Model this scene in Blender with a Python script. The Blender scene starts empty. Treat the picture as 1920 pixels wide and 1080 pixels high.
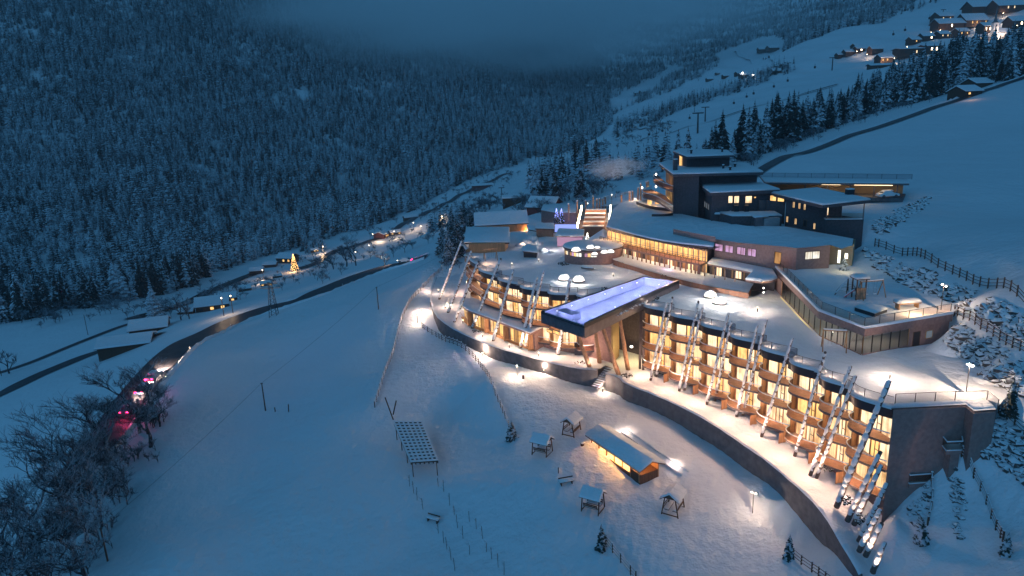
import bpy, bmesh, math, random
import numpy as np
from mathutils import Vector, Matrix
random.seed(7)
rng = np.random.default_rng(7)
sc = bpy.context.scene
COL = sc.collection
# ------------------------------------------------------------------ camera
F = 1280.0; TH = math.radians(14.5); RO = math.radians(2.5)
FW = np.array([0, math.cos(TH), -math.sin(TH)]); r0 = np.array([1., 0, 0]); u0 = np.array([0, math.sin(TH), math.cos(TH)])
RT = math.cos(RO)*r0 - math.sin(RO)*u0
UP = math.cos(RO)*u0 + math.sin(RO)*r0
cam = bpy.data.cameras.new('camera'); camo = bpy.data.objects.new('camera', cam); COL.objects.link(camo)
m = Matrix.Identity(4)
for i in range(3):
    m[i][0] = RT[i]; m[i][1] = UP[i]; m[i][2] = -FW[i]
camo.matrix_world = m
cam.sensor_width = 36; cam.lens = 36*F/1920; cam.clip_start = 0.5; cam.clip_end = 9000
sc.camera = camo
# ------------------------------------------------------------------ world, exposure
w = bpy.data.worlds.new('World'); sc.world = w; w.use_nodes = True
nt = w.node_tree; nt.nodes.clear()
sky = nt.nodes.new('ShaderNodeTexSky'); sky.sky_type = 'NISHITA'; sky.sun_disc = False
sky.sun_elevation = math.radians(-2); sky.sun_rotation = math.radians(213)
tint = nt.nodes.new('ShaderNodeMix'); tint.data_type = 'RGBA'; tint.blend_type = 'MIX'
tint.inputs[0].default_value = 0.82                       # overcast dusk: the cloud deck evens the sky out
tint.inputs[7].default_value = (0.225, 1.0, 2.02, 1)
bg = nt.nodes.new('ShaderNodeBackground'); bg.inputs[1].default_value = 0.122
out = nt.nodes.new('ShaderNodeOutputWorld')
nt.links.new(sky.outputs[0], tint.inputs[6]); nt.links.new(tint.outputs[2], bg.inputs[0]); nt.links.new(bg.outputs[0], out.inputs[0])
sun = bpy.data.lights.new('dusk_glow', 'SUN'); sun.energy = 0.55; sun.angle = math.radians(50); sun.color = (0.13, 0.50, 1.0)
so = bpy.data.objects.new('dusk_glow', sun); COL.objects.link(so); so.rotation_euler = Vector((.50, .78, -.38)).to_track_quat('-Z', 'Y').to_euler()
sc.view_settings.view_transform = 'Standard'; sc.view_settings.look = 'None'
sc.view_settings.exposure = 0; sc.view_settings.gamma = 1; sc.view_settings.use_curve_mapping = False
cy = sc.cycles
cy.max_bounces = 14; cy.diffuse_bounces = 3; cy.glossy_bounces = 2; cy.transmission_bounces = 4; cy.transparent_max_bounces = 12; cy.volume_bounces = 12
cy.sample_clamp_indirect = 3; cy.use_denoising = True; cy.caustics_reflective = False; cy.caustics_refractive = False
cy.volume_step_rate = 4; cy.volume_max_steps = 48
try: cy.denoiser = 'OPENIMAGEDENOISE'
except Exception: pass
# ------------------------------------------------------------------ geometry of the place: pixel of the survey photo + known level -> point
def ray(u, v): return FW + RT*((u-960)/F) + UP*((540-v)/F)
def P(u, v, z): d = ray(u, v); return Vector(d*(z/d[2]))
def PD(u, v, D): return Vector(ray(u, v)*D)
def px(p):
    p = np.array(p, float); d = p@FW
    return (960+F*(p@RT)/d, 540-F*(p@UP)/d, d)
def Ht(b, v):
    lo, hi = -60., 150.
    for _ in range(40):
        mm = (lo+hi)/2
        if px((b[0], b[1], b[2]+mm))[1] > v: lo = mm
        else: hi = mm
    return lo
# ------------------------------------------------------------------ terrain
CP = []   # (x, y, z)
def cz(u, v, z): CP.append(tuple(P(u, v, z)))
def cd(u, v, D): CP.append(tuple(PD(u, v, D)))
# yard below the terrace wall
for a in [(1000,900,-46),(1180,880,-45.4),(1350,960,-46),(1330,860,-44.6),(1500,1050,-46.3),(1200,1050,-47.6),(1000,1050,-49.5),(1080,730,-43.6),(1200,790,-43.7),
          (950,690,-43.2),(880,640,-43),(820,600,-42.9),(900,720,-43.6),(800,560,-42.6),(810,530,-42.2),(760,600,-43.1),(1450,930,-44.6),(1560,1040,-45.2),
          (790,650,-45.2),(860,760,-47.2),(920,830,-47.6),(780,830,-48.5),(740,700,-45.4),(700,800,-48.6),(700,1000,-52),(850,1000,-51.5),(1100,1100,-49.5),(1400,1200,-48.5),
          (705,762,-47.3),(850,900,-49.0),(620,640,-47),(600,800,-49.3),(560,950,-51.5),(500,680,-50),(640,545,-46),(560,575,-47.5),(740,560,-42.6),(820,500,-40),(450,800,-52.5),(420,960,-53.5),(450,1100,-55),(720,510,-45)]: cz(*a)
# under the hotel
for a in [(1300,720,-43.2),(1400,780,-43.2),(1500,850,-43.4),(1620,960,-43.4),(1100,640,-43),(950,600,-43),(880,540,-43),(1640,1000,-44.0),(1200,650,-43)]: cz(*a)
for a in [(1000,480,-34),(1100,480,-34),(1200,560,-36),(1300,560,-35),(1400,600,-35),(1550,680,-34),(1250,470,-32),(1500,520,-30),(1400,480,-30),(1350,420,-26),(1480,430,-24),
          (1600,430,-22.6),(1200,400,-31),(1100,420,-32.5),(1020,420,-33)]: cz(*a)
# right of the wing, garden slopes
for a in [(1700,975,-41.6),(1700,1060,-43.6),(1800,1000,-40.6),(1830,900,-36.9),(1900,1000,-39.2),(1900,880,-35.0),(1870,800,-32.2),(1900,760,-31.2),(1960,900,-35),
          (1660,760,-36),(1750,740,-33),(1800,700,-31.4),(1850,730,-30.3),(1920,730,-30.6),(1800,660,-30.6),(1900,690,-28.2),(1800,610,-27.0),(1900,660,-28),
          (1800,570,-26.4),(1700,560,-27.2),(1600,520,-27.0),(1580,480,-26.8),(1660,480,-25.6),(1780,560,-27),(1900,620,-27),(1640,462,-24),(1720,480,-24.3),(1800,505,-24.4),(1920,570,-24.6),
          (1700,430,-22.8),(1800,440,-22.3),(1920,480,-21.6),(2050,600,-24),(2050,700,-29),(2000,1000,-37)]: cz(*a)
for a in [(1775,648,-30.6),(1735,656,-30.8),(1830,688,-30.6),(1700,665,-31),(1860,740,-30.8),(1795,592,-27.0),(1812,612,-27.6)]: cz(*a)
# upper slope behind the hotel
for a in [(1620,400,136),(1700,372,148),(1560,375,158),(1460,375,162),(1800,350,152),(1920,350,150),(1720,320,178),(1500,330,196),(1920,250,215),(1800,260,225),(1650,280,225),
          (1430,320,205),(1500,292,222),(1600,256,250),(1700,224,272),(1760,202,288),(1850,172,312),(1920,148,330),(2050,100,360)]: cd(*a)
# wood and shrub slope beyond that road
for a in [(1420,305,240),(1500,270,275),(1600,235,300),(1700,205,325),(1800,175,350),(1920,130,380),(1250,320,260),(1150,345,235),(1060,372,225),(1000,392,220),(1180,380,185),(1050,395,205)]: cd(*a)
for a in [(1000,350,330),(1100,320,350),(1200,300,370),(1300,285,390),(1400,270,400),(1500,225,430),(1600,180,450),(1700,130,470),(1800,110,490),(1920,90,500)]: cd(*a)
# piste
for a in [(900,380,520),(960,350,560),(1050,305,620),(1100,285,650),(1180,262,660),(1280,230,640),(1380,200,620),(1480,160,640),(1600,135,660),(1700,110,700),(1200,225,790),(1300,192,800),
          (1400,155,800),(1480,122,800),(1560,72,880),(1640,42,920),(1740,10,960),(1700,75,760),(1820,72,760),(1900,60,740),(1900,20,820),(1800,30,860),(1800,-30,950),(1920,-40,950),
          (1085,275,760),(1010,320,640)]: cd(*a)
# meadow and road on the left of the hotel
for a in [(830,458,235),(760,478,232),(700,498,228),(620,525,222),(540,548,216),(460,575,205),(400,600,190),(500,600,178),
(350,1050,87),(200,1050,91),(300,900,106),(385,640,158),(330,670,147),(280,710,138),(240,760,130),(200,820,122),
          (150,880,116),(100,950,110),(50,1050,100),(330,780,124),(-100,1150,95)]: cd(*a)
# left field
for a in [(200,720,160),(100,760,160),(0,760,170),(0,860,145),(0,1000,118),(60,900,128),(280,620,212),(330,600,222),(200,660,200),(100,690,205),(0,720,195),(-100,800,170),(-150,950,140),
          (150,610,250),(0,650,250),(60,600,290),(400,590,260),(-120,640,270)]: cd(*a)
# valley floor
for a in [(480,530,400),(560,500,450),(430,560,340),(620,470,500),(700,450,520),(780,415,560),(700,480,470),(800,440,520),(350,560,360),(250,550,380),(300,530,420),(880,370,640),(860,350,760),
          (930,330,850),(960,322,900),(1050,290,1050),(640,450,600),(750,400,680),(840,360,780),(900,400,430),(850,425,440)]: cd(*a)
# wooded flank
for a in [(0,560,430),(200,530,460),(0,480,520),(100,470,540),(0,300,780),(0,100,1050),(0,-150,1450),(300,480,560),(300,350,740),(300,200,980),(300,0,1300),(300,-150,1600),(500,430,680),(600,380,800),
          (600,200,1150),(600,50,1500),(600,-100,1900),(700,400,720),(850,320,930),(900,250,1150),(900,150,1450),(900,60,1800),(900,-50,2300),(1050,240,1300),(1100,140,1800),(1130,190,1450),
          (-200,600,380),(-200,400,600),(-200,100,1000),(-200,-150,1400)]: cd(*a)
# far side: terraces of fields, then the closing mountain
for a in [(1080,270,1060),(1130,235,1150),(1150,225,1250),(1200,200,1260),(1300,165,1250),(1400,135,1250),(1250,150,1450),(1350,120,1450),(1440,85,1500),(1200,180,1400),(1480,100,1350),
          (1150,160,1650),(1300,100,1750),(1450,60,1700),(1600,20,1700),(1200,60,2300),(1400,20,2300),(1700,-30,1700),(1200,-60,2900),(1400,-80,2900),(1700,-120,2400),(1000,20,2600),(1000,-80,3000),
          (1920,-110,1600),(2100,-100,1300),(2100,0,800),(2100,80,480),(2100,250,230),(2100,420,125)]: cd(*a)
CP += [(37.2,60.6,-41.2),(39.1,60.8,-40.6),(40.9,60.8,-39),(42.9,60.8,-37.5),(44.3,60.8,-35.3),(45.3,60.9,-34.4),(47.6,61,-32.4)]
CP = np.array(CP)
def uv_(x, y): return np.arctan2(x, y), 0.5*np.log(x*x+y*y)
ca, cl = uv_(CP[:, 0], CP[:, 1])
def kern(a1, l1, a2, l2):
    d2 = (a1[:, None]-a2[None])**2 + (l1[:, None]-l2[None])**2
    return 0.5*d2*np.log(d2+1e-9)
n = len(CP)
K = kern(ca, cl, ca, cl) + np.eye(n)*2e-5
Q = np.stack([np.ones(n), ca, cl], 1)
A = np.zeros((n+3, n+3)); A[:n, :n] = K; A[:n, n:] = Q; A[n:, :n] = Q.T
# interpolate the tangent of the elevation angle: even accuracy near and far
tt = CP[:, 2]/np.hypot(CP[:, 0], CP[:, 1])
sol = np.linalg.solve(A, np.concatenate([tt, np.zeros(3)]))
NA, NL = 460, 520
A0, A1, L0, L1 = math.radians(-50), math.radians(50), math.log(38), math.log(3800)
ga = np.linspace(A0, A1, NA); gl = np.linspace(L0, L1, NL)
GZ = np.zeros((NA, NL))
for i in range(NA):
    aa = np.full(NL, ga[i])
    GZ[i] = (kern(aa, gl, ca, cl)@sol[:n] + sol[n] + sol[n+1]*aa + sol[n+2]*gl)*np.exp(gl)
RR = np.exp(gl)[None, :]; AA = ga[:, None]
GX = RR*np.sin(AA); GY = RR*np.cos(AA)
GZ += 0.0012*RR*np.sin(GX/RR*70+gl[None]*31)*np.sin(gl[None]*67+GX/RR*23)*np.clip((RR-350)/500, 0, 1)*3
near = np.clip((150-RR)/30, 0, 1)
GZ += near*(.035*np.sin(GX*2.1+GY*1.3+2*np.sin(GY*.4))*np.sin(GY*1.7-GX*.9+2*np.sin(GX*.3))+.03*np.sin(GX*4.3-GY*2.2+3*np.sin(GX*.5+GY*.2)))
GZ += near*.10*np.sin(GX*.45+np.sin(GY*.31)*2)*np.sin(GY*.38+GX*.11)
GZ = np.clip(GZ, -230, 900)
def ground(x, y):
    a = math.atan2(x, y); l = 0.5*math.log(x*x+y*y)
    i = (a-A0)/(A1-A0)*(NA-1); j = (l-L0)/(L1-L0)*(NL-1)
    i = min(max(i, 0), NA-1.001); j = min(max(j, 0), NL-1.001)
    i0, j0 = int(i), int(j); f, g = i-i0, j-j0
    return float(GZ[i0, j0]*(1-f)*(1-g)+GZ[i0+1, j0]*f*(1-g)+GZ[i0, j0+1]*(1-f)*g+GZ[i0+1, j0+1]*f*g)
def hit(u, v, rmin=30, rmax=3700):
    d = ray(u, v); h = math.hypot(d[0], d[1]); r = rmin; step = 1.004; prev = None
    while r < rmax:
        p = d*(r/h)
        s = p[2]-ground(p[0], p[1])
        if s <= 0:
            if prev:
                t = prev[1]/(prev[1]-s); r = prev[0]+(r-prev[0])*t
            p = d*(r/h); return Vector((p[0], p[1], ground(p[0], p[1])))
        prev = (r, s); r *= step
    return None
def G(x, y): return Vector((x, y, ground(x, y)))
# ------------------------------------------------------------------ materials
MATS = {}
def mat(name, col, rough=.8, emit=None, es=0, noise=None, bump=None, metal=0, trans=None, obj=True):
    if name in MATS: return MATS[name]
    m = bpy.data.materials.new(name); m.use_nodes = True; MATS[name] = m
    nt = m.node_tree; b = nt.nodes['Principled BSDF']; m.diffuse_color = (*col[:3], 1)
    b.inputs['Base Color'].default_value = (*col[:3], 1); b.inputs['Roughness'].default_value = rough; b.inputs['Metallic'].default_value = metal
    if emit: b.inputs['Emission Color'].default_value = (*emit, 1); b.inputs['Emission Strength'].default_value = es
    tc = nt.nodes.new('ShaderNodeTexCoord'); src = tc.outputs['Object']
    if noise:      # (scale, dark factor, light factor, stretch xyz)
        sca, lo, hi = noise[:3]; st = noise[3] if len(noise) > 3 else (1, 1, 1)
        mp = nt.nodes.new('ShaderNodeMapping'); mp.inputs['Scale'].default_value = st; nt.links.new(src, mp.inputs[0])
        n = nt.nodes.new('ShaderNodeTexNoise'); n.inputs['Scale'].default_value = sca; n.inputs['Detail'].default_value = 6; nt.links.new(mp.outputs[0], n.inputs[0])
        r = nt.nodes.new('ShaderNodeValToRGB'); r.color_ramp.elements[0].position = .3; r.color_ramp.elements[1].position = .7
        r.color_ramp.elements[0].color = (*[c*lo for c in col[:3]], 1); r.color_ramp.elements[1].color = (*[min(1, c*hi) for c in col[:3]], 1)
        nt.links.new(n.outputs[0], r.inputs[0]); nt.links.new(r.outputs[0], b.inputs['Base Color'])
    if bump:       # (scale, strength, distance)
        n2 = nt.nodes.new('ShaderNodeTexNoise'); n2.inputs['Scale'].default_value = bump[0]; n2.inputs['Detail'].default_value = 5; nt.links.new(src, n2.inputs[0])
        bp = nt.nodes.new('ShaderNodeBump'); bp.inputs['Strength'].default_value = bump[1]; bp.inputs['Distance'].default_value = bump[2]
        nt.links.new(n2.outputs[0], bp.inputs['Height']); nt.links.new(bp.outputs[0], b.inputs['Normal'])
    return m
def snow_mat(name, base, thr=.35, soft=.25, snow=(.8, .83, .86), nscale=2.0, namp=.35, vary=0):
    """a material whose upward faces carry snow, broken up by noise"""
    m = mat(name, base, .85); nt = m.node_tree; b = nt.nodes['Principled BSDF']
    g = nt.nodes.new('ShaderNodeNewGeometry'); sp = nt.nodes.new('ShaderNodeSeparateXYZ'); nt.links.new(g.outputs['Normal'], sp.inputs[0])
    n = nt.nodes.new('ShaderNodeTexNoise'); n.inputs['Scale'].default_value = nscale; n.inputs['Detail'].default_value = 4
    tc = nt.nodes['Texture Coordinate']; nt.links.new(g.outputs['Position'], n.inputs[0])
    ad = nt.nodes.new('ShaderNodeMath'); ad.operation = 'MULTIPLY_ADD'; nt.links.new(n.outputs[0], ad.inputs[0]); ad.inputs[1].default_value = namp*2; nt.links.new(sp.outputs[2], ad.inputs[2])
    r = nt.nodes.new('ShaderNodeValToRGB'); r.color_ramp.elements[0].position = max(0, (thr+namp)/2); r.color_ramp.elements[1].position = min(1, (thr+namp+soft)/2)
    r.color_ramp.elements[0].color = (*base, 1); r.color_ramp.elements[1].color = (*snow, 1)
    if vary:       # each tree carries its own amount of snow
        oi = nt.nodes.new('ShaderNodeObjectInfo'); va = nt.nodes.new('ShaderNodeMath'); va.operation = 'MULTIPLY_ADD'; va.inputs[1].default_value = vary; nt.links.new(oi.outputs['Random'], va.inputs[0])
        a2 = nt.nodes.new('ShaderNodeMath'); a2.operation = 'SUBTRACT'; nt.links.new(ad.outputs[0], a2.inputs[0]); a2.inputs[1].default_value = vary/2; nt.links.new(a2.outputs[0], va.inputs[2]); ad = va
    hf = nt.nodes.new('ShaderNodeMath'); hf.operation = 'MULTIPLY'; hf.inputs[1].default_value = .5; nt.links.new(ad.outputs[0], hf.inputs[0])
    nt.links.new(hf.outputs[0], r.inputs[0]); nt.links.new(r.outputs[0], b.inputs['Base Color'])
    return m
SNOW = mat('snow', (.80, .82, .85), .75, bump=(.35, .9, .5))
def _snowbump(m, layers):
    nt = m.node_tree; b = nt.nodes['Principled BSDF']; g = nt.nodes.new('ShaderNodeNewGeometry'); prev = None
    for sca, dist, stren in layers:
        n = nt.nodes.new('ShaderNodeTexNoise'); n.inputs['Scale'].default_value = sca; n.inputs['Detail'].default_value = 4; nt.links.new(g.outputs['Position'], n.inputs[0])
        bp = nt.nodes.new('ShaderNodeBump'); bp.inputs['Strength'].default_value = stren; bp.inputs['Distance'].default_value = dist
        nt.links.new(n.outputs[0], bp.inputs['Height'])
        if prev: nt.links.new(prev.outputs[0], bp.inputs['Normal'])
        prev = bp
    nt.links.new(prev.outputs[0], b.inputs['Normal'])
_snowbump(SNOW, [(.12, 1.6, .5), (.8, .45, .7), (3.5, .12, .6)])
WALL = mat('dark_plaster', (.095, .078, .085), .85, noise=(3, .8, 1.25), bump=(25, .25, .02))
WALL2 = mat('brown_plaster', (.30, .185, .165), .85, noise=(2.5, .85, 1.2), bump=(25, .25, .02))
TERRA = mat('terracotta_render', (.34, .17, .11), .8, noise=(1.5, .8, 1.15))
FASC = mat('dark_metal_fascia', (.045, .045, .055), .35, metal=.6)
STEEL = mat('steel', (.17, .15, .16), .5, metal=.5, noise=(1.5, .8, 1.2))
WOOD = mat('larch_wood', (.44, .23, .11), .6, noise=(6, .65, 1.25, (1, 1, .12)))
WOODD = mat('weathered_wood', (.10, .055, .035), .75, noise=(6, .6, 1.5, (1, 1, .15)), bump=(30, .3, .01))
LOGM = mat('log_wood', (.42, .23, .13), .7, noise=(5, .6, 1.3, (1, 1, .25)), bump=(18, .5, .02))
LOGS = snow_mat('snowy_log', (.16, .11, .09), thr=.05, soft=.12, nscale=3.2, namp=.32)
CONC = mat('concrete', (.13, .12, .125), .85, noise=(1.2, .75, 1.3), bump=(12, .3, .03))
ASPH = mat('wet_asphalt', (.040, .034, .040), .45, noise=(.8, .6, 1.8))
DARK = mat('dark_metal', (.025, .025, .03), .5)
STONE = snow_mat('snowy_stone', (.09, .078, .072), thr=.25, soft=.2, nscale=1.2, namp=.25)
BARK = snow_mat('frosted_bark', (.045, .040, .042), thr=.35, soft=.3, nscale=3, namp=.25, snow=(.45, .5, .55))
NEED = snow_mat('spruce_needles', (.010, .018, .018), thr=.56, soft=.18, nscale=.42, namp=.5, snow=(.64, .70, .76), vary=.5)
NEED2 = snow_mat('grove_spruce_needles', (.012, .02, .018), thr=.62, soft=.14, nscale=.8, namp=.45, snow=(.7, .76, .82), vary=.3)
NEEDN = snow_mat('garden_spruce_needles', (.022, .032, .024), thr=.70, soft=.10, nscale=2.5, namp=.4, snow=(.7, .74, .8))
FROST = snow_mat('frosted_twigs', (.05, .05, .055), thr=.1, soft=.5, nscale=.6, namp=.3, snow=(.36, .42, .48))
ROOFD = mat('roof_metal', (.05, .045, .05), .5)
WHITE = mat('white_render', (.75, .72, .70), .8)
RED = mat('red_plastic', (.55, .03, .05), .4)
CHAL = mat('chalet_wood', (.085, .045, .028), .75, noise=(3, .7, 1.3))
def emis(name, col, s, streak=None):
    if name in MATS: return MATS[name]
    m = bpy.data.materials.new(name); m.use_nodes = True; MATS[name] = m; nt = m.node_tree; nt.nodes.clear()
    e = nt.nodes.new('ShaderNodeEmission'); o = nt.nodes.new('ShaderNodeOutputMaterial'); e.inputs[0].default_value = (*col, 1); e.inputs[1].default_value = s
    if streak:     # lit curtain: vertical folds and uneven lamp light behind
        g = nt.nodes.new('ShaderNodeNewGeometry'); mp = nt.nodes.new('ShaderNodeMapping'); mp.inputs['Scale'].default_value = (streak, streak, .12); nt.links.new(g.outputs['Position'], mp.inputs[0])
        n = nt.nodes.new('ShaderNodeTexNoise'); n.inputs['Scale'].default_value = 1; n.inputs['Detail'].default_value = 3; nt.links.new(mp.outputs[0], n.inputs[0])
        n2 = nt.nodes.new('ShaderNodeTexNoise'); n2.inputs['Scale'].default_value = .55; nt.links.new(g.outputs['Position'], n2.inputs[0])
        mu = nt.nodes.new('ShaderNodeMath'); mu.operation = 'MULTIPLY'; nt.links.new(n.outputs[0], mu.inputs[0]); nt.links.new(n2.outputs[0], mu.inputs[1])
        r = nt.nodes.new('ShaderNodeValToRGB'); r.color_ramp.elements[0].position = .10; r.color_ramp.elements[1].position = .29
        r.color_ramp.elements[0].color = (col[0]*.42, col[1]*.30, col[2]*.20, 1); r.color_ramp.elements[1].color = (*col, 1)
        nt.links.new(mu.outputs[0], r.inputs[0]); nt.links.new(r.outputs[0], e.inputs[0])
    nt.links.new(e.outputs[0], o.inputs[0]); return m
CURT = emis('lit_curtain', (1, .66, .34), 1.4, streak=4.5)
CURTB = emis('bright_curtain', (1, .77, .48), 1.6, streak=3.5)
WARM = emis('warm_window', (1, .60, .22), 1.5, streak=2.5)
DIM = emis('dim_window', (1, .52, .2), .55, streak=2)
COOLW = emis('pale_window', (.95, .95, .85), 1.3, streak=2)
PURP = emis('violet_window', (.75, .45, .75), .9, streak=3)
LAMP = emis('lamp_glow', (1, .78, .5), 14)
LAMPW = emis('white_lamp', (1, .92, .8), 9)
LED = emis('ceiling_light', (1, .72, .42), 5)
DOMEL = emis('lit_dome', (1, .93, .86), 2.2)
BLUEL = emis('blue_bulb', (.3, .35, 1), 5)
BULB = emis('tree_bulb', (1, .5, .16), 5)
TAIL = emis('tail_light', (1, .02, .12), 30)
HEADL = emis('headlight', (1, .85, .65), 20)
def glass(name, tint=(.8, .85, .9), refl=.12):
    m = bpy.data.materials.new(name); m.use_nodes = True; MATS[name] = m; nt = m.node_tree; nt.nodes.clear()
    t = nt.nodes.new('ShaderNodeBsdfTransparent'); t.inputs[0].default_value = (*tint, 1); g = nt.nodes.new('ShaderNodeBsdfGlossy'); g.inputs['Roughness'].default_value = .08
    lw = nt.nodes.new('ShaderNodeFresnel'); lw.inputs[0].default_value = 1.45
    ad = nt.nodes.new('ShaderNodeMath'); ad.operation = 'MAXIMUM'; nt.links.new(lw.outputs[0], ad.inputs[0]); ad.inputs[1].default_value = refl
    x = nt.nodes.new('ShaderNodeMixShader'); nt.links.new(ad.outputs[0], x.inputs[0]); nt.links.new(t.outputs[0], x.inputs[1]); nt.links.new(g.outputs[0], x.inputs[2])
    o = nt.nodes.new('ShaderNodeOutputMaterial'); nt.links.new(x.outputs[0], o.inputs[0]); return m
GLASS = glass('railing_glass', (.75, .74, .76), .07)
GLASSW = glass('window_glass', (.75, .8, .85), .12)
GLASSB = glass('bronze_glass', (.92, .76, .68), .05)
def water_mat():
    m = glass('pool_water', (.75, .82, 1), .03); nt = m.node_tree
    g = [x for x in nt.nodes if x.type == 'BSDF_GLOSSY'][0]; n = nt.nodes.new('ShaderNodeTexNoise'); n.inputs['Scale'].default_value = 1.4; n.inputs['Detail'].default_value = 3
    ge = nt.nodes.new('ShaderNodeNewGeometry'); nt.links.new(ge.outputs['Position'], n.inputs[0])
    b = nt.nodes.new('ShaderNodeBump'); b.inputs['Strength'].default_value = .2; b.inputs['Distance'].default_value = .05; nt.links.new(n.outputs[0], b.inputs['Height']); nt.links.new(b.outputs[0], g.inputs['Normal']); return m
WATER = water_mat()
POOLT = mat('pool_tiles', (.72, .74, .86), .4, noise=(.45, .75, 1.2))
# ------------------------------------------------------------------ ground sheet
def mesh_obj(name, verts, faces, mt, parent=None, smooth=False, mats=None, midx=None):
    me = bpy.data.meshes.new(name); me.from_pydata([tuple(v) for v in verts], [], faces)
    for x in (mats or [mt]): me.materials.append(x)
    if midx is not None: me.polygons.foreach_set('material_index', midx)
    if smooth: me.polygons.foreach_set('use_smooth', [True]*len(me.polygons))
    me.update(); o = bpy.data.objects.new(name, me); COL.objects.link(o)
    if parent: o.parent = parent
    return o
idx = np.arange(NA*NL).reshape(NA, NL)
q = np.stack([idx[:-1, :-1], idx[:-1, 1:], idx[1:, 1:], idx[1:, :-1]], -1).reshape(-1, 4)
co = np.stack([GX, GY, GZ], -1).reshape(-1, 3)
me = bpy.data.meshes.new('ground'); me.vertices.add(len(co)); me.vertices.foreach_set('co', co.ravel())
me.loops.add(q.size); me.loops.foreach_set('vertex_index', q.ravel()[::1]); me.polygons.add(len(q))
me.polygons.foreach_set('loop_start', np.arange(0, q.size, 4)); me.polygons.foreach_set('loop_total', np.full(len(q), 4))
me.polygons.foreach_set('use_smooth', np.ones(len(q), bool)); me.materials.append(SNOW); me.update(); me.validate()
go = bpy.data.objects.new('snowy_ground', me); COL.objects.link(go); go['kind'] = 'structure'
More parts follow.
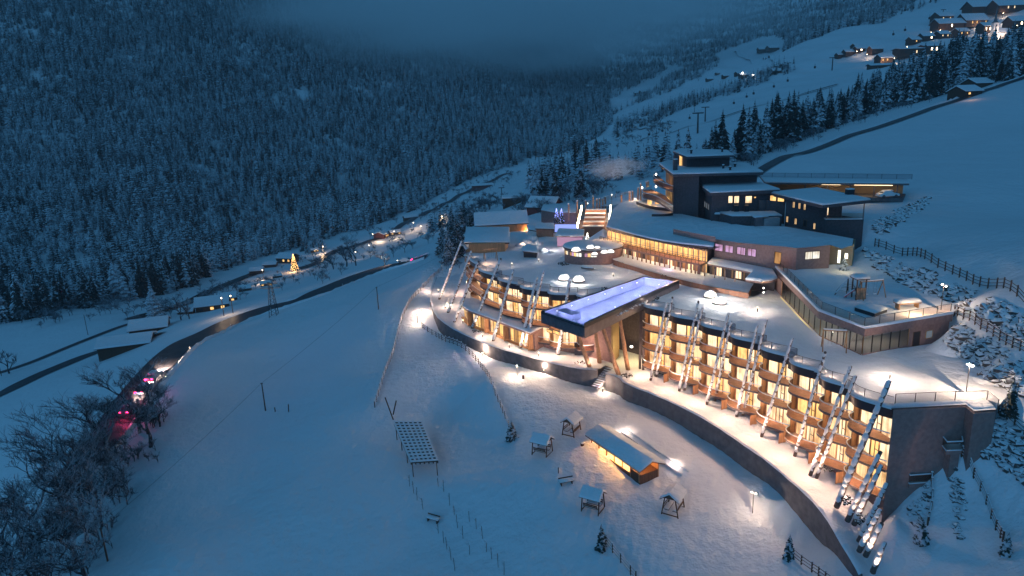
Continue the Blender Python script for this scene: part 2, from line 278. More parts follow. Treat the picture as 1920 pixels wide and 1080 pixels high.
# ------------------------------------------------------------------ helpers
V = Vector
def empty(name, loc, label, cat, group=None, rz=0):
    o = bpy.data.objects.new(name, None); o.empty_display_size = .2; COL.objects.link(o); o.location = loc; o.rotation_euler = (0, 0, rz)
    o['label'] = label; o['category'] = cat
    if group: o['group'] = group
    return o
def tag(o, label, cat, group=None, kind=None):
    if label: o['label'] = label; o['category'] = cat
    if group: o['group'] = group
    if kind: o['kind'] = kind
    return o
def wloc(o):
    p = V((0, 0, 0))
    while o: p += o.location; o = o.parent
    return p
class MB:
    def __init__(s): s.v = []; s.f = []; s.mi = []; s.cur = 0
    def face(s, pts):
        n = len(s.v); s.v += [V(p) for p in pts]; s.f.append(list(range(n, n+len(pts)))); s.mi.append(s.cur); return s
    def addmesh(s, vs, fs):
        n = len(s.v); s.v += [V(p) for p in vs]; s.f += [[i+n for i in f] for f in fs]; s.mi += [s.cur]*len(fs); return s
    def box(s, c, size, rz=0, axis=None):
        c = V(c); x, y, z = size[0]/2, size[1]/2, size[2]/2; ca, sa = math.cos(rz), math.sin(rz)
        vs = []
        for dz in (-z, z):
            for dx, dy in ((-x, -y), (x, -y), (x, y), (-x, y)): vs.append(c+V((dx*ca-dy*sa, dx*sa+dy*ca, dz)))
        return s.addmesh(vs, [(3, 2, 1, 0), (4, 5, 6, 7), (0, 1, 5, 4), (1, 2, 6, 5), (2, 3, 7, 6), (3, 0, 4, 7)])
    def beam(s, a, b, w, h):
        a = V(a); b = V(b); d = (b-a).normalized(); u = V((0, 0, 1)); r = d.cross(u)
        if r.length < .05: r = d.cross(V((1, 0, 0)))
        r.normalize(); u = r.cross(d).normalized(); r = r*w/2; u = u*h/2
        vs = [p+q for p in (a, b) for q in (-r-u, r-u, r+u, -r+u)]
        return s.addmesh(vs, [(3, 2, 1, 0), (4, 5, 6, 7), (0, 1, 5, 4), (1, 2, 6, 5), (2, 3, 7, 6), (3, 0, 4, 7)])
    def tube(s, pts, rad, n=6, cap=True):
        pts = [V(p) for p in pts]; vs = []; fs = []
        if not hasattr(rad, '__len__'): rad = [rad]*len(pts)
        for i, p in enumerate(pts):
            d = (pts[min(i+1, len(pts)-1)]-pts[max(i-1, 0)]).normalized(); a = d.cross(V((0, 0, 1)))
            if a.length < .05: a = d.cross(V((1, 0, 0)))
            a.normalize(); b = d.cross(a)
            for k in range(n):
                t = 2*math.pi*k/n; vs.append(p+(a*math.cos(t)+b*math.sin(t))*rad[i])
        for i in range(len(pts)-1):
            for k in range(n): fs.append((i*n+k, i*n+(k+1) % n, (i+1)*n+(k+1) % n, (i+1)*n+k))
        if cap: fs.append(tuple(range(n-1, -1, -1))); fs.append(tuple((len(pts)-1)*n+k for k in range(n)))
        return s.addmesh(vs, fs)
    def prism(s, poly, zt, zb, lid=True):
        """poly of xy(z); zt/zb number or function or None (own z)"""
        n = len(poly); zz = lambda z, p: p[2] if z is None else (z(None, p) if callable(z) else z)
        ar = sum(poly[i][0]*poly[(i+1) % n][1]-poly[(i+1) % n][0]*poly[i][1] for i in range(n))
        if ar < 0: poly = poly[::-1]
        t = [V((p[0], p[1], zz(zt, p))) for p in poly]; b = [V((p[0], p[1], zz(zb, p))) for p in poly]
        fs = [(i, (i+1) % n, n+(i+1) % n, n+i) for i in range(n)]
        if lid: fs += [tuple(range(n-1, -1, -1)), tuple(range(n, 2*n))]
        return s.addmesh(b+t, fs)
    def puff(s, poly, z, h, inset=.18):
        """a rounded blanket of snow on a polygon"""
        n = len(poly); ar = sum(poly[i][0]*poly[(i+1) % n][1]-poly[(i+1) % n][0]*poly[i][1] for i in range(n))
        if ar < 0: poly = poly[::-1]
        pts = [V((p[0], p[1], p[2] if z is None else z)) for p in poly]
        def ins(d, up):
            o = []
            for i in range(n):
                a, b, c = pts[i-1], pts[i], pts[(i+1) % n]; e1 = (b-a).to_2d(); e2 = (c-b).to_2d()
                if e1.length < 1e-6 or e2.length < 1e-6: o.append(b+V((0, 0, up))); continue
                e1.normalize(); e2.normalize(); nn = V((-e1.y, e1.x))+V((-e2.y, e2.x)); l = nn.length
                nn = nn/l if l > 1e-4 else V((0, 0)); k = d/max(.5, l/2)
                o.append(V((b.x+nn.x*k, b.y+nn.y*k, b.z+up)))
            return o
        rings = [pts, ins(-.06, h*.35), ins(inset*.35, h*.82), ins(inset, h)]
        vs = [p for r in rings for p in r]; fs = []
        for k in range(3): fs += [(k*n+i, k*n+(i+1) % n, (k+1)*n+(i+1) % n, (k+1)*n+i) for i in range(n)]
        fs.append(tuple(range(n-1, -1, -1))); fs.append(tuple(3*n+i for i in range(n)))
        return s.addmesh(vs, fs)
    def lathe(s, c, prof, n=16, sy=1, rz=0):
        vs = []; fs = []; c = V(c)
        for r, z in prof:
            for k in range(n):
                t = 2*math.pi*k/n; x, y = r*math.cos(t), r*sy*math.sin(t); vs.append(c+V((x*math.cos(rz)-y*math.sin(rz), x*math.sin(rz)+y*math.cos(rz), z)))
        for i in range(len(prof)-1):
            for k in range(n): fs.append((i*n+k, i*n+(k+1) % n, (i+1)*n+(k+1) % n, (i+1)*n+k))
        fs.append(tuple(range(n-1, -1, -1))); fs.append(tuple((len(prof)-1)*n+k for k in range(n)))
        return s.addmesh(vs, fs)
    def strip(s, a, b):
        """ribbon between two polylines"""
        n = len(a); vs = list(a)+list(b); return s.addmesh(vs, [(i, i+1, n+i+1, n+i) for i in range(n-1)])
    def build(s, name, mt, parent=None, smooth=False, local=False):
        mats = mt if isinstance(mt, (list, tuple)) else [mt]
        off = V((0, 0, 0)) if (local or parent is None) else wloc(parent)
        o = mesh_obj(name, [p-off for p in s.v], s.f, None, parent, smooth, mats=mats, midx=s.mi)
        return o
def kids(o): return [c for c in o.children]
def copy_tree(o, parent=None):
    c = o.copy(); COL.objects.link(c)
    if parent: c.parent = parent
    for ch in list(o.children): copy_tree(ch, c)
    return c
def blob(c, r, seed=0, n=10, m=6, j=.25, sz=1):
    rr = random.Random(seed); vs = []; fs = []; c = V(c)
    for i in range(m+1):
        ph = math.pi*i/m
        for k in range(n):
            t = 2*math.pi*k/n; q = r*(1+rr.uniform(-j, j)); vs.append(c+V((q*math.sin(ph)*math.cos(t), q*math.sin(ph)*math.sin(t), q*math.cos(ph)*sz)))
    for i in range(m):
        for k in range(n): fs.append((i*n+k, (i+1)*n+k, (i+1)*n+(k+1) % n, i*n+(k+1) % n))
    return vs, fs
def light(name, loc, energy, col=(1, .68, .36), r=.15, kind='POINT', target=None, size=60, blend=.6):
    l = bpy.data.lights.new(name, kind); l.energy = energy; l.color = col
    if kind in ('POINT', 'SPOT'): l.shadow_soft_size = 0.0
    if kind == 'SPOT': l.spot_size = math.radians(size); l.spot_blend = blend
    o = bpy.data.objects.new(name, l); COL.objects.link(o); o.location = loc
    if target is not None: o.rotation_euler = (V(target)-V(loc)).to_track_quat('-Z', 'Y').to_euler()
    return o
def resample(pts, step):
    out = [V(pts[0])]; 
    for a, b in zip(pts[:-1], pts[1:]):
        a = V(a); b = V(b); L = (b-a).length; k = max(1, int(round(L/step)))
        out += [a.lerp(b, i/k) for i in range(1, k+1)]
    return out
def smooth(pts, it=2):
    pts = [V(p) for p in pts]
    for _ in range(it):
        o = [pts[0]]
        for a, b in zip(pts[:-1], pts[1:]): o += [a.lerp(b, .25), a.lerp(b, .75)]
        pts = o+[pts[-1]]
    return pts
def hits(uvs): return [hit(*p) for p in uvs]
def wall_uv(a, b, u, v):
    """the point where the survey ray (u, v) meets the vertical wall through a and b"""
    n = (b-a).to_2d(); n = V((-n.y, n.x, 0)).normalized(); d = V(ray(u, v)); t = a.dot(n)/d.dot(n); return d*t
def outn(a, b):
    d = (b-a); n = V((-d.y, d.x, 0)).normalized()
    return n if n.dot(-a) > 0 else -n
def window(parent, a, b, u0, v0, u1, v1, pane, nm=2, frame=None, name='window', panes='pane'):
    """a framed, recessed window on the wall a-b between two survey corners"""
    n = outn(a, b); d = (b-a); d.z = 0; d.normalize(); p = wall_uv(a, b, u0, (v0+v1)/2); q = wall_uv(a, b, u1, (v0+v1)/2)
    zt = wall_uv(a, b, (u0+u1)/2, v0).z; zb = wall_uv(a, b, (u0+u1)/2, v1).z
    if (q-p).dot(d) < 0: d = -d
    W = (q-p).length; H = zt-zb; p.z = q.z = zb; fr = MB(); w = .07; o = n*.06
    P0 = p+n*.03
    fr.beam(P0+V((0, 0, w/2)), P0+d*W+V((0, 0, w/2)), .1, w); fr.beam(P0+V((0, 0, H-w/2)), P0+d*W+V((0, 0, H-w/2)), .1, w)
    for k in range(nm+1):
        x = P0+d*(w/2+(W-w)*k/nm); fr.box(x+V((0, 0, H/2)), (w, .1, H-2*w-.002), math.atan2(d.y, d.x))
    f = fr.build(name, frame or WOODD, parent)
    for k in range(nm):
        x0 = p+n*.022+d*(W*k/nm); x1 = p+n*.022+d*(W*(k+1)/nm)
        MB().face([x0, x1, x1+V((0, 0, H)), x0+V((0, 0, H))]).build(panes, pane, f)
    return f
def facing(q): return q
# ------------------------------------------------------------------ decks and terraces
ZR = -30.0
def Ps(lst, z=None): return [P(a[0], a[1], a[2] if z is None else z) for a in lst]
# wall that holds the garden terrace in front of the room wings
topL = Ps([(822,512,-41.6),(812,540,-41.4),(807,562,-41.2),(815,590,-41.0),(840,612,-41.0),(880,632,-41.0),(930,652,-41.0),(980,666,-41.0),(1030,680,-41.0),(1080,691,-41.0),(1120,694,-41.0)])
topR = Ps([(1135,700,-41.2),(1160,706,-41.2),(1172,720,-41.3),(1232,742,-41.5),(1300,774,-41.6),(1340,797,-41.7),(1400,838,-41.8),(1440,866,-41.8),(1500,917,-41.9),(1534,950,-42.1),(1561,989,-42.6),(1585,1032,-43.3),(1612,1078,-44.3)])
topL = smooth(topL, 1); topR = smooth(topR, 1)
def retaining(line, label, name='retaining_wall'):
    n = len(line); root = empty(name, line[n//2]-V((0, 0, 2)), label, 'retaining wall'); m = MB(); s = MB()
    offs = []
    for i in range(n):
        d = (line[min(i+1, n-1)]-line[max(i-1, 0)]); nn = V((-d.y, d.x, 0)).normalized()
        if nn.dot(-line[i]) < 0: nn = -nn
        offs.append(nn)
    a = [p+q*.02 for p, q in zip(line, offs)]; b = [p-q*.3 for p, q in zip(line, offs)]
    lo = [V((p.x, p.y, p.z-3.6)) for p in a]; lob = [V((p.x, p.y, p.z-3.6)) for p in b]
    m.strip(a, lo); m.strip(a, b); m.strip(b, lob)
    m.face([a[0], lo[0], lob[0], b[0]]); m.face([a[-1], lo[-1], lob[-1], b[-1]])
    m.build('wall', CONC, root)
    r = random.Random(3)
    up = [p+q*(-.12+r.uniform(-.05, .05))+V((0, 0, .16+r.uniform(-.05, .06))) for p, q in zip(line, offs)]
    e1 = [p+q*(.09+r.uniform(-.03, .07))+V((0, 0, .01)) for p, q in zip(line, offs)]; e2 = [p-q*.6+V((0, 0, .10)) for p, q in zip(line, offs)]
    s.strip(e1, up); s.strip(up, e2); s.build('snow_cover', SNOW, root, smooth=True)
retaining(resample(topL, 1.2), 'dark curved concrete wall holding the snowy terrace of the left wing')
retaining(resample(topR, 1.2), 'long dark concrete wall curving below the terrace of the right wing')
# stair between the two walls
st = empty('garden_stairs', P(1131, 700, -42), 'small snowy flight of steps between the two dark terrace walls', 'stairs')
sa, sb = P(1120, 694, -41), P(1135, 700, -41.2)
side = (sb-sa); side.z = 0; nn = V((side.y, -side.x, 0)).normalized(); nn = nn if nn.dot(-sa) > 0 else -nn
for k in range(10):
    c = (sa+sb)/2+nn*(-2.2+k*.42); c.z = -41.2-.2*(k+1)
    MB().box(c, (side.length*.98, .40, .2), math.atan2(side.y, side.x)).build('step', CONC, st)
    MB().box(c+V((0, 0, .13))+nn*-.04, (side.length*.9, .28, .06), math.atan2(side.y, side.x)).build('step_snow', SNOW, st)
# terrace snow sheet
bl = Ps([(1632,1085,-44.9),(1652,1040,-44.4),(1668,990,-43.2),(1662,950,-42.1),(1600,860,-41.4),(1500,780,-41.2),(1400,730,-41),(1300,690,-41),(1215,672,-41)])
bm_ = Ps([(1150,640,-41),(1050,620,-41),(980,610,-41),(930,590,-41),(900,540,-41),(880,500,-41.2),(862,480,-41.5)])
poly = topL+[(sa+nn*-2.4)]+[(sb+nn*-2.4)]+topR+bl+bm_
for i, p in enumerate(poly): poly[i] = V((p.x, p.y, p.z+.03))
tr = MB(); tr.prism(poly, None, lambda z, p=None: 0) if False else None
def sheet(name, poly, mt=SNOW, mounds=0, step=1.6, seed=1, kind='structure', parent=None, edge_fall=0, extra=None):
    """a gridded snow surface inside a polygon, interpolating its edge heights, with soft mounds"""
    from mathutils.geometry import delaunay_2d_cdt
    xs = [p.x for p in poly]; ys = [p.y for p in poly]; r = random.Random(seed)
    pp = resample(list(poly)+[poly[0]], step)[:-1]
    n = len(pp); E = np.array([[p.x, p.y, p.z] for p in pp])
    def inside(x, y):
        c = False; j = len(poly)-1
        for i in range(len(poly)):
            if (poly[i].y > y) != (poly[j].y > y) and x < (poly[j].x-poly[i].x)*(y-poly[i].y)/(poly[j].y-poly[i].y)+poly[i].x: c = not c
            j = i
        return c
    pts = []
    y = min(ys)
    while y < max(ys):
        x = min(xs)
        while x < max(xs):
            a, b = x+r.uniform(-.2, .2)*step, y+r.uniform(-.2, .2)*step
            if inside(a, b):
                d2 = (E[:, 0]-a)**2+(E[:, 1]-b)**2
                if d2.min() > (step*.45)**2:
                    w_ = 1/(d2**1.5+.01); z = float((w_*E[:, 2]).sum()/w_.sum()); e = min(1, math.sqrt(d2.min())/3)
                    z += mounds*e*(math.sin(a*.55+seed)*math.cos(b*.43+seed*2)+.5*math.sin(a*1.3+b*.9))
                    if extra: z += extra(a, b)*e
                    pts.append((a, b, z))
            x += step
        y += step
    allp = [V((p.x, p.y)) for p in pp]+[V((p[0], p[1])) for p in pts]; zz = [p.z for p in pp]+[p[2] for p in pts]
    vo, eo, fo, ov, oe, of = delaunay_2d_cdt(allp, [(i, (i+1) % n) for i in range(n)], [], 1, 1e-5)
    vs = [(v.x, v.y, zz[ov[i][0]] if ov[i] else zz[0]) for i, v in enumerate(vo)]
    o = mesh_obj(name, vs, [tuple(f) for f in fo], mt, None, True)
    me = o.data
    flip = [p.index for p in me.polygons if p.normal.z < 0]
    if flip: me.flip_normals() if len(flip) > len(me.polygons)/2 else None
    if parent:
        off = wloc(parent); me.transform(Matrix.Translation(-off)); o.parent = parent
    elif kind: o['kind'] = kind
    return o
sheet('terrace_snow', poly, mounds=.10, step=1.3, seed=4)
# ------------------------------------------------------------------ room wings
BALW, TERW = 140, 520
BALC = mat('balcony_boards', (.52, .35, .27), .7, noise=(2, .8, 1.2))
def bayprof(f, B=1.4): return B*math.sin(math.pi*max(0., min(1., f))**.62)
def room_wing(name, label, notch, floors, body_back, roofpoly, seed=0, groundz=-41.3, fz=1.25, screens=True, under=None):
    root = empty(name, (notch[0]+notch[-1])/2+V((0, 0, groundz-ZR)), label, 'hotel wing')
    r = random.Random(seed); nb = len(notch)-1; N = 14
    front = []; facade = []
    for i in range(nb):
        a, b = notch[i], notch[i+1]; n = outn(a, b); d = b-a
        if i < nb: front += [a+d*(k/N)+n*bayprof(k/N) for k in range(N)]
        facade.append((a-n*.8, b-n*.8, n, d))
    front.append(notch[-1])
    # body behind the glazing
    back = body_back; body = [f[0] for f in facade]+[facade[-1][1]]+back
    for i in range(1, nb): body[i] = (facade[i-1][1]+facade[i][0])/2
    MB().prism(body, ZR-.7, groundz-1.5).build('wall', WALL2, root)
    # parapet fascia and the snowy slab edge on top of it
    m = MB(); inn = []
    for i, p in enumerate(front):
        q = front[min(i+1, len(front)-1)]-front[max(i-1, 0)]; n = V((-q.y, q.x, 0)).normalized(); n = n if n.dot(-p) > 0 else -n
        inn.append(n)
    lo = [p-n*.22+V((0, 0, -fz)) for p, n in zip(front, inn)]; up = [p-n*.16+V((0, 0, -.12)) for p, n in zip(front, inn)]
    m.strip(up, lo); lob = []
    for i, p in enumerate(front):
        k = min(i//N, nb-1); f = facade[k]; t = (i-k*N)/N; lob.append(f[0]+f[3]*t+V((0, 0, -fz)))
    m.strip(lo, lob); m.build('fascia', FASC, root, smooth=False)
    s = MB(); s.strip([p-n*.2+V((0, 0, -.2)) for p, n in zip(front, inn)], [p+n*.10+V((0, 0, -.14)) for p, n in zip(front, inn)])
    s.strip([p+n*.10+V((0, 0, -.14)) for p, n in zip(front, inn)], [p+n*.04+V((0, 0, .12)) for p, n in zip(front, inn)])
    s.strip([p+n*.04+V((0, 0, .12)) for p, n in zip(front, inn)], [p-n*.3+V((0, 0, .2)) for p, n in zip(front, inn)]); s.strip([p-n*.3+V((0, 0, .2)) for p, n in zip(front, inn)], [p-n*.9+V((0, 0, .06)) for p, n in zip(front, inn)])
    s.build('snow_edge', SNOW, root, smooth=True)
    # roof railing: glass panels between thin posts
    rail = MB(); top = [p-n*.35+V((0, 0, 1.05)) for p, n in zip(front, inn)]
    rail.tube(top, .03, 4)
    ro = rail.build('roof_railing', STEEL, root)
    step = 7
    for i in range(0, len(front)-1, step):
        seg = front[i:i+step+1]; ns = inn[i:i+step+1]
        g = MB().strip([p-n*.35+V((0, 0, .12)) for p, n in zip(seg, ns)], [p-n*.35+V((0, 0, 1.0)) for p, n in zip(seg, ns)]); g.build('glass_panel', GLASS, ro)
        MB().box(seg[0]-ns[0]*.35+V((0, 0, .55)), (.05, .05, 1.05)).build('post', DARK, ro)
    # floors: balconies and glazing
    zs = [ZR]+floors
    for j, z in enumerate(floors):
        ztop = (ZR-fz) if j == 0 else floors[j-1]-.28
        for i in range(nb):
            a, b, n, d = facade[i]; L = d.length; dn = d/L; A0_ = notch[i]
            if j == 0: light('roof_edge_light', A0_+d*.3+n*.25+V((0, 0, .75)), 42, (1, .74, .55), .15)
            # balcony slab with its curved edge
            ed = [A0_+d*(k/N)+n*(bayprof(k/N)) for k in range(N+1)]
            pl = [a]+ed+[b]; pl = [V((p.x, p.y, 0)) for p in pl]
            bo = MB().prism(pl, z, z-.26).build('balcony', BALC, root)
            rim = [V((p.x, p.y, z-.1)) for p in ed]
            if z > groundz+.6 or j < len(floors)-1:
                g = MB().strip([V((p.x, p.y, z+.02))-n*.08 for p in ed], [V((p.x, p.y, z+.95))-n*.08 for p in ed]); g.build('glass_railing', GLASSB, bo, smooth=True)
                MB().tube([V((p.x, p.y, z+1.0))-n*.08 for p in ed], .065, 5).build('handrail', SNOW, bo)
                MB().strip([V((p.x, p.y, z+.012))+n*.005 for p in ed], [V((p.x, p.y, z-.255))+n*.005 for p in ed]).build('slab_edge', WALL, bo)
            light('balcony_fill', V((a.x, a.y, ztop-.45))+d*.5+n*.55, BALW, (1, .60, .30), .25)  # fill added under each ceiling to brighten the balcony, no fitting there
            if j == len(floors)-1: light('terrace_fill', V((a.x, a.y, z+.9))+d*.4+n*3.4, TERW, (1, .62, .42), .35)  # warm wash added over the terrace snow, without a lamp body
            # party wall at the notch
            rz = math.atan2(n.y, n.x); c = a+n*.35
            MB().box(V((c.x, c.y, (z+ztop)/2)), (.7, .12, ztop-z-.02), rz).build('party_wall', WOOD, root)
            # glazing
            xs = [(.02, .075, 'w'), (.075, .385, 'c'), (.385, .42, 'w'), (.42, .62, 'd'), (.62, .65, 'w'), (.65, .95, 'c'), (.95, .985, 'w')]
            base = V((a.x, a.y, z+.04)); H = ztop-z-.06
            fr = MB(); n3 = n
            for x0, x1, k in xs:
                if k == 'w': fr.box(base+dn*(L*(x0+x1)/2)+n3*.05+V((0, 0, H/2)), (L*(x1-x0), .10, H), math.atan2(dn.y, dn.x))
            fr.box(base+dn*L*.5+n3*.06+V((0, 0, H-.06)), (L*.94, .13, .12), math.atan2(dn.y, dn.x))
            wo = fr.build('window', WOOD, root)
            lit = r.random()
            for x0, x1, k in xs:
                if k == 'w': continue
                mt = (CURTB if lit > .4 else (CURT if lit > .12 else WARM)) if k == 'c' else (CURTB if r.random() < .6 else WARM)
                pieces = 1 if k == 'd' else 2
                for q in range(pieces):
                    y0 = x0+(x1-x0)*q/pieces; y1 = x0+(x1-x0)*(q+1)/pieces
                    pa = base+dn*L*y0+n3*.03; pb = base+dn*L*y1+n3*.03
                    MB().face([pa, pb, pb+V((0, 0, H-.1)), pa+V((0, 0, H-.1))]).build('curtain', mt, wo)
                if k == 'd': MB().box(base+dn*L*(x0+x1)/2+n3*.06+V((0, 0, H*.45)), (.06, .06, H*.86), rz).build('door_stile', WOODD, wo); MB().box(base+dn*L*(x0*.25+x1*.75)+n3*.06+V((0, 0, H*.36)), (.5*L*(x1-x0), .05, .06), math.atan2(dn.y, dn.x)).build('transom', WOODD, wo)
    return root, front, facade
NR = Ps([(1209,566),(1259,583),(1317,600),(1373,621),(1431,643),(1488,669),(1548,698),(1603,727),(1672,765)], ZR)
wr = room_wing('right_hotel_wing', 'long hotel wing with eight scalloped bays of lit balconies behind birch logs', NR, [-33.75, -36.85, -40.0],
   Ps([(1811,761),(1800,700),(1600,600),(1400,560),(1285,545)], ZR), None, 5, -41.3)
wr, frontR, facR = wr
NLf = Ps([(880,455),(884,474),(903,500),(938,518),(978,533),(1028,545),(1080,551),(1128,552)], ZR)
wl, frontL, facL = room_wing('left_hotel_wing', 'curved left hotel wing with scalloped lit balconies above a snow covered row of garden suites', NLf, [-33.4, -36.5, -39.6],
   Ps([(1150,535),(1100,515),(1000,490),(930,470),(905,452)], ZR), None, 9, -41.1)
# end wall of the right wing with its stepped corner
ew = MB(); e1 = Ps([(1675,767),(1811,761),(1826,773),(1867,770),(1872,752),(1800,735),(1690,745)], ZR)
ew.prism(e1, -30.12, -44); ew.build('end_wall', WALL2, wr)
MB().puff([p for p in Ps([(1672,766),(1811,758),(1826,770),(1868,767),(1873,752),(1800,737),(1690,745)], ZR-.12)], None, .3).build('snow_cap', SNOW, wr, smooth=True)
# glass fence on the roof end
def glass_fence(line, label, h=1.05, every=2.2, mt=GLASS, name='glass_fence', top=STEEL):
    pts = resample(line, every); root = empty(name, pts[0], label, 'glass fence')
    for a, b in zip(pts[:-1], pts[1:]):
        MB().face([a+V((0, 0, .06)), b+V((0, 0, .06)), b+V((0, 0, h-.05)), a+V((0, 0, h-.05))]).build('glass_panel', mt, root)
    for p in pts: MB().box(p+V((0, 0, h/2)), (.06, .06, h)).build('post', DARK, root)
    MB().tube([p+V((0, 0, h)) for p in pts], .035, 4).build('top_rail', top, root)
    return root
glass_fence(Ps([(1678,757),(1790,752),(1850,751),(1870,768)], ZR+.1), 'glass fence along the roof edge above the blank end wall of the right wing')
# ---- roof decks (snow you could walk on)
deckR = list(frontR)+Ps([(1675,765),(1811,759),(1826,771),(1867,768),(1876,757),(1895,735),(1850,700),(1800,668),(1775,640),(1700,652),(1621,659),(1540,620),(1490,575),(1459,535),(1413,557),(1330,540),(1290,532),(1262,531)], ZR)
deckR = [V((p.x, p.y, ZR+.02)) for p in deckR]
def moundR(a, b): return .22*math.sin(a*.7+b*.35)+.12*math.sin(a*1.9-b*1.3)
sheet('snow_deck', deckR, mounds=.10, step=1.2, seed=2, extra=lambda a, b: .1*math.sin(a*1.1-b*.7))
deckL = list(frontL)+Ps([(1128,552),(1165,533),(1205,519),(1262,529),(1235,518),(1195,500),(1150,480),(1140,455),(1085,440),(1045,425),(1010,415),(985,405),(950,400),(893,420),(868,440)], ZR)
deckL = [V((p.x, p.y, ZR+.02)) for p in deckL]
sheet('snow_deck', deckL, mounds=.12, step=1.3, seed=3, extra=lambda a, b: .15*math.sin(a*.5-b*.33))
# ground-floor garden suites of the left wing
su = empty('garden_suites', P(935, 625, -41), 'low curved row of glazed garden suites under the left wing', 'hotel suites')
sf = smooth(Ps([(862,566),(870,578),(888,586),(912,594),(935,603),(963,614),(995,625)], -37.4), 1); sback = Ps([(1032,608),(990,596),(935,580),(900,565),(875,556)], -37.4)
MB().prism(sf+sback, -37.4, -37.75).build('roof_slab', WALL2, su)
MB().puff(sf+sback, -37.4, .42).build('snow_cover', SNOW, su, smooth=True)
ifr = []
for i, p in enumerate(sf):
    q = sf[min(i+1, len(sf)-1)]-sf[max(i-1, 0)]; n = V((-q.y, q.x, 0)).normalized(); n = n if n.dot(-p) > 0 else -n; ifr.append(p-n*.9)
MB().prism([p for p in ifr]+[sback[0]-V((.5, .2, 0))]+sback[1:], -37.76, -42).build('wall', WALL2, su)
rs = resample(ifr, 1.15)
for i, (a, b) in enumerate(zip(rs[:-1], rs[1:])):
    n = outn(a, b); d = b-a; L = d.length
    if i % 6 == 5:
        MB().box((a+b)/2+n*.5+V((0, 0, -1.85)), (1.2, .14, 2.9), math.atan2(n.y, n.x)).build('party_wall', WOOD, su); continue
    f = MB(); f.box(a+d*.04+n*.06+V((0, 0, -1.75)), (.09, .1, 2.6), math.atan2(d.y, d.x)); f.box((a+b)/2+n*.06+V((0, 0, -.45)), (L, .1, .1), math.atan2(d.y, d.x))
    fo = f.build('window', WOODD, su); mt = [WARM, CURT, CURT, WARM, DIM][i % 5]
    MB().face([a+n*.03+V((0, 0, -3.1)), b+n*.03+V((0, 0, -3.1)), b+n*.03+V((0, 0, -.5)), a+n*.03+V((0, 0, -.5))]).build('pane', mt, fo)
deckp = [p-V((0, 0, 3.2)) for p in sf]
MB().strip(deckp, [V((p.x, p.y, deckp[0].z)) for p in ifr]).build('wooden_floor', WOOD, su)
MB().tube([p+V((0, 0, .95)) for p in deckp], .04, 4).build('handrail', WOOD, su)
# privacy screens at ground level of the right wing
for i in range(1, 8):
    a, b, n, d = facR[i]; s = empty('privacy_screen', V((a.x, a.y, -41.2)), ['orange lit board screen at the foot of the %s balcony bay of the right wing' % w_ for w_ in ('first', 'second', 'third', 'fourth', 'fifth', 'sixth', 'seventh', 'last')][i], 'screen', 'board screens between the ground floor terraces')
    for k in range(4):
        c = V((a.x, a.y, 0))+n*(1.3+k*.26); MB().box(V((c.x, c.y, -40.5)), (.24, .06, 1.4-.04*(k % 3)), math.atan2(n.y, n.x)).build('board', WOOD, s)
# ------------------------------------------------------------------ leaning logs
LOGN = 0
def log_top(fac, notch, t):
    k = 0
    for i in range(len(notch)-1):
        if px(notch[i])[0] <= t[0]: k = i
    a, b, n, d = fac[k]; a = a+n*(.8+2.0); return wall_uv(a, a+d, *t)
def lean_log(b, t, label, r=.23, snowy=True, group='leaning snowy logs before the hotel wings', seed=0, spot=True, e=650):
    global LOGN; LOGN += 1
    rr = random.Random(seed+LOGN); root = empty('leaning_log', b, label, 'log pole', group)
    d = t-b; L = d.length; dn = d/L; a = b-dn*.5; side = dn.cross(V((0, 0, 1))).normalized(); upv = side.cross(dn).normalized(); upv = upv if upv.z > 0 else -upv; u_0 = upv.copy()
    k = 12; pts = [a+(t-a)*(i/k)+side*rr.uniform(-.03, .03) for i in range(k+1)]
    MB().tube(pts, [r*(1.08-.35*i/k)*(1+rr.uniform(-.05, .05)) for i in range(k+1)], 8).build('log', LOGM if not snowy else BARKL, root, smooth=True)
    if snowy:
        m = MB(); x = .3
        while x < L-.4:
            l = rr.uniform(.35, 1.6); upv = (u_0*.45+V((-b.x, -b.y, -b.z)).normalized()*.75+side*rr.uniform(-.25, .25)).normalized(); rad = r*(1.15-.35*x/L)
            if x+l > L: l = L-x
            p0 = b+dn*x; kk = 4; pp = [p0+dn*(l*q/kk)+upv*(rad*.45)+side*rr.uniform(-.03, .03) for q in range(kk+1)]
            m.tube(pp, [rad*.78]+[rad*rr.uniform(.9, 1.12) for _ in range(kk-1)]+[rad*.72], 7); x += l+rr.uniform(.0, .06)
        m.build('snow_cover', SNOW, root, smooth=True)
    if spot:
        n = V((-b.x, -b.y, 0)).normalized(); light('log_uplight', b+n*1.3+V((.3, 0, .35)), e, (1, .64, .42), .12, 'SPOT', b+d*.45, 62, .9)
    return root
BARKL = mat('log_bark', (.14, .10, .085), .8, noise=(4, .5, 1.5), bump=(15, .6, .03))
lr = [((1220,712),(1250,567)),((1231,705),(1261,557)),((1274,731),(1310,564)),((1284,730),(1317,577)),((1326,756),(1366,587)),((1341,750),(1371,602)),((1381,780),(1420,610)),((1393,778),(1437,600)),
      ((1429,815),(1486,634)),((1491,852),(1548,660)),((1521,886),(1595,687)),((1533,891),(1604,706)),((1571,944),(1668,714))]
words = ['first','second','third','fourth','fifth','sixth','seventh','eighth','ninth','tenth','eleventh','twelfth','thirteenth']
for i, (b, t) in enumerate(lr):
    zb = -41.1-.035*i; B_ = P(*b, zb); T_ = log_top(facR, NR, t)
    lean_log(B_, T_, ('%s snow crusted log from the pool, leaning on the right wing' % words[i]) if i < 12 else 'thickest leaning log standing at the far right corner of the lit facade', r=.19 if i < 12 else .28, e=760)
D13 = (log_top(facR, NR, (1668,714))-P(1571,944,-41.5)).normalized()
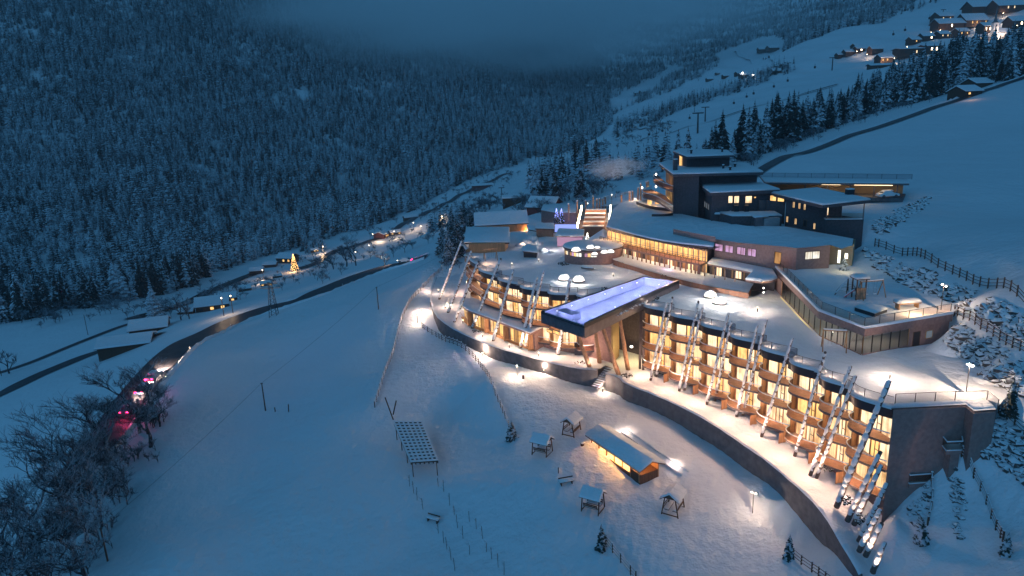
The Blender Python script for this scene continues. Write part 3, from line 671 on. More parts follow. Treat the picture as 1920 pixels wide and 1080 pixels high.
sh = [((1592,970),(1651,847),-41.9),((1604,977),(1653,873),-42.0),((1614,1008),(1663,907),-42.5),((1614,1027),(1651,956),-42.8),((1626,1036),(1654,981),-43.0),((1639,1066),(1659,1018),-43.6)]
for i, (b, t, zb) in enumerate(sh):
    B_ = P(*b, zb); lo_, hi_ = .5, 15
    for _ in range(30):
        mm = (lo_+hi_)/2
        if px(B_+D13*mm)[1] > t[1]: lo_ = mm
        else: hi_ = mm
    T_ = B_+D13*lo_; u_, v_, _d = px(T_)
    T_ = P(t[0], t[1], T_.z)
    lean_log(B_, T_, '%s of the short snowy logs stepping down the slope past the wing corner' % ['tallest', 'second tallest', 'third', 'fourth', 'fifth', 'shortest'][i], r=.25, group='short leaning logs beside the wing corner', seed=40, e=420)
ll = [((824,560),(866,452)),((836,577),(862,490)),((840,586),(884,471)),((852,604),(897,490)),((886,615),(939,485)),((925,639),(962,506)),((976,652),(1007,519)),((985,652),(1019,507)),((1047,666),(1069,521))]
for i, (b, t) in enumerate(ll):
    zb = -41.0; B_ = P(*b, zb); T_ = log_top(facL, NLf, t)
    lean_log(B_, T_, ('%s snow crusted log counted from the far left end of the left wing' % words[i]) if i < 8 else 'snowy leaning log standing alone under the tip of the raised pool', r=.27, seed=80, group='leaning snowy logs before the hotel wings', e=950)
# ------------------------------------------------------------------ the raised pool
zw = -28.9
po = empty('raised_pool', P(1100, 600, -31), 'long steel pool glowing violet blue that juts out between both wings on log stilts', 'swimming pool')
o4 = Ps([(1014,584),(1096,612),(1274,528),(1206,518)], zw)     # outer rim: near left, near right, far right, far left
c_ = sum(o4, V((0, 0, 0)))/4
def insq(q, d):
    out = []; n = len(q)
    for i in range(n):
        a, b, c = q[i-1], q[i], q[(i+1) % n]; e1 = (b-a).normalized(); e2 = (c-b).normalized(); n1 = V((-e1.y, e1.x, 0)); n2 = V((-e2.y, e2.x, 0))
        if n1.dot(c_-b) < 0: n1 = -n1
        if n2.dot(c_-b) < 0: n2 = -n2
        m_ = (n1+n2); out.append(b+m_/m_.length*d/max(.4, m_.length/2))
    return out
i4 = insq(o4, .75); 
tro = MB()
for k in range(4):
    a, b = o4[k], o4[(k+1) % 4]; ai, bi = i4[k], i4[(k+1) % 4]
    z1 = V((0, 0, -.25)); z0 = V((0, 0, -1.75))
    tro.face([a+z1, b+z1, b+z0, a+z0])
bot = [p+V((0, 0, -1.75)) for p in insq(o4, .25)]
tro.face(bot); tro.build('trough', STEEL, po)
rim = MB()
for k in range(4):
    a, b = o4[k], o4[(k+1) % 4]; ai, bi = insq(o4, .42)[k], insq(o4, .42)[(k+1) % 4]
    h = [.28, .30, .05, .05][k]
    if k == 0: h = -.14
    zt = V((0, 0, h)); zl = V((0, 0, -.35))
    rim.face([a+zt, b+zt, bi+zt, ai+zt]); rim.face([a+zl, b+zl, b+zt, a+zt]); rim.face([ai+zl, bi+zl, bi+zt, ai+zt])
rim.build('rim', FASC, po)
ba = MB(); b4 = [p+V((0, 0, -1.35)) for p in i4]; t4 = [p+V((0, 0, .0)) for p in insq(o4, .43)]
ba.face(b4)
for k in range(4): ba.face([t4[k], t4[(k+1) % 4], b4[(k+1) % 4], b4[k]])
ba.build('basin', POOLT, po)
wat = MB(); wp = insq(o4, .44); wat.face([p+V((0, 0, -.12)) for p in wp]); wat.build('water', WATER, po)
sd = MB(); q0, q1 = wp[0], wp[1]; along = (wp[3]-wp[0]).normalized(); cross = (q1-q0).normalized()
st0 = q0+along*3.4+cross*2.2+V((0, 0, -.32)); sd.prism([st0, st0+cross*3.2, st0+cross*3.2+along*1.6, st0+along*1.6], None, lambda z, p: 0) if False else sd.box(st0+V((0, 0, -.5)), (3.4, 1.8, .9), math.atan2(cross.y, cross.x))
sd.build('bench_step', POOLT, po)
for s_, t_ in [(.07, .12), (.20, .12), (.36, .12), (.52, .14), (.7, .14), (.86, .16), (.9, .72), (.62, .86), (.35, .86)]:
    p = wp[0].lerp(wp[3], s_).lerp(wp[1].lerp(wp[2], s_), t_)+V((0, 0, -.11))
    MB().lathe(p, [(.001, .03), (.06, .02), (.07, -.01), (.001, -.02)], 10).build('pool_lamp', LAMPW, po)
for s_ in np.linspace(.06, .95, 9):
    for t_ in (.2, .5, .8):
        p = wp[0].lerp(wp[3], s_).lerp(wp[1].lerp(wp[2], s_), t_)+V((0, 0, -.35)); light('underwater_lamp', p, 95, (.50, .53, 1.0), .8)
# snow on the outer side beam
rr = random.Random(2)
a, b = o4[1], o4[2]; n = outn(a, b); m = MB(); x = .3
while x < .62:
    l = rr.uniform(.01, .05); p = a.lerp(b, x)+n*.06+V((0, 0, -.45-rr.uniform(0, .25))); vs, fs = blob(p, rr.uniform(.12, .3), int(x*1e4), 7, 4, .3, .5); m.addmesh(vs, fs); x += l*.6
m.build('snow_clumps', SNOW, po, smooth=True)
for i, (b_, t_) in enumerate([((1105,687),(1079,616)),((1124,680),(1115,612)),((1159,701),(1127,606)),((1177,692),(1162,594))]):
    B_ = P(*b_, -41.05); T_ = P(*t_, -30.95)
    s_ = lean_log(B_, T_, ['bare timber stilt nearest the pool tip on its left', 'shorter bare timber stilt second from left under the pool', 'thick bare timber stilt third from left beside the steps', 'bare timber stilt rightmost under the raised pool'][i], r=.36, snowy=False, group='bare timber stilts carrying the pool', spot=(i in (0, 2)), e=420)
# building core under the pool with a dark void, stair wall and lit lamp
core = empty('stair_core', P(1150, 650, -41), 'dark wall and open stairwell under the raised pool between the two wings', 'hotel building')
MB().prism(Ps([(1022,642),(1070,659),(1112,671),(1148,680),(1160,660),(1100,630),(1040,622)], -41), -34.6, -42).build('wall', WALL2, core)
MB().prism(Ps([(1160,655),(1208,668),(1210,655),(1165,645)], -41), -31.2, -42).build('inner_wall', WALL, core)
ya, yb = P(1146,681,-41), P(1158,668,-41); MB().prism([ya, yb, yb+V((.3, .1, 0)), ya+V((.3, .1, 0))], -31.5, -42).build('side_wall', mat('sand_plaster', (.30, .22, .12), .8), core)
for u, v in ((1200,690),(1206,692)): q = P(u, v, -41); MB().box(q+V((0, 0, 4.6)), (.35, .35, 10.4)).build('column', WALL, core)
lm = P(1184, 650, -38.6); MB().lathe(lm, [(.02, -.2), (.2, -.1), (.24, 0), (.2, .1), (.02, .2)], 12).build('globe_lamp', LAMPW, core); light('stair_lamp', lm+V((-.2, -.8, .2)), 500, (1, .72, .3), .2)
MB().box(P(1084, 664, -41)+V((0, -.2, 1.1)), (1.3, .5, 2.2)).build('service_door', STEEL, core)
bw = Ps([(1023,612),(1060,626),(1100,632)], -35.2)
for k, (u0, v0, u1, v1) in enumerate([(1026, 618, 1036, 624), (1037, 620, 1050, 627)]):
    window(core, bw[0], bw[1], u0, v0, u1, v1, WARM, 1)
# ------------------------------------------------------------------ round building
rb = empty('round_building', P(1113, 500, -30), 'low round dark building with snowy roof, glowing domes and a ribbon window', 'building')
cl_, cr_ = P(1059, 487, -30), P(1167, 487, -30); cc = (cl_+cr_)/2; RA = (cr_-cl_).length/2; cc.z = -30; SY = .86
rzr = math.atan2((cr_-cl_).y, (cr_-cl_).x); cc = cc+V((0, 0, 0))
MB().lathe(cc, [(RA, -1), (RA, 2.75)], 64, SY, rzr).build('wall', WALL2, rb, smooth=False)
MB().lathe(cc, [(RA*.99, 2.74), (RA+.25, 2.78), (RA+.28, 3.0), (RA*.99, 3.05)], 64, SY, rzr).build('roof_rim', FASC, rb)
MB().lathe(cc, [(RA+.2, 3.0), (RA+.30, 3.1), (RA+.1, 3.3), (RA*.8, 3.42), (.01, 3.5)], 64, SY, rzr).build('snow_cover', SNOW, rb, smooth=True)
def cyl(t, z, r=RA): x, y = r*math.cos(t), r*SY*math.sin(t); return cc+V((x*math.cos(rzr)-y*math.sin(rzr), x*math.sin(rzr)+y*math.cos(rzr), z))
tt_ = np.linspace(math.pi*1.03, math.pi*1.56, 17); wn = MB()
fr_ = MB(); fr_.strip([cyl(t, 2.35, RA+.03) for t in tt_], [cyl(t, 2.42, RA+.03) for t in tt_]); fr_.strip([cyl(t, 1.55, RA+.03) for t in tt_], [cyl(t, 1.62, RA+.03) for t in tt_])
fo = fr_.build('ribbon_window', DARK, rb)
for k in range(16):
    if k in (2, 5, 11): continue
    MB().face([cyl(tt_[k]+.006, 1.6, RA+.02), cyl(tt_[k+1]-.006, 1.6, RA+.02), cyl(tt_[k+1]-.006, 2.36, RA+.02), cyl(tt_[k]+.006, 2.36, RA+.02)]).build('pane', [COOLW, DIM, PURP, WARM, COOLW][k % 5], fo)
def dome(p, r, label, lit=True, e=60):
    root = empty('skylight_dome', p, label, 'skylight', 'glowing dome skylights on the snowy roofs')
    pr = [(r, 0)]+[(r*math.cos(a), r*.95*math.sin(a)) for a in np.linspace(.15, 1.5, 7)]+[(.01, r*.97)]
    MB().lathe(p, pr, 18).build('dome', DOMEL if lit else DOMES, root, smooth=True)
    MB().lathe(p, [(r*1.12, -.05), (r*1.12, .12), (r*1.0, .14)], 18).build('kerb', STEEL, root)
    vs, fs = blob(p+V((0, .1*r, r*.88)), r*.55, 3, 10, 5, .12, .28); MB().addmesh(vs, fs).build('snow_cap', SNOW, root, smooth=True)
    light('dome_light', p+V((0, -r*1.5, r*.9)), e, (1, .93, .84), .3)
DOMES = emis('snowed_dome', (.75, .85, 1), .9)
zt = -26.6
for u, v, r, l in [(1080,471,.9,'leftmost dome on the round roof'),(1107,466,.8,'back middle dome on the round roof with a pointed snow cap'),(1120,466,.55,'small back dome on the round roof'),(1115,478,.6,'front middle dome on the round roof'),(1133,475,.7,'dome second from right on the round roof'),(1145,474,.7,'rightmost dome on the round roof')]:
    dome(P(u, v, zt), r, l, e=30)
dome(P(1058, 524, ZR+.2), 1.05, 'large white glowing dome left of the pair before the round building', e=230); dome(P(1085, 527, ZR+.2), 1.05, 'large glowing dome with snow cap right of the pair before the round building', e=230)
dome(P(1332, 556, ZR+.2), 1.0, 'bright dome nearer the red terrace wall on the right deck', e=800); dome(P(1349, 568, ZR+.2), 1.0, 'snow capped dome in front of its twin on the right deck', e=800)
# ------------------------------------------------------------------ restaurant wing (upper row)
zg = -29.5
rw = empty('restaurant_wing', P(1250, 495, zg), 'two storey curved restaurant wing with lit glazing, long balcony and huge snow roof', 'hotel building')
ff = smooth([P(1140,470,zg), P(1180,482,zg), P(1215,491,zg), P(1247,499,zg), P(1285,508,zg), P(1325,516,zg)], 2)          # facade foot line
bk = [P(1335,500,zg)+V((6, 8, 0)), P(1250,470,zg)+V((4, 12, 0)), P(1150,450,zg)+V((3, 10, 0))]
MB().prism(ff+bk, -24.95, -31).build('wall', WALL, rw)
def offs(line, d):
    out = []
    for i, p in enumerate(line):
        q = line[min(i+1, len(line)-1)]-line[max(i-1, 0)]; n = V((-q.y, q.x, 0)).normalized(); n = n if n.dot(-p) > 0 else -n; out.append(p+n*d)
    return out
o2 = offs(ff, 2.0); zb_ = 2.35
MB().strip([p+V((0, 0, zb_)) for p in ff], [p+V((0, 0, zb_)) for p in o2]).strip([p+V((0, 0, zb_)) for p in o2], [p+V((0, 0, zb_-.32)) for p in o2]).strip([p+V((0, 0, zb_-.32)) for p in o2], [p+V((0, 0, zb_-.32)) for p in ff]).build('balcony', WALL2, rw)
rp = resample(o2, 1.9); br = MB().tube([p+V((0, 0, zb_+1.0)) for p in o2], .04, 4).build('balcony_railing', STEEL, rw)
for a, b in zip(rp[:-1], rp[1:]):
    MB().face([a+V((0, 0, zb_+.05)), b+V((0, 0, zb_+.05)), b+V((0, 0, zb_+.95)), a+V((0, 0, zb_+.95))]).build('glass_panel', GLASSB, br)
    MB().box(a+V((0, 0, zb_+.5)), (.06, .06, 1)).build('post', DARK, br)
rp2 = resample(o2, 3.8)
for i, p in enumerate(rp2):
    MB().box(p+V((0, 0, zb_/2-.25)), (.2, .2, zb_-.2)).build('column', WALL2, rw)
    if i % 1 == 0: vs, fs = blob(p+V((.0, -.1, .15)), .22, i, 8, 5); MB().addmesh(vs, fs).build('snowy_planter', SNOW, rw, smooth=True)
# rooms below: door windows with wooden shutters; restaurant panes above
fl = resample(ff, 1.0); L = len(fl); k = 0
for i in range(1, L-2, 4):
    a, b = fl[i], fl[i+1]; n = outn(a, b); d = (b-a); rz = math.atan2(d.y, d.x)
    for s, w_ in ((0, 'l'), (2, 'r')):
        if i+s+1 >= L: continue
        p, q = fl[i+s], fl[i+s+1]
        MB().box((p+q)/2+n*.05+V((0, 0, 1.1)), ((q-p).length*.92, .09, 2.1), rz).build('shutter', WOOD, rw)
    p, q = fl[i+1], fl[i+2]; w_ = MB().box((p+q)/2+n*.07+V((0, 0, 2.12)), ((q-p).length, .1, .12), rz).box((p+q)/2+n*.07+V((0, 0, 1.05)), (.07, .08, 2.0), rz).build('window', WOODD, rw)
    for s in (0, 1):
        x0 = p.lerp(q, s*.5+.02)+n*.035; x1 = p.lerp(q, s*.5+.48)+n*.035; MB().face([x0+V((0, 0, .1)), x1+V((0, 0, .1)), x1+V((0, 0, 2.06)), x0+V((0, 0, 2.06))]).build('curtain', CURTB if (i//4) % 3 else CURT, w_)
fu = resample(ff, 2.0)
for i, (a, b) in enumerate(zip(fu[:-1], fu[1:])):
    n = outn(a, b); d = b-a; w_ = MB().box(a.lerp(b, .02)+n*.07+V((0, 0, 3.5)), (.16, .14, 2.2), math.atan2(d.y, d.x)).box((a+b)/2+n*.07+V((0, 0, 3.1)), (d.length*.9, .08, .08), math.atan2(d.y, d.x)).build('window', WALL2, rw)
    x0 = a.lerp(b, .07)+n*.04; x1 = a.lerp(b, .97)+n*.04; MB().face([x0+V((0, 0, 2.5)), x1+V((0, 0, 2.5)), x1+V((0, 0, 4.3)), x0+V((0, 0, 4.3))]).build('pane', WARM, w_)
for i, p in enumerate(offs(resample(ff, 5.5), 1.2)): light('balcony_downlight', p+V((0, 0, 4.2)), 70, (1, .6, .3), .1); light('room_downlight', p+V((0, -.3, 2.0)), 60, (1, .62, .32), .1)
# big snow roof in one sheet, its edge a thick fascia
roof_front = smooth([P(1137,425,-24.3), P(1160,431,-24.3), P(1200,443,-24.2), P(1260,455,-24.2), P(1338,463,-24.1)], 1)
rf2 = [P(1341,449,-23.4), P(1380,455,-23.2), P(1430,460,-23.0), P(1470,463,-22.8), P(1494,466,-22.6), P(1530,463,-22.6), P(1557,460,-22.5), P(1578,467,-22.5), P(1598,461,-22.4)]
rback = [P(1600,448,-22.3), P(1545,438,-22.2), P(1470,425,-21.9), P(1400,424,-21.9), P(1335,414,-21.9), P(1262,398,-21.9), P(1225,384,-22.2), P(1195,375,-22.6), P(1165,380,-23.4), P(1147,395,-23.9)]
rpoly = roof_front+rf2+rback
MB().prism([V(p) for p in rpoly], None, lambda z, p: p[2]-.7) if False else None
fa = MB(); fa.strip([p+V((0, 0, .0)) for p in roof_front], [p+V((0, 0, -.42)) for p in roof_front]); inn_ = offs(roof_front, -3.2)
fa.strip([p+V((0, 0, -.42)) for p in roof_front], [p+V((0, 0, -.42)) for p in inn_]); fa.build('roof_edge', FASC, rw)
sheet('roof_snow', [p+V((0, 0, .06)) for p in rpoly], mounds=.12, step=1.5, seed=8, parent=rw)
s_ = MB(); e0 = [p+V((0, 0, -.02)) for p in roof_front]; s_.strip(offs(e0, .12), [p+V((0, 0, .24)) for p in offs(e0, .03)]); s_.strip([p+V((0, 0, .24)) for p in offs(e0, .03)], [p+V((0, 0, .1)) for p in offs(e0, -1.0)]); s_.build('snow_edge', SNOW, rw, smooth=True)
# curved upstand walls showing dark on the snow roof
for pts, h in (([(1193,381),(1205,386),(1225,391),(1250,394),(1262,395)], .32), ([(1222,404),(1245,404),(1262,402)], .15)):
    q = [P(u, v+2, -21.9) for u, v in pts]; q = smooth(q, 1); MB().strip(q, [p+V((0, 0, h+.35)) for p in q]).build('upstand', DARK, rw)
q = [P(1262,439,-23.5), P(1300,447,-23.5), P(1341,455,-23.5)]
MB().strip(q, [p+V((0, 0, 1.0)) for p in q]).build('parapet', WALL2, rw)
# ------------------------------------------------------------------ wall block east of the balcony: four violet lit windows, door, pale windows
eb = empty('reception_block', P(1440, 500, -27), 'low brown block with four violet windows and two pale white windows under the snow roof', 'hotel building')
zq = -26.1
wl_ = [P(1339,490,-28.0), P(1465,497,-26.6), P(1494,501,-26.1), P(1557,498,-26.1)]
A_ = P(1339,509,-29.5); B_ = P(1447,519,-29.5)
tops = [P(1340,449,-23.4), P(1466,463,-22.8)]
A_ = V((tops[0].x, tops[0].y, -23.5)); B_ = V((tops[1].x, tops[1].y, -23.0)); C_ = P(1494,466,-22.65); D_ = P(1557,460,-22.55); E_ = P(1571,458,-22.5); F_ = P(1600,461,-22.5)
ins_ = V((.5, 2.0, 0))
MB().prism([A_, B_, C_, D_, D_+V((1.5, 3.5, 0)), B_+V((8, 14, 0)), A_+V((4, 12, 0))], lambda z, p: -23.1, lambda z, p: -31) if False else None
def wallprism(pts, ztops, zb):
    n = len(pts); vs = [V((p.x, p.y, zb)) for p in pts]+[V((p.x, p.y, z)) for p, z in zip(pts, ztops)]
    return MB().addmesh(vs, [(i, (i+1) % n, n+(i+1) % n, n+i) for i in range(n)])
wallprism([A_, B_, C_, D_, D_+V((1.0, 3.4, 0)), B_+V((8, 14, 0)), A_+V((4, 12, 0))], [-23.35, -22.75, -22.6, -22.5, -22.4, -22.2, -22.4], -30.5).build('wall', WALL2, eb)
G1_ = D_+V((1.0, 2.6, 0)); G2_ = P(1598,500,-26.1)
wallprism([G1_, V((G2_.x, G2_.y, 0))+V((0, .1, 0)), G2_+V((2.2, 4, 0)), G1_+V((1, 4, 0))], [-22.5]*4, -27).build('entrance_wall', mat('pale_plaster', (.42, .33, .22), .8), eb)
light('entrance_lamp', P(1580, 485, -24.3)+V((0, -1.2, 0)), 130, (1, .82, .45), .2)
window(eb, G1_, G2_, 1570, 468, 1577, 494, LEDW := emis('white_glow', (1, .95, .75), 2.6), 1); window(eb, G1_, G2_, 1583, 474, 1591, 486, LEDW, 1)
for u0, v0, u1, v1 in ((1341,457,1356,471),(1360,460,1375,474),(1382,463,1398,478),(1402,466,1418,481)): window(eb, A_, B_, u0, v0, u1, v1, PURP, 2)
window(eb, A_, B_, 1452, 472, 1465, 495, DIM, 1); window(eb, C_, D_, 1509, 471, 1537, 486, COOLW, 2)
light('hall_lamp', P(1459, 485, -24.8)+V((-.6, -1.5, 0)), 25, (1, .5, .22), .15)
# canopy roofs over the rooms below it
cn = empty('canopy_terrace', P(1390, 525, -29.5), 'snow covered canopy with a fan shaped end over lit rooms beside the glass gym', 'canopy')
c1 = [P(1327,492,-26.9), P(1335,481,-26.6), P(1447,497,-26.6), P(1457,523,-27.2), P(1447,527,-27.2), P(1427,529,-27.2), P(1398,525,-27.2), P(1411,508,-26.9)]
MB().prism(c1, -27.15, -27.42).build('roof', WALL2, cn); MB().puff([V((p.x, p.y, -27.15)) for p in c1], None, .5, .3).build('snow_cover', SNOW, cn, smooth=True)
zz = -29.5; fa_ = P(1330,519,zz); fb_ = P(1400,531,zz); n = outn(fa_, fb_); d = (fb_-fa_)
wallprism([fa_, fb_, P(1452,541,zz), P(1458,520,zz)+V((0, 3, 0)), fa_+V((3, 8, 0))], [-27.42]*5, -30.5).build('wall', WALL, cn)
for u0, u1 in ((1340,1357),(1376,1394)):
    window(cn, fa_, fb_, u0+3, 499+(u0-1340)*.13, u1-3, 518+(u0-1340)*.14, CURTB, 2)
    for s in (u0-5, u1-1): window(cn, fa_, fb_, s, 499+(s-1340)*.13, s+5, 518+(s-1340)*.14, WOOD, 1, panes='panel', name='shutter')
for t in (.05, .32, .6, .86): p = fa_+d*t+n*2.0; MB().box(p+V((0, 0, 1)), (.14, .14, 2.2)).build('post', WALL2, cn)
gw = P(1420,556,zz); gl1 = P(1430, 538, -28.2); light('wall_lamp', gl1+V((0, -1.0, 0)), 90, (1, .7, .3), .12)
for dv in (0, 8): MB().lathe(P(1430, 539+dv, -28.2-.5*(dv > 0))+V((0, -.4, 0)), [(.01, -.13), (.13, 0), (.01, .13)], 8).build('wall_lamp', LAMPW, cn)
# snowy terrace strip with terracotta front wall
tf = smooth([P(1150,488,-29.1), P(1180,497,-29.1), P(1215,508,-29.1), P(1262,521,-29.1), P(1330,537,-29.1), P(1403,550,-29.1)], 1)
ts = empty('terrace_wall', P(1262, 525, -30), 'long low terracotta wall with snow covered terrace between the pool deck and restaurant', 'terrace')
tfb = offs(ff, .3)[::-1]; tb = [P(1413,533,-29.1)]+[V((p.x, p.y, -29.1)) for p in tfb]
MB().strip(tf, [p+V((0, 0, -1.4)) for p in tf]).face([tf[-1], tf[-1]+V((0, 0, -1.4)), P(1413,533,-30.5), P(1413,533,-29.1)]).build('wall', TERRA, ts)
sheet('terrace_snow', [p+V((0, 0, .12)) for p in offs(tf, .06)]+[p+V((0, 0, .1)) for p in tb], mounds=.06, step=1.3, seed=12, parent=ts)
for p in resample(tf, 2.2): MB().box(p+V((0, -.06, -.5)), (.08, .06, .85)).build('pilaster', WALL2, ts)
for p in resample(offs(tf, 1.0), 5): light('terrace_wall_light', p+V((0, 0, -.35)), 12, (1, .55, .3), .1)
# ------------------------------------------------------------------ gym pavilion with playground on its roof
gy = empty('glass_pavilion', P(1621, 660, -30), 'angular brown pavilion with glazed corner and snowy playground deck on top', 'building')
zd = -26.55
g_ = [P(1452,499,-26.3), P(1535,583,zd), P(1622,616,zd), P(1787,588,zd)]
backg = [P(1800,575,-26.3), P(1740,555,-26.3), P(1680,530,-26.3), P(1630,500,-26.3), P(1598,492,-26.2), P(1560,497,-26.2), P(1494,500,-26.2), P(1466,494,-26.3)]
deck = g_+backg
fasc = [V((p.x, p.y, p.z)) for p in g_]
MB().strip(fasc, [p+V((0, 0, -1.0)) for p in fasc]).build('fascia', WALL2, gy)
def inset(line, d): return offs(line, -d)
wl2 = inset(fasc, .35); wl2[0] = fasc[0]+V((.1, .3, 0))
wz = [-27.3]*4
MB().strip([V((p.x, p.y, -27.5)) for p in fasc], [V((p.x, p.y, -27.5)) for p in inset(fasc, 1.2)]).build('soffit', WALL2, gy)
# interior shell: floor and back wall so the glass shows a room
ib = inset(fasc, 5.0)
MB().strip([V((p.x, p.y, -29.9)) for p in wl2], [V((p.x, p.y, -29.9)) for p in ib]).strip([V((p.x, p.y, -29.9)) for p in ib], [V((p.x, p.y, -27.5)) for p in ib]).build('interior', mat('pale_interior', (.5, .47, .42), .7), gy)
S = [wl2[0], wl2[1], wl2[2], wl2[3]]
def seg(a, b, t0, t1, z0, z1, mt, name, out=0):
    n = outn(a, b); p = a.lerp(b, t0)+n*out; q = a.lerp(b, t1)+n*out
    return MB().face([V((p.x, p.y, z0)), V((q.x, q.y, z0)), V((q.x, q.y, z1)), V((p.x, p.y, z1))]).build(name, mt, gy)
seg(S[0], S[1], 0, .22, -31.5, -27.4, WALL2, 'wall'); seg(S[2], S[3], .52, 1.0, -31.5, -27.4, WALL2, 'wall'); MB().face([V((S[3].x, S[3].y, -31.5)), V((S[3].x, S[3].y, -27.4)), V((S[3].x+1, S[3].y+8, -27.4)), V((S[3].x+1, S[3].y+8, -31.5))]).build('wall', WALL2, gy)
for k in range(3): a, b = S[k], S[k+1]; t0, t1 = [(.22, 1), (0, 1), (0, .52)][k]; seg(a, b, t0, t1, -31.5, -29.85, WALL2, 'plinth', .05)
for (k, ts_) in ((0, np.linspace(.22, 1, 9)), (1, np.linspace(0, 1, 8)), (2, np.linspace(0, .52, 6))):
    a, b = S[k], S[k+1]
    for t0, t1 in zip(ts_[:-1], ts_[1:]): seg(a, b, t0, t1, -29.85, -27.5, GLASSW, 'glass_pane')
    for t in ts_: p = a.lerp(b, t); MB().box(V((p.x, p.y, -28.65)), (.10, .10, 2.4)).build('mullion', WOOD if t in (ts_[0], ts_[-1]) else DARK, gy)
window(gy, S[2], S[3], 1735, 619, 1748, 634, DIM2 := emis('grey_blue_pane', (.25, .3, .36), .5), 1, frame=WOOD); window(gy, S[2], S[3], 1711, 622, 1724, 649, DARK, 1, name='door', panes='door_leaf')
for t, e in ((.3, 45), (.5, 55), (.7, 55), (.9, 45)): p = S[0].lerp(S[1], t); n = outn(S[0], S[1]); light('gym_lamp', V((p.x, p.y, -28))-n*2.2, e, (1, .85, .55), .2)
for t, e in ((.2, 20), (.6, 18)): p = S[1].lerp(S[2], t); n = outn(S[1], S[2]); light('gym_lamp', V((p.x, p.y, -28))-n*2.2, e, (.9, .9, 1), .2)
for t, e in ((.15, 30), (.38, 55)): p = S[2].lerp(S[3], t); n = outn(S[2], S[3]); light('gym_lamp', V((p.x, p.y, -28))-n*2.2, e, (1, .8, .55), .2)
# light strip along the foot of the long glass side
ls = [V((p.x, p.y, -29.95)) for p in (S[0].lerp(S[1], .24), S[1])]; n = outn(S[0], S[1]); MB().tube([p+n*.3 for p in ls], .05, 4).build('light_strip', emis('strip_light', (1, .7, .25), 1.6), gy)
sheet('deck_snow', [p+V((0, 0, .1)) for p in deck], mounds=.10, step=1.2, seed=15, parent=gy, extra=lambda a, b: .12*math.sin(a*.8+b*.5))
e0 = [p for p in fasc]; s_ = MB(); s_.strip([p+V((0, 0, -.02)) for p in offs(e0, .1)], [p+V((0, 0, .3)) for p in offs(e0, .04)]); s_.strip([p+V((0, 0, .3)) for p in offs(e0, .04)], [p+V((0, 0, .16)) for p in offs(e0, -.7)]); s_.build('snow_edge', SNOW, gy, smooth=True)
glass_fence([p+V((0, 0, .15)) for p in offs(fasc, -.35)], 'smoky glass fence with dark posts around the playground deck', mt=GLASSB)
# ------------------------------------------------------------------ main block and tower
def flatroof(poly, th=.45, root=None, snow=.42, mt=WALL):
    MB().prism(poly, None, lambda z, p: p[2]-th).build('roof', mt, root)
    MB().puff([V(p) for p in poly], None, snow, .35).build('snow_cover', SNOW, root, smooth=True)
def prismz(poly, dz0, zb): 
    return MB().prism(poly, None, zb)
tw = empty('hotel_tower_block', P(1262, 402, -22), 'tall dark windowless hotel block with stacked flat snow roofs and lit balconies on its left', 'hotel building')
a0 = P(1262,402,-22); a1 = P(1309,404,-22); a2 = a1+V((.8, 3, 0)); zr2 = -14.0
t1_ = V((a0.x, a0.y, 0)); b_r = P(1420,322,-13.9)
blk = [a0, a1, a2+V((0, 0, 0)), V((b_r.x, b_r.y, 0)), V((b_r.x+2, b_r.y+12, 0)), V((P(1241,307,-13.6).x+1.5, P(1241,307,-13.6).y-1, 0))]
MB().prism(blk, zr2, -25).build('wall', WALL, tw)
r2 = [P(1236,308,-13.6), P(1262,327,-13.6), P(1431,323,-13.6), P(1400,308,-13.6), P(1250,303,-13.6)]
flatroof(r2, .5, tw)
b0 = P(1288,315,-13.4); b1 = P(1367,313,-13.4); 
MB().prism([b0, b1, b1+V((2, 6, 0)), b0+V((0, 8, 0))], -10.9, -14).build('wall', WALL, tw)
r3 = [P(1262,284,-10.7), P(1288,294,-10.7), P(1376,291,-10.7), P(1365,283,-10.7), P(1275,280,-10.7)]
flatroof(r3, .4, tw, .3)
for u in (1277, 1281, 1285): MB().box(P(u, 312, -13.3)+V((0, 1.5, 1.2)), (.18, .18, 2.4)).build('column', WOOD, tw)
for u in (1279, 1284): p = P(u, 313, -13.3)+V((0, 2.4, 0)); MB().face([p, p+V((.5, 0, 0)), p+V((.5, 0, 2.3)), p+V((0, 0, 2.3))]).build('window', WARM, tw)
MB().box(P(1266, 320, -13.3)+V((0, 0, 1.1)), (.8, .8, 2.4)).build('chimney', WALL, tw); MB().box(P(1266, 320, -13.3)+V((0, 0, 2.36)), (.8, .8, .14)).build('chimney_snow', SNOW, tw)
MB().box(P(1267, 290, -10.7)+V((0, 0, -1.5)), (.7, .7, 3)).build('chimney', WALL, tw)
for u, v, z in ((1296,287,-10.3),(1354,284,-10.3),(1356,316,-13.2),(1369,319,-13.2),(1378,313,-13.2)):
    p = P(u, v, z); MB().lathe(p, [(.22, -.3), (.22, .45), (.34, .5), (.34, .62), (.05, .75)], 8).build('roof_vent', DARK, tw); vs, fs = blob(p+V((0, 0, .75)), .3, 1, 8, 4, .1, .5); MB().addmesh(vs, fs).build('vent_snow', SNOW, tw, smooth=True)
p = P(1290, 285, -10.3); MB().lathe(p+V((0, 0, .9)), [(.01, -.05), (.35, 0), (.45, .2), (.42, .22), (.01, .02)], 12).build('satellite_dish', STEEL, tw); MB().box(p+V((0, 0, .4)), (.06, .06, .9)).build('dish_post', DARK, tw)
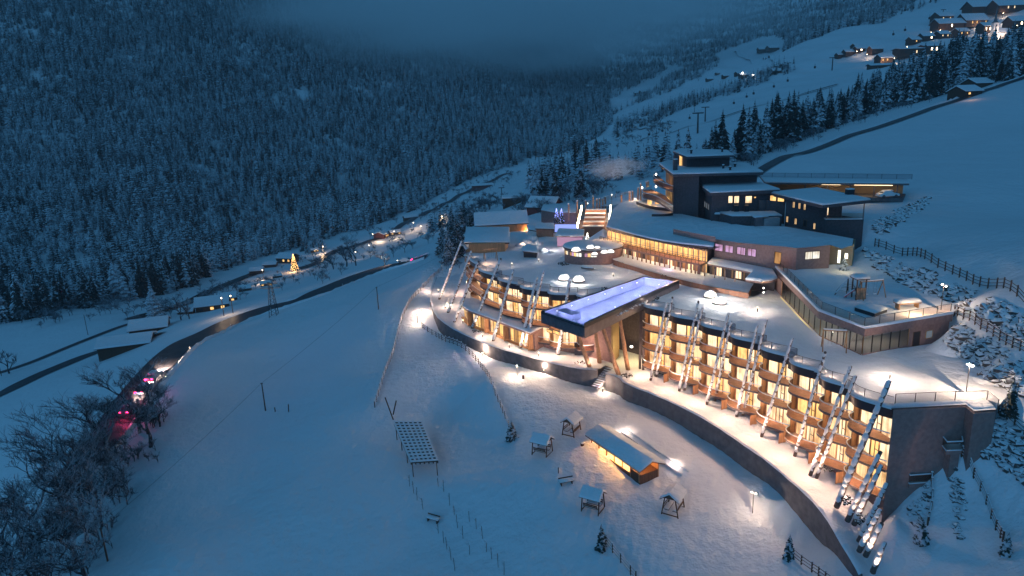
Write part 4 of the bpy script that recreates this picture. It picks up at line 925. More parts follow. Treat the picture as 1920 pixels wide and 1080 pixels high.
# left face: storeys with balconies
Lf = V((a0.x, a0.y, 0)); Lb = V((P(1236,306,-13.6).x, P(1236,306,-13.6).y, 0))
dl = (Lb-Lf).normalized(); nl = V((-dl.y, dl.x, 0)); nl = nl if nl.x < 0 else -nl
for z0, z1, cnt, w_ in ((-16.6, -14.3, 6, DIM), (-19.6, -17.3, 6, WARM), (-22, -20.1, 7, WARM)):
    for k in range(cnt):
        p = Lf+dl*(1.2+k*2.0)+nl*.04; q = p+dl*1.4; f = MB().beam(V((p.x, p.y, z1))+nl*.05, V((q.x, q.y, z1))+nl*.05, .1, .14).box(V((p.x, p.y, (z0+z1)/2))+nl*.05, (.16, .16, z1-z0)).build('window', WOOD, tw)
        MB().face([V((p.x, p.y, z0)), V((q.x, q.y, z0)), V((q.x, q.y, z1)), V((p.x, p.y, z1))]).build('pane', w_, f)
def curved_balcony(zf, pts, label):
    line = smooth([P(u, v, zf) for u, v in pts], 2); w0_ = [Lf+dl*(14*i/(len(line)-1)) for i in range(len(line))][::-1]
    m = MB().strip(line, [V((p.x, p.y, zf)) for p in w0_]).strip(line, [p-V((0, 0, .35)) for p in line]).strip([p-V((0, 0, .35)) for p in line], [V((p.x, p.y, zf-.35)) for p in w0_]).build('balcony', WALL2, tw)
    MB().strip(line, [p+V((0, 0, .95)) for p in line]).build('glass_railing', GLASSB, m); MB().tube([p+V((0, 0, 1)) for p in line], .07, 5).build('snowy_handrail', SNOW, m)
    return line
lb1 = curved_balcony(-16.8, [(1233,328),(1224,334),(1226,341),(1240,350),(1262,358)], 'upper'); lb2 = curved_balcony(-19.8, [(1222,355),(1204,364),(1206,370),(1228,374),(1250,388),(1262,396)], 'lower')
for p, e in ((P(1229,330,-15.9), 160), (P(1229,352,-18.8), 180), (P(1205,353,-19), 180), (P(1240,378,-21), 150), (P(1250,345,-16), 60), (P(1215,378,-21.3), 140)): light('balcony_lamp', p+V((0, -.3, 0)), e, (1, .62, .25), .15)
for u, v, z in ((1230,327,-15.7),(1230,350,-18.7),(1204,352,-19)): MB().lathe(P(u, v, z), [(.01, -.3), (.22, 0), (.01, .3)], 8).build('balcony_lamp', LAMPW, tw)
for u in (1214, 1228, 1240, 1250): p = P(u, 383, -22.2); MB().face([p, p+V((1.0, 0, 0)), p+V((1.0, 0, 1.9)), p+V((0, 0, 1.9))]).build('window', WARM, tw)
# middle annex
an = empty('middle_annex', P(1332, 418, -22), 'dark two storey annex with bright square windows under a flat snow roof in the middle', 'hotel building')
r4 = [P(1312,347,-16.4), P(1332,362,-16.4), P(1462,356,-16.4), P(1430,345,-16.4), P(1365,345,-16.4)]
flatroof(r4, .6, an, .4); q0 = P(1335,420,-22); q1_ = P(1462,416,-22); q0 = V((r4[1].x+.6, r4[1].y+1.0, 0)); q1_ = V((r4[2].x-1.2, r4[2].y+1.0, 0))
MB().prism([q0, q1_, q1_+V((2, 8, 0)), V((r4[0].x+.8, r4[0].y, 0))], -17, -25).build('wall', WALL, an)
for u0, u1 in ((1365,1374),(1376,1386),(1397,1410)): window(an, q0, q1_, u0, 367, u1, 381, CURTB, 1)
window(an, q0, q1_, 1413, 368, 1418, 372, WARM, 1)
ql = V((r4[0].x+.8, r4[0].y, 0))
for k in range(5): window(an, ql, q0, 1314+k*3.4, 372+k*2.5, 1316.6+k*3.4, 384+k*2.5, emis('blue_dim', (.3, .35, .42), .35), 1)
# right annex house with small windows
hs = empty('corner_house', P(1547, 441, -23), 'dark corner house with small lit windows and a covered balcony on its right', 'hotel building')
zr = -17.0
r5 = [P(1444,362,zr), P(1543,385,zr), P(1632,375,zr), P(1533,354,zr)]
flatroof(r5, .5, hs, .38)
h0 = P(1471,429,-23); h1 = P(1547,441,-23); h2 = P(1617,441,-23)
h0 = V((h0.x, h0.y, 0)); h1 = V((h1.x, h1.y, 0)); h2 = V((h2.x, h2.y, 0)); hb = h0+(h2-h1)*1.0+V((0, 3, 0))
MB().prism([h0, h1, h2, hb], -20.2, -26).build('wall', WALL, hs)
hm = h1+(h0-h1).normalized()*0.0; rec = (h2-h1)
i1 = h1+(h0-h1)*.18; i2 = h1+rec*.62+(h0-h1)*.18
MB().prism([h0, i1, i2, hb], -17.5, -20.2).build('upper_wall', WALL, hs)
n5 = outn(h0, h1)
for (u0, v0) in ((1486.5,378),(1497,380),(1507,382),(1474,405),(1490,409),(1525,418)): window(hs, h0, h1, u0, v0, u0+4.5, v0+12, CURT, 2)
window(hs, h0, h1, 1506.5, 412, 1513, 425, DARK, 1)
for t in (0, .98): p = h1.lerp(h2, t); MB().box(V((p.x, p.y, -18.8)), (.14, .14, 2.8)).build('post', WALL2, hs)
p0, p1 = h1.lerp(h2, .02), h1.lerp(h2, .98)
MB().face([V((p0.x, p0.y, -20.1)), V((p1.x, p1.y, -20.1)), V((p1.x, p1.y, -19.2)), V((p0.x, p0.y, -19.2))]).build('glass_railing', GLASSB, hs)
MB().prism([h1+n5*.3, h2+n5*.3, h2+V((0, 1.2, 0)), h1+V((0, 1.0, 0))], -20.1, -20.25).build('balcony_floor', SNOW, hs)
window(hs, i1, i2, 1549, 384, 1554, 404, CURTB, 1)
MB().box(P(1593, 364, -16.6)+V((0, 0, .3)), (1.2, 1.0, 1.1)).build('chimney', DARK, hs); MB().box(P(1593, 364, -16.6)+V((0, 0, .93)), (1.2, 1.0, .16)).build('chimney_snow', SNOW, hs)
# link with lit glazing between annex and house
lk = empty('glazed_link', P(1455, 385, -19.5), 'small lit glazed link with balcony left of the corner house', 'hotel building')
k0 = P(1443,389,-19.6); k1 = P(1472,391,-19.6); MB().prism([V((k0.x, k0.y, 0)), V((k1.x, k1.y, 0)), V((k1.x+1, k1.y+5, 0)), V((k0.x, k0.y+5, 0))], -17.3, -22.5).build('wall', WALL, lk)
for u0, u1 in ((1444,1456),(1458,1471)): window(lk, V((k0.x, k0.y, 0)), V((k1.x, k1.y, 0)), u0, 366, u1, 377+(u0-1444)*.1, WARM, 1)
# low plant building
pb = empty('plant_building', P(1410, 425, -22.3), 'low service building with snow roof, roof vents and a striped metal air handling unit', 'service building')
f0 = P(1372,424,-22.2); f1 = P(1465,424,-22.2)
f0 = V((f0.x, f0.y, 0)); f1 = V((f1.x, f1.y, 0))
poly_ = [f0, f1, f1+V((.5, 4.5, 0)), f0+V((-1, 4.5, 0))]; MB().prism(poly_, -20.4, -23.5).build('wall', WALL, pb); MB().puff([V((p.x, p.y, -20.38)) for p in poly_], None, .35, .2).build('snow_cover', SNOW, pb, smooth=True)
q = P(1398,425,-22.2); MB().box(q+V((1.6, -1.2, .9)), (1.5, 1.8, 2.0), .1).build('metal_cabinet', STEEL, pb); MB().box(q+V((3.9, -1.2, .8)), (2.9, 1.8, 1.8), .1).build('metal_cabinet', mat('striped_metal', (.35, .33, .34), .45, noise=(9, .6, 1.3, (.1, .1, 3))), pb)
MB().puff([V((q.x+.7, q.y-2.2, q.z+1.95)), V((q.x+3.3, q.y-2.0, q.z+1.95)), V((q.x+3.4, q.y-.2, q.z+1.95)), V((q.x+.9, q.y-.3, q.z+1.95))], None, .25, .15).build('cabinet_snow', SNOW, pb, smooth=True)
for k, u in enumerate((1380, 1399, 1432, 1446)): MB().box(P(u, 396 if k < 2 else 392, -20)+V((0, 0, .55)), (.8 if k < 2 else 2.2, .8, 1.2 if k < 2 else 2.4)).build('air_duct', DARK if k < 2 else STEEL, pb)
for k in range(3): MB().box(P(1382+k*4, 418, -22)+V((0, -1.0, .5)), (.45, .4, .8)).build('heat_pump', STEEL, pb)
lo_ = empty('lean_to_shed', P(1345, 405, -22), 'small lean-to with sloping snow roof beside the service building', 'shed')
f = [P(1334,382,-19.6), P(1340,402,-20.6), P(1372,402,-20.6), P(1370,386,-19.6)]
MB().prism(f, None, lambda z, p: p[2]-.2).build('roof', WALL, lo_); MB().puff([V(p) for p in f], None, .35, .2).build('snow_cover', SNOW, lo_, smooth=True); MB().prism([P(1342,408,-21.4), P(1371,408,-21.4), P(1371,395,-21.4), P(1345,395,-21.4)], -20.9, -24).build('wall', WALL, lo_)
# parking deck
pk = empty('covered_car_park', P(1600, 372, -21), 'long open parking deck with glowing ceiling strips and glass fence on its snowy roof', 'car park')
k0 = P(1440,366,-21.3); k1 = P(1693,371,-21.3); nb_ = V((3, 14, 0)); zr_ = -18.3
base = [k0, k1, k1+V((4, 6, 0)), k0+nb_]
MB().prism([V((p.x, p.y, 0)) for p in base], -21.3, -22.2).build('floor', CONC, pk)
rp_ = [V((k0.x-1, k0.y-.4, 0)), V((k1.x+.8, k1.y-.4, 0)), V((k1.x+4.5, k1.y+7, 0)), V((k0.x+3, k0.y+14, 0))]
MB().prism(rp_, zr_, zr_-.35).build('roof', CONC, pk); MB().puff([V((p.x, p.y, zr_)) for p in rp_], None, .3, .3).build('snow_cover', SNOW, pk, smooth=True)
bw_ = [k0+V((2, 7.5, 0)), k1+V((3, 5.5, 0))]
MB().face([V((bw_[0].x, bw_[0].y, -21.4)), V((bw_[1].x, bw_[1].y, -21.4)), V((bw_[1].x, bw_[1].y, -18.6)), V((bw_[0].x, bw_[0].y, -18.6))]).build('back_wall', mat('ochre_wall', (.40, .28, .16), .8), pk)
for t in (.3, .47, .64, .81, .97): p = k0.lerp(k1, t)+V((.2, 1.2, 0)); MB().box(V((p.x, p.y, -19.95)), (.22, .22, 2.7)).build('column', CONC, pk)
for t0, t1 in ((.42, .56), (.66, .93)):
    a, b = k0.lerp(k1, t0)+V((0, .5, 0)), k0.lerp(k1, t1)+V((0, .5, 0)); a.z = b.z = zr_-.42; MB().beam(a, b, .35, .1).build('ceiling_light', LED, pk); 
    for s in (.2, .5, .8): light('car_park_lamp', a.lerp(b, s)+V((0, 1.5, -.3)), 45, (1, .68, .32), .3)
pf = [V((k0.x+2, k0.y+13.3, zr_+.3)), V((k1.x+4.5, k1.y+6.2, zr_+.3))]
glass_fence(resample([V((rp_[0].x+2, rp_[0].y+9, zr_+.3)), V((rp_[1].x+3.4, rp_[1].y+5, zr_+.3))], 3), 'long glass fence on the snowy roof of the parking deck', every=3, mt=GLASS)
# ------------------------------------------------------------------ lamps, fences
def drop(x, y, dz=0): return V((x, y, ground(x, y)+dz))
def lamp(p, h, label, e=300, heads=1, group='garden lamps along the paths', col=(1, .72, .5)):
    root = empty('garden_lamp', p, label, 'lamp', group)
    MB().tube([p-V((0, 0, .3)), p+V((0, 0, h))], .045, 6).build('post', DARK, root)
    for k in range(heads):
        q = p+V(((k-.5*(heads-1))*.5, -.05, h-(.0 if k % 2 == 0 else .25)))
        MB().lathe(q, [(.02, -.06), (.11, 0), (.12, .08), (.02, .14)], 10).build('lamp_head', LAMPW, root)
        MB().lathe(q, [(.16, .15), (.12, .24), (.01, .28)], 10).build('snow_cap', SNOW, root)
    light('garden_lamp_light', p+V((0, -.25, h-.12)), e, col, .12)
    return root
lamp(hit(970, 706), 1.9, 'thin path lamp beside a small box on the bright snow below the pool', 520)
MB().box(hit(981, 710)+V((0, 0, .3)), (.35, .35, .75)).build('junction_box', STONE) ; tag(bpy.data.objects['junction_box'], 'small snow capped box next to the path lamp below the pool', 'utility box')
lamp(hit(1411, 962), 2.7, 'tall garden lamp with two heads standing on the right of the swing benches', 260, 2)
lamp(hit(783, 606), 1.9, 'small path lamp where two fences meet at the left tip of the terrace', 480)
lamp(P(1811, 738, ZR), 3.2, 'branching metal lamp on the snow roof near the end wall', 1300, 2, 'lamps on the roof decks')
lamp(P(1764, 583, -26.5), 3.4, 'crooked lamp post at the right end of the playground deck', 450, 2, 'lamps on the roof decks')
light('picnic_glow', P(1715, 572, -25.2), 330, (1, .75, .45), .3)
# added fill lights to brighten the path; the bollards are invented to carry them
def bollard(u, v, e, label, z=None):
    p = hit(u, v) if z is None else P(u, v, z); root = empty('added_bollard', p, label, 'bollard light', 'low bollard lights along the snowy path')
    MB().box(p+V((0, 0, .25)), (.12, .12, .7)).build('post', DARK, root); MB().box(p+V((0, 0, .66)), (.16, .16, .1)).build('lamp_head', LAMP, root)
    light('bollard_fill', p+V((0, -.4, 1.5)), e*1.6, (1, .72, .54), .2)
for u, v, e, l in ((812,548,480,'bollard light on the path left of the wing tip'),(790,585,480,'bollard light by the bend of the upper path'),(850,636,360,'bollard light below the curved terrace wall'),(905,668,480,'bollard light inside the curved paddock fence'),
                   (1020,700,280,'bollard light on the slope under the pool stilts'),(1130,735,200,'bollard light at the foot of the small steps')): bollard(u, v, e, l)
for u, v, z, e, l in ((1668,712,ZR,700,'low roof light on the right deck before the glass pavilion corner'),(1560,632,ZR,160,'low roof light by the log swing on the right deck'),(1420,585,ZR,420,'low roof light between the domes and the pavilion'),(1250,545,ZR,160,'low roof light near the far end of the pool'),(1150,520,ZR,160,'low roof light right of the dome pair'),(960,500,ZR,60,'low roof light behind the left wing railing'),(1010,492,ZR,60,'low roof light in the middle of the left deck')):
    p = P(u, v, z)+V((0, 0, .1)); root = empty('added_roof_light', p, l, 'roof light', 'low lights standing on the snowy roof decks'); MB().box(p+V((0, 0, .25)), (.1, .1, .6)).build('post', DARK, root); MB().box(p+V((0, 0, .58)), (.14, .14, .08)).build('lamp_head', LAMP, root); light('roof_fill', p+V((0, -.3, 1.9)), e, (1, .74, .56), .35)  # made-up low lights, added to brighten the snow of the decks
for u, v, l in ((838,574,'bollard light between the leftmost logs on the terrace'),(868,606,'bollard light before the left end of the garden suites'),(905,632,'bollard light in front of the garden suites'),(955,652,'bollard light by the right end of the garden suites'),(1010,668,'bollard light left of the lone log under the pool'),(822,548,'bollard light at the far left tip of the terrace')): bollard(u, v, 150, l, -40.95)  # further invented bollards, added to lift the dim left terrace
def fence(uvs, label, h=1.1, every=2.0, rails=3, snow=True, pts=None, name='wooden_fence', group=None):
    line = pts or [hit(*p) for p in uvs]
    q = resample(smooth(line, 1), every); q = [drop(p.x, p.y) if pts is None else p for p in q]
    root = empty(name, q[0], label, 'fence', group); r = random.Random(len(q))
    for p in q:
        t = r.uniform(-.04, .04); MB().beam(p-V((0, 0, .3)), p+V((t, t, h+.12)), .12, .12).build('post', WOODD, root)
    for k in range(rails):
        z = h*(k+.75)/rails; MB().tube([p+V((0, 0, z+r.uniform(-.03, .03))) for p in q], .042, 5).build('rail', WOODD, root)
        if snow: MB().tube([p+V((0, 0, z+.075)) for p in q], .05, 5).build('snow_strip', SNOW, root)
    if snow:
        m = MB()
        for p in q: vs, fs = blob(p+V((0, 0, h+.15)), .13, 1, 6, 4, .1, .7); m.addmesh(vs, fs)
        m.build('post_snow', SNOW, root)
    return root
fence([(792,615),(806,625),(822,634),(850,645),(882,665),(903,688),(924,730),(944,775),(957,808)], 'curved wooden fence running down the slope inside the lower yard', every=1.7)
fence([(829,506),(800,530),(772,562),(758,590),(745,628),(730,682),(716,722),(703,764)], 'long slim fence along the outer edge of the path at the left', h=1.0, every=2.2)
fence([(1130,1012),(1155,1045),(1192,1088)], 'short fence running off the bottom edge beside a small spruce', every=1.4)
fence([(1480,1040),(1510,1064),(1560,1100)], 'short fence at the bottom right beside a dark spruce', every=1.2)
fence([(1640,462),(1668,470),(1700,480),(1745,496),(1800,519),(1850,540),(1925,577)], 'dark post and rail fence crossing the upper slope above the rocks', h=1.3, every=1.75, snow=False)
fence([(1789,592),(1812,600),(1833,612),(1856,626),(1880,642),(1904,656),(1935,676)], 'snow topped fence leaving the playground deck to the right', h=1.3, every=1.35)
fence([(1797,852),(1820,876),(1845,930),(1863,985),(1880,1015)], 'fence with snowy posts beside the path right of the end wall', h=1.0, every=1.3)
fence([(1746,902),(1748,945),(1739,985)], 'short snowy railing below the lower concrete balcony', h=.9, every=1.2)
fence([(1872,775),(1893,790),(1930,822)], 'short fence beside the tall spruce at the right end of the roof', h=1.1, every=1.2)
# ------------------------------------------------------------------ yard furniture
def swing_arbour(p, rz, label, s=1.0):
    root = empty('swing_arbour', p, label, 'swing bench', 'roofed swing benches in the garden', rz)
    z = -.05; W, D, H = 2.3*s, 2.0*s, 2.15*s
    for x in (-1, 1):
        for y in (-1, 1): MB().beam((x*W/2, y*D/2, z), (x*W/2, y*D*.32, H), .11, .11).build('post', WOODD, root, local=True)
        MB().beam((x*W/2, -D/2, .12), (x*W/2, D/2, .12), .1, .1).build('base_beam', WOODD, root, local=True)
        MB().face([(x*W/2, -D*.4, H), (x*W/2, D*.4, H), (x*W/2, 0, H+.62*s)]).build('gable_board', WOODD, root, local=True)
    for y in (-1, 1):
        MB().beam((-W/2, y*D*.36, H), (W/2, y*D*.36, H), .1, .1).build('roof_beam', WOODD, root, local=True)
        ro = MB().addmesh([(-W*.62, y*D*.58, H-.12), (W*.62, y*D*.58, H-.12), (W*.62, 0, H+.72*s), (-W*.62, 0, H+.72*s), (-W*.62, y*D*.58, H-.18), (W*.62, y*D*.58, H-.18), (W*.62, 0, H+.66*s), (-W*.62, 0, H+.66*s)],
                          [(0, 1, 2, 3), (7, 6, 5, 4), (0, 4, 5, 1), (1, 5, 6, 2), (3, 7, 4, 0)]).build('roof', WOODD, root, local=True)
        q = [(-W*.64, y*D*.6, H-.1), (W*.64, y*D*.6, H-.1), (W*.64, 0, H+.76*s), (-W*.64, 0, H+.76*s)]; t = .27
        sn = MB().addmesh(q+[(-W*.60, y*D*.54, H-.05+t), (W*.60, y*D*.54, H-.05+t), (W*.60, 0, H+.7*s+t), (-W*.60, 0, H+.7*s+t)], [(0, 1, 2, 3), (7, 6, 5, 4), (0, 4, 5, 1), (1, 5, 6, 2), (3, 7, 4, 0)])
        sn.build('snow', SNOW, ro, smooth=False, local=True)
        bs = MB(); bs.box((0, y*.48*s, .55), (W*.8, .5, .07)); b_ = bs.build('seat', WOODD, root, local=True)
        MB().beam((-W*.4, y*.78*s, .6), (-W*.4, y*.9*s, 1.15), .06, .06).beam((W*.4, y*.78*s, .6), (W*.4, y*.9*s, 1.15), .06, .06).box((0, y*.84*s, .82), (W*.8, .05, .14)).box((0, y*.88*s, 1.05), (W*.8, .05, .14)).build('backrest', WOODD, root, local=True)
        MB().box((0, y*.48*s, .64), (W*.78, .46, .12)).build('seat_snow', SNOW, b_, local=True)
    return root
def base(u, v): return hit(u, v)
swing_arbour(base(1017, 850), -.55, 'roofed swing bench left of the others, behind the log pavilion', .95)
swing_arbour(base(1072, 812), 1.0, 'roofed swing bench at the back beside the far end of the log pavilion', .95)
swing_arbour(base(1112, 955), -.55, 'roofed swing bench in front of the low snowy bench, nearest the small spruce', .95)
swing_arbour(base(1262, 958), 1.0, 'roofed swing bench on the right in front of the log pavilion', 1.0)
# curling pavilion, lit from inside
pv = empty('log_pavilion', hit(1170, 868), 'long low open pavilion with snow roof glowing orange inside', 'pavilion')
pa, pbb = hit(1108, 829), hit(1200, 909); ax = (pbb-pa); ax.z = 0; Lp = ax.length; ax.normalize(); cr = V((-ax.y, ax.x, 0)); cr = cr if cr.x > 0 else -cr
zf = min(pa.z, pbb.z)+.15; Wd = 2.9
def pl(s, t, z): q = pa+ax*s+cr*t; return V((q.x, q.y, zf+z))
MB().prism([pl(0, 0, 0), pl(Lp, 0, 0), pl(Lp, Wd, 0), pl(0, Wd, 0)], zf+.05, zf-1.5).build('floor', WOODD, pv)
MB().beam(pl(0, 0, .28), pl(Lp-2, 0, .28), .1, .45).build('parapet', WOODD, pv); MB().beam(pl(0, Wd, 1.05), pl(Lp, Wd, 1.05), .12, 1.95).build('back_wall', WOOD, pv)
MB().prism([pl(Lp-2.0, .05, 0), pl(Lp, .05, 0), pl(Lp, Wd-.1, 0), pl(Lp-2.0, Wd-.1, 0)], zf+1.15, zf-1.4).build('end_cabin', WOODD, pv)
for k in range(7): MB().box(pl(Lp*k/6*.97+.1, .05, 1.1), (.14, .14, 2.1)).build('post', WOOD, pv)
rg = 2.1; e_ = .55
for sgn, t0 in ((-1, -e_), (1, Wd+e_)):
    q = [pl(-.6, t0, rg-.12), pl(Lp+.6, t0, rg-.12), pl(Lp+.6, Wd/2, rg+.75), pl(-.6, Wd/2, rg+.75)]
    ro = MB().addmesh(q+[p-V((0, 0, .1)) for p in q], [(0, 1, 2, 3), (7, 6, 5, 4), (0, 4, 5, 1), (1, 5, 6, 2), (3, 7, 4, 0)]).build('roof', WOODD, pv)
    q2 = [p+V((0, 0, .02)) for p in q]; MB().addmesh(q2+[q2[0]+ax*.1+V((0, 0, .34)), q2[1]-ax*.1+V((0, 0, .34)), q2[2]-ax*.1+V((0, 0, .3)), q2[3]+ax*.1+V((0, 0, .3))], [(0, 1, 2, 3), (7, 6, 5, 4), (0, 4, 5, 1), (1, 5, 6, 2), (3, 7, 4, 0)]).build('snow', SNOW, ro, smooth=True)
for k in range(6): light('pavilion_lamp', pl(Lp*(k+.5)/6*.9, Wd*.3, 1.7), 230, (1, .45, .12), .15)
MB().tube([pl(.4, Wd*.4, 1.95), pl(Lp-.5, Wd*.4, 1.95)], .035, 5).build('light_strip', emis('orange_strip', (1, .5, .12), 6), pv)
light('pavilion_cabin_lamp', pl(Lp-.3, Wd/2, 1.75), 40, (1, .45, .12), .12)
# snow bank with a bright ice lane behind it
ba_ = empty('ice_lane', hit(1230, 850), 'straight pale ice lane with a low snow kerb behind the log pavilion', 'ice lane')
la, lb = hit(1166, 812), hit(1278, 892)
for off_, w_ in ((0, .35), (1.1, .35)):
    q = resample([la+cr*off_, lb+cr*off_], 1.0); q = [drop(p.x, p.y, .12) for p in q]; MB().tube(q, .16, 7).build('kerb', SNOW, ba_, smooth=True)
light('lane_lamp', drop(la.x, la.y, .9)+cr*.6, 110, (1, .75, .6), .15); light('lane_lamp', drop(lb.x, lb.y, .9)-ax*2+cr*.6, 110, (1, .75, .6), .15)
# low bench, bench and small table in the snow
def bench(p, rz, label):
    root = empty('garden_bench', p, label, 'bench', None, rz)
    for x in (-.7, .7): MB().box((x, 0, .2), (.1, .5, .45)).build('leg', WOODD, root, local=True)
    for k in range(3): MB().box((0, -.2+k*.2, .46), (1.9, .16, .05)).build('slat', WOODD, root, local=True)
    for k in range(2): MB().box((0, .3, .62+k*.2), (1.9, .05, .14)).build('backrest_slat', WOODD, root, local=True)
    m = MB(); m.puff([V((-.95, -.3, .5)), V((.95, -.3, .5)), V((.95, .3, .5)), V((-.95, .3, .5))], None, .28, .12); m.build('snow_cover', SNOW, root, smooth=True, local=True)
bench(hit(1062, 908), .25, 'snow loaded bench between the two left swing benches'); bench(hit(812, 978), -.5, 'snow buried bench on the dark slope among the vine rows')
tb_ = empty('snowy_stool', hit(1092, 835), 'tiny round stool capped with snow near the back swing bench', 'stool'); MB().lathe(hit(1092, 835), [(.25, -.1), (.25, .25), (.32, .27), (.32, .35)], 10).build('seat', WOODD, tb_); MB().lathe(hit(1092, 835), [(.32, .35), (.33, .42), (.2, .52), (.01, .55)], 10).build('snow_cap', SNOW, tb_)
ps_ = MB().beam(hit(1047, 887)-V((0, 0, .2)), hit(1047, 887)+V((0, 0, .8)), .1, .1).build('marker_post', DARK); tag(ps_, 'short dark post standing behind the snow loaded bench', 'post')
# pergola
pg = empty('pergola', hit(782, 868), 'long snow lined lattice pergola standing alone on the blue slope', 'pergola')
zp = -1
c4 = [hit(742, 824), hit(794, 822), hit(823, 893), hit(774, 896)]
up_ = [wp_+V((0, 0, 0)) for wp_ in c4]; ht = max(p.z for p in c4)+2.0
zs_ = [Ht(c4[0], 793), Ht(c4[1], 793), Ht(c4[2], 865), Ht(c4[3], 868)]
for i in range(4): up_[i] = c4[i]+V((0, 0, zs_[i]))
Ptop = up_
def pgp(s, t): return Ptop[0].lerp(Ptop[1], s).lerp(Ptop[3].lerp(Ptop[2], s), t)
for k in range(7): a, b = pgp(k/6, 0), pgp(k/6, 1); MB().beam(a-V((0, 0, .12)), b-V((0, 0, .12)), .14, .38).build('rafter', WOODD, pg); MB().beam(a+V((0, 0, .11)), b+V((0, 0, .12)), .26, .13).build('rafter_snow', SNOW, pg)
for k in range(14): a, b = pgp(0, k/13)+V((0, 0, .17)), pgp(1, k/13)+V((0, 0, .17)); MB().beam(a-V((0, 0, .08)), b-V((0, 0, .08)), .16, .26).build('slat', WOODD, pg); MB().beam(a+V((0, 0, .08)), b+V((0, 0, .10)), .30, .13).build('slat_snow', SNOW, pg)
for s in (.04, .96):
    for t in (.02, .34, .66, .98): q = pgp(s, t); MB().tube([drop(q.x, q.y, -.3), q], .07, 6).build('post', WOODD, pg)
# forked posts
for u, v, h1, h2 in ((738, 787, (722, 745), (743, 751)),):
    p = hit(u, v); root = empty('forked_post', p, 'dark forked timber post leaning in the snow above the pergola', 'post')
    D_ = float(V(p).dot(V(FW))); MB().tube([p-V((0, 0, .2)), V(ray(*h1)*D_)], .11, 6).build('log', WOODD, root); MB().tube([p+V((0, 0, .9)), V(ray(*h2)*D_)], .11, 6).build('log', WOODD, root)
# vine stakes
ORD = ['first', 'second', 'third', 'fourth', 'fifth', 'sixth', 'seventh', 'eighth', 'ninth', 'tenth', 'eleventh', 'last']
stk = [(768,912),(776,925),(782,938),(793,955),(822,912),(832,922),(843,948),(852,965),(858,990),(880,978),(893,992),(822,1000),(832,1018),(838,1030),(846,1050),(912,1035),(922,1048),(934,1064),(853,1070),(868,1010),(945,1078),(905,1010),(880,1040)]
for i, (u, v) in enumerate(stk):
    p = hit(u, v); rr = random.Random(i); root = empty('vine_stake', p, '%s thin bare vine from the pergola end, %s row on the dark slope' % (ORD[i % 12], 'in the left' if u < 860 else 'in the right'), 'vine', 'young vines on stakes on the dark slope')
    MB().tube([p-V((0, 0, .2)), p+V((rr.uniform(-.1, .1), 0, rr.uniform(1.2, 2.0)))], .03, 4).build('stake', WOODD, root)
    m = MB()
    for k in range(7): z = rr.uniform(.3, 1.5); a = rr.uniform(0, 6.28); l = rr.uniform(.2, .5); m.tube([p+V((0, 0, z)), p+V((math.cos(a)*l, math.sin(a)*l, z+rr.uniform(.1, .5)))], [.015, .006], 3)
    m.build('twigs', BARK, root)
# ------------------------------------------------------------------ playground
def swing_frame(p, rz, W, H, label, snow=True):
    root = empty('log_swing', p, label, 'swing', None, rz)
    for x in (-W/2, W/2):
        for y in (-1, 1): MB().tube([(x, y*H*.42, -.1), (x, -y*.08, H+.1)], .07, 6).build('leg', LOGM, root, local=True)
    MB().tube([(-W/2-.1, 0, H), (W/2+.1, 0, H)], .09, 6).build('top_beam', LOGM, root, local=True)
    if snow: MB().box((0, 0, H+.13), (W, .22, .14)).build('snow_strip', SNOW, root, local=True)
    for x in (-W*.18, W*.18):
        s_ = MB().box((x, .1, .5), (.45, .25, .12)).build('swing_seat', SNOW, root, local=True)
        MB().tube([(x-.2, 0, H), (x-.2, .1, .5)], .012, 3).tube([(x+.2, 0, H), (x+.2, .1, .5)], .012, 3).build('rope', DARK, s_, local=True)
    return root
zq2 = -26.35
pgm = empty('play_tower', P(1610, 560, zq2), 'wooden play tower with little snow roof, red slide and climbing net', 'play tower')
tp = P(1609, 559, zq2)
for x in (-.6, .6):
    for y in (-.6, .6): MB().box(tp+V((x, y, 1.35)), (.14, .14, 2.9)).build('post', WOODD, pgm)
MB().box(tp+V((0, 0, 1.2)), (1.3, 1.3, .1)).build('platform', WOODD, pgm)
for k in range(5): MB().box(tp+V((-.5+k*.25, -.66, .8)), (.2, .06, 1.6)).build('board', LOGM, pgm)
MB().prism([tp+V((-.9, -.9, 0)), tp+V((.9, -.9, 0)), tp+V((.9, .9, 0)), tp+V((-.9, .9, 0))], tp.z+2.85, tp.z+2.75).build('roof', WOODD, pgm); MB().puff([tp+V((-.9, -.9, 2.85)), tp+V((.9, -.9, 2.85)), tp+V((.9, .9, 2.85)), tp+V((-.9, .9, 2.85))], None, .45, .4).build('roof_snow', SNOW, pgm, smooth=True)
a = tp+V((-.7, -.2, 1.25)); b = P(1582, 559, zq2)+V((0, 0, .15)); MB().beam(a, b, .5, .08).build('slide', RED, pgm); MB().beam(a+V((0, 0, .1)), b+V((0, 0, .1)), .36, .1).build('slide_snow', SNOW, pgm)
sw = swing_frame(P(1632, 558, zq2), .1, 3.2, 2.3, 'log swing with snowy beam attached right of the play tower')
ch = empty('climbing_frame', P(1588, 553, zq2), 'dark pyramid climbing frame buried in snow left of the play tower', 'climbing frame'); cp = P(1588, 552, zq2)
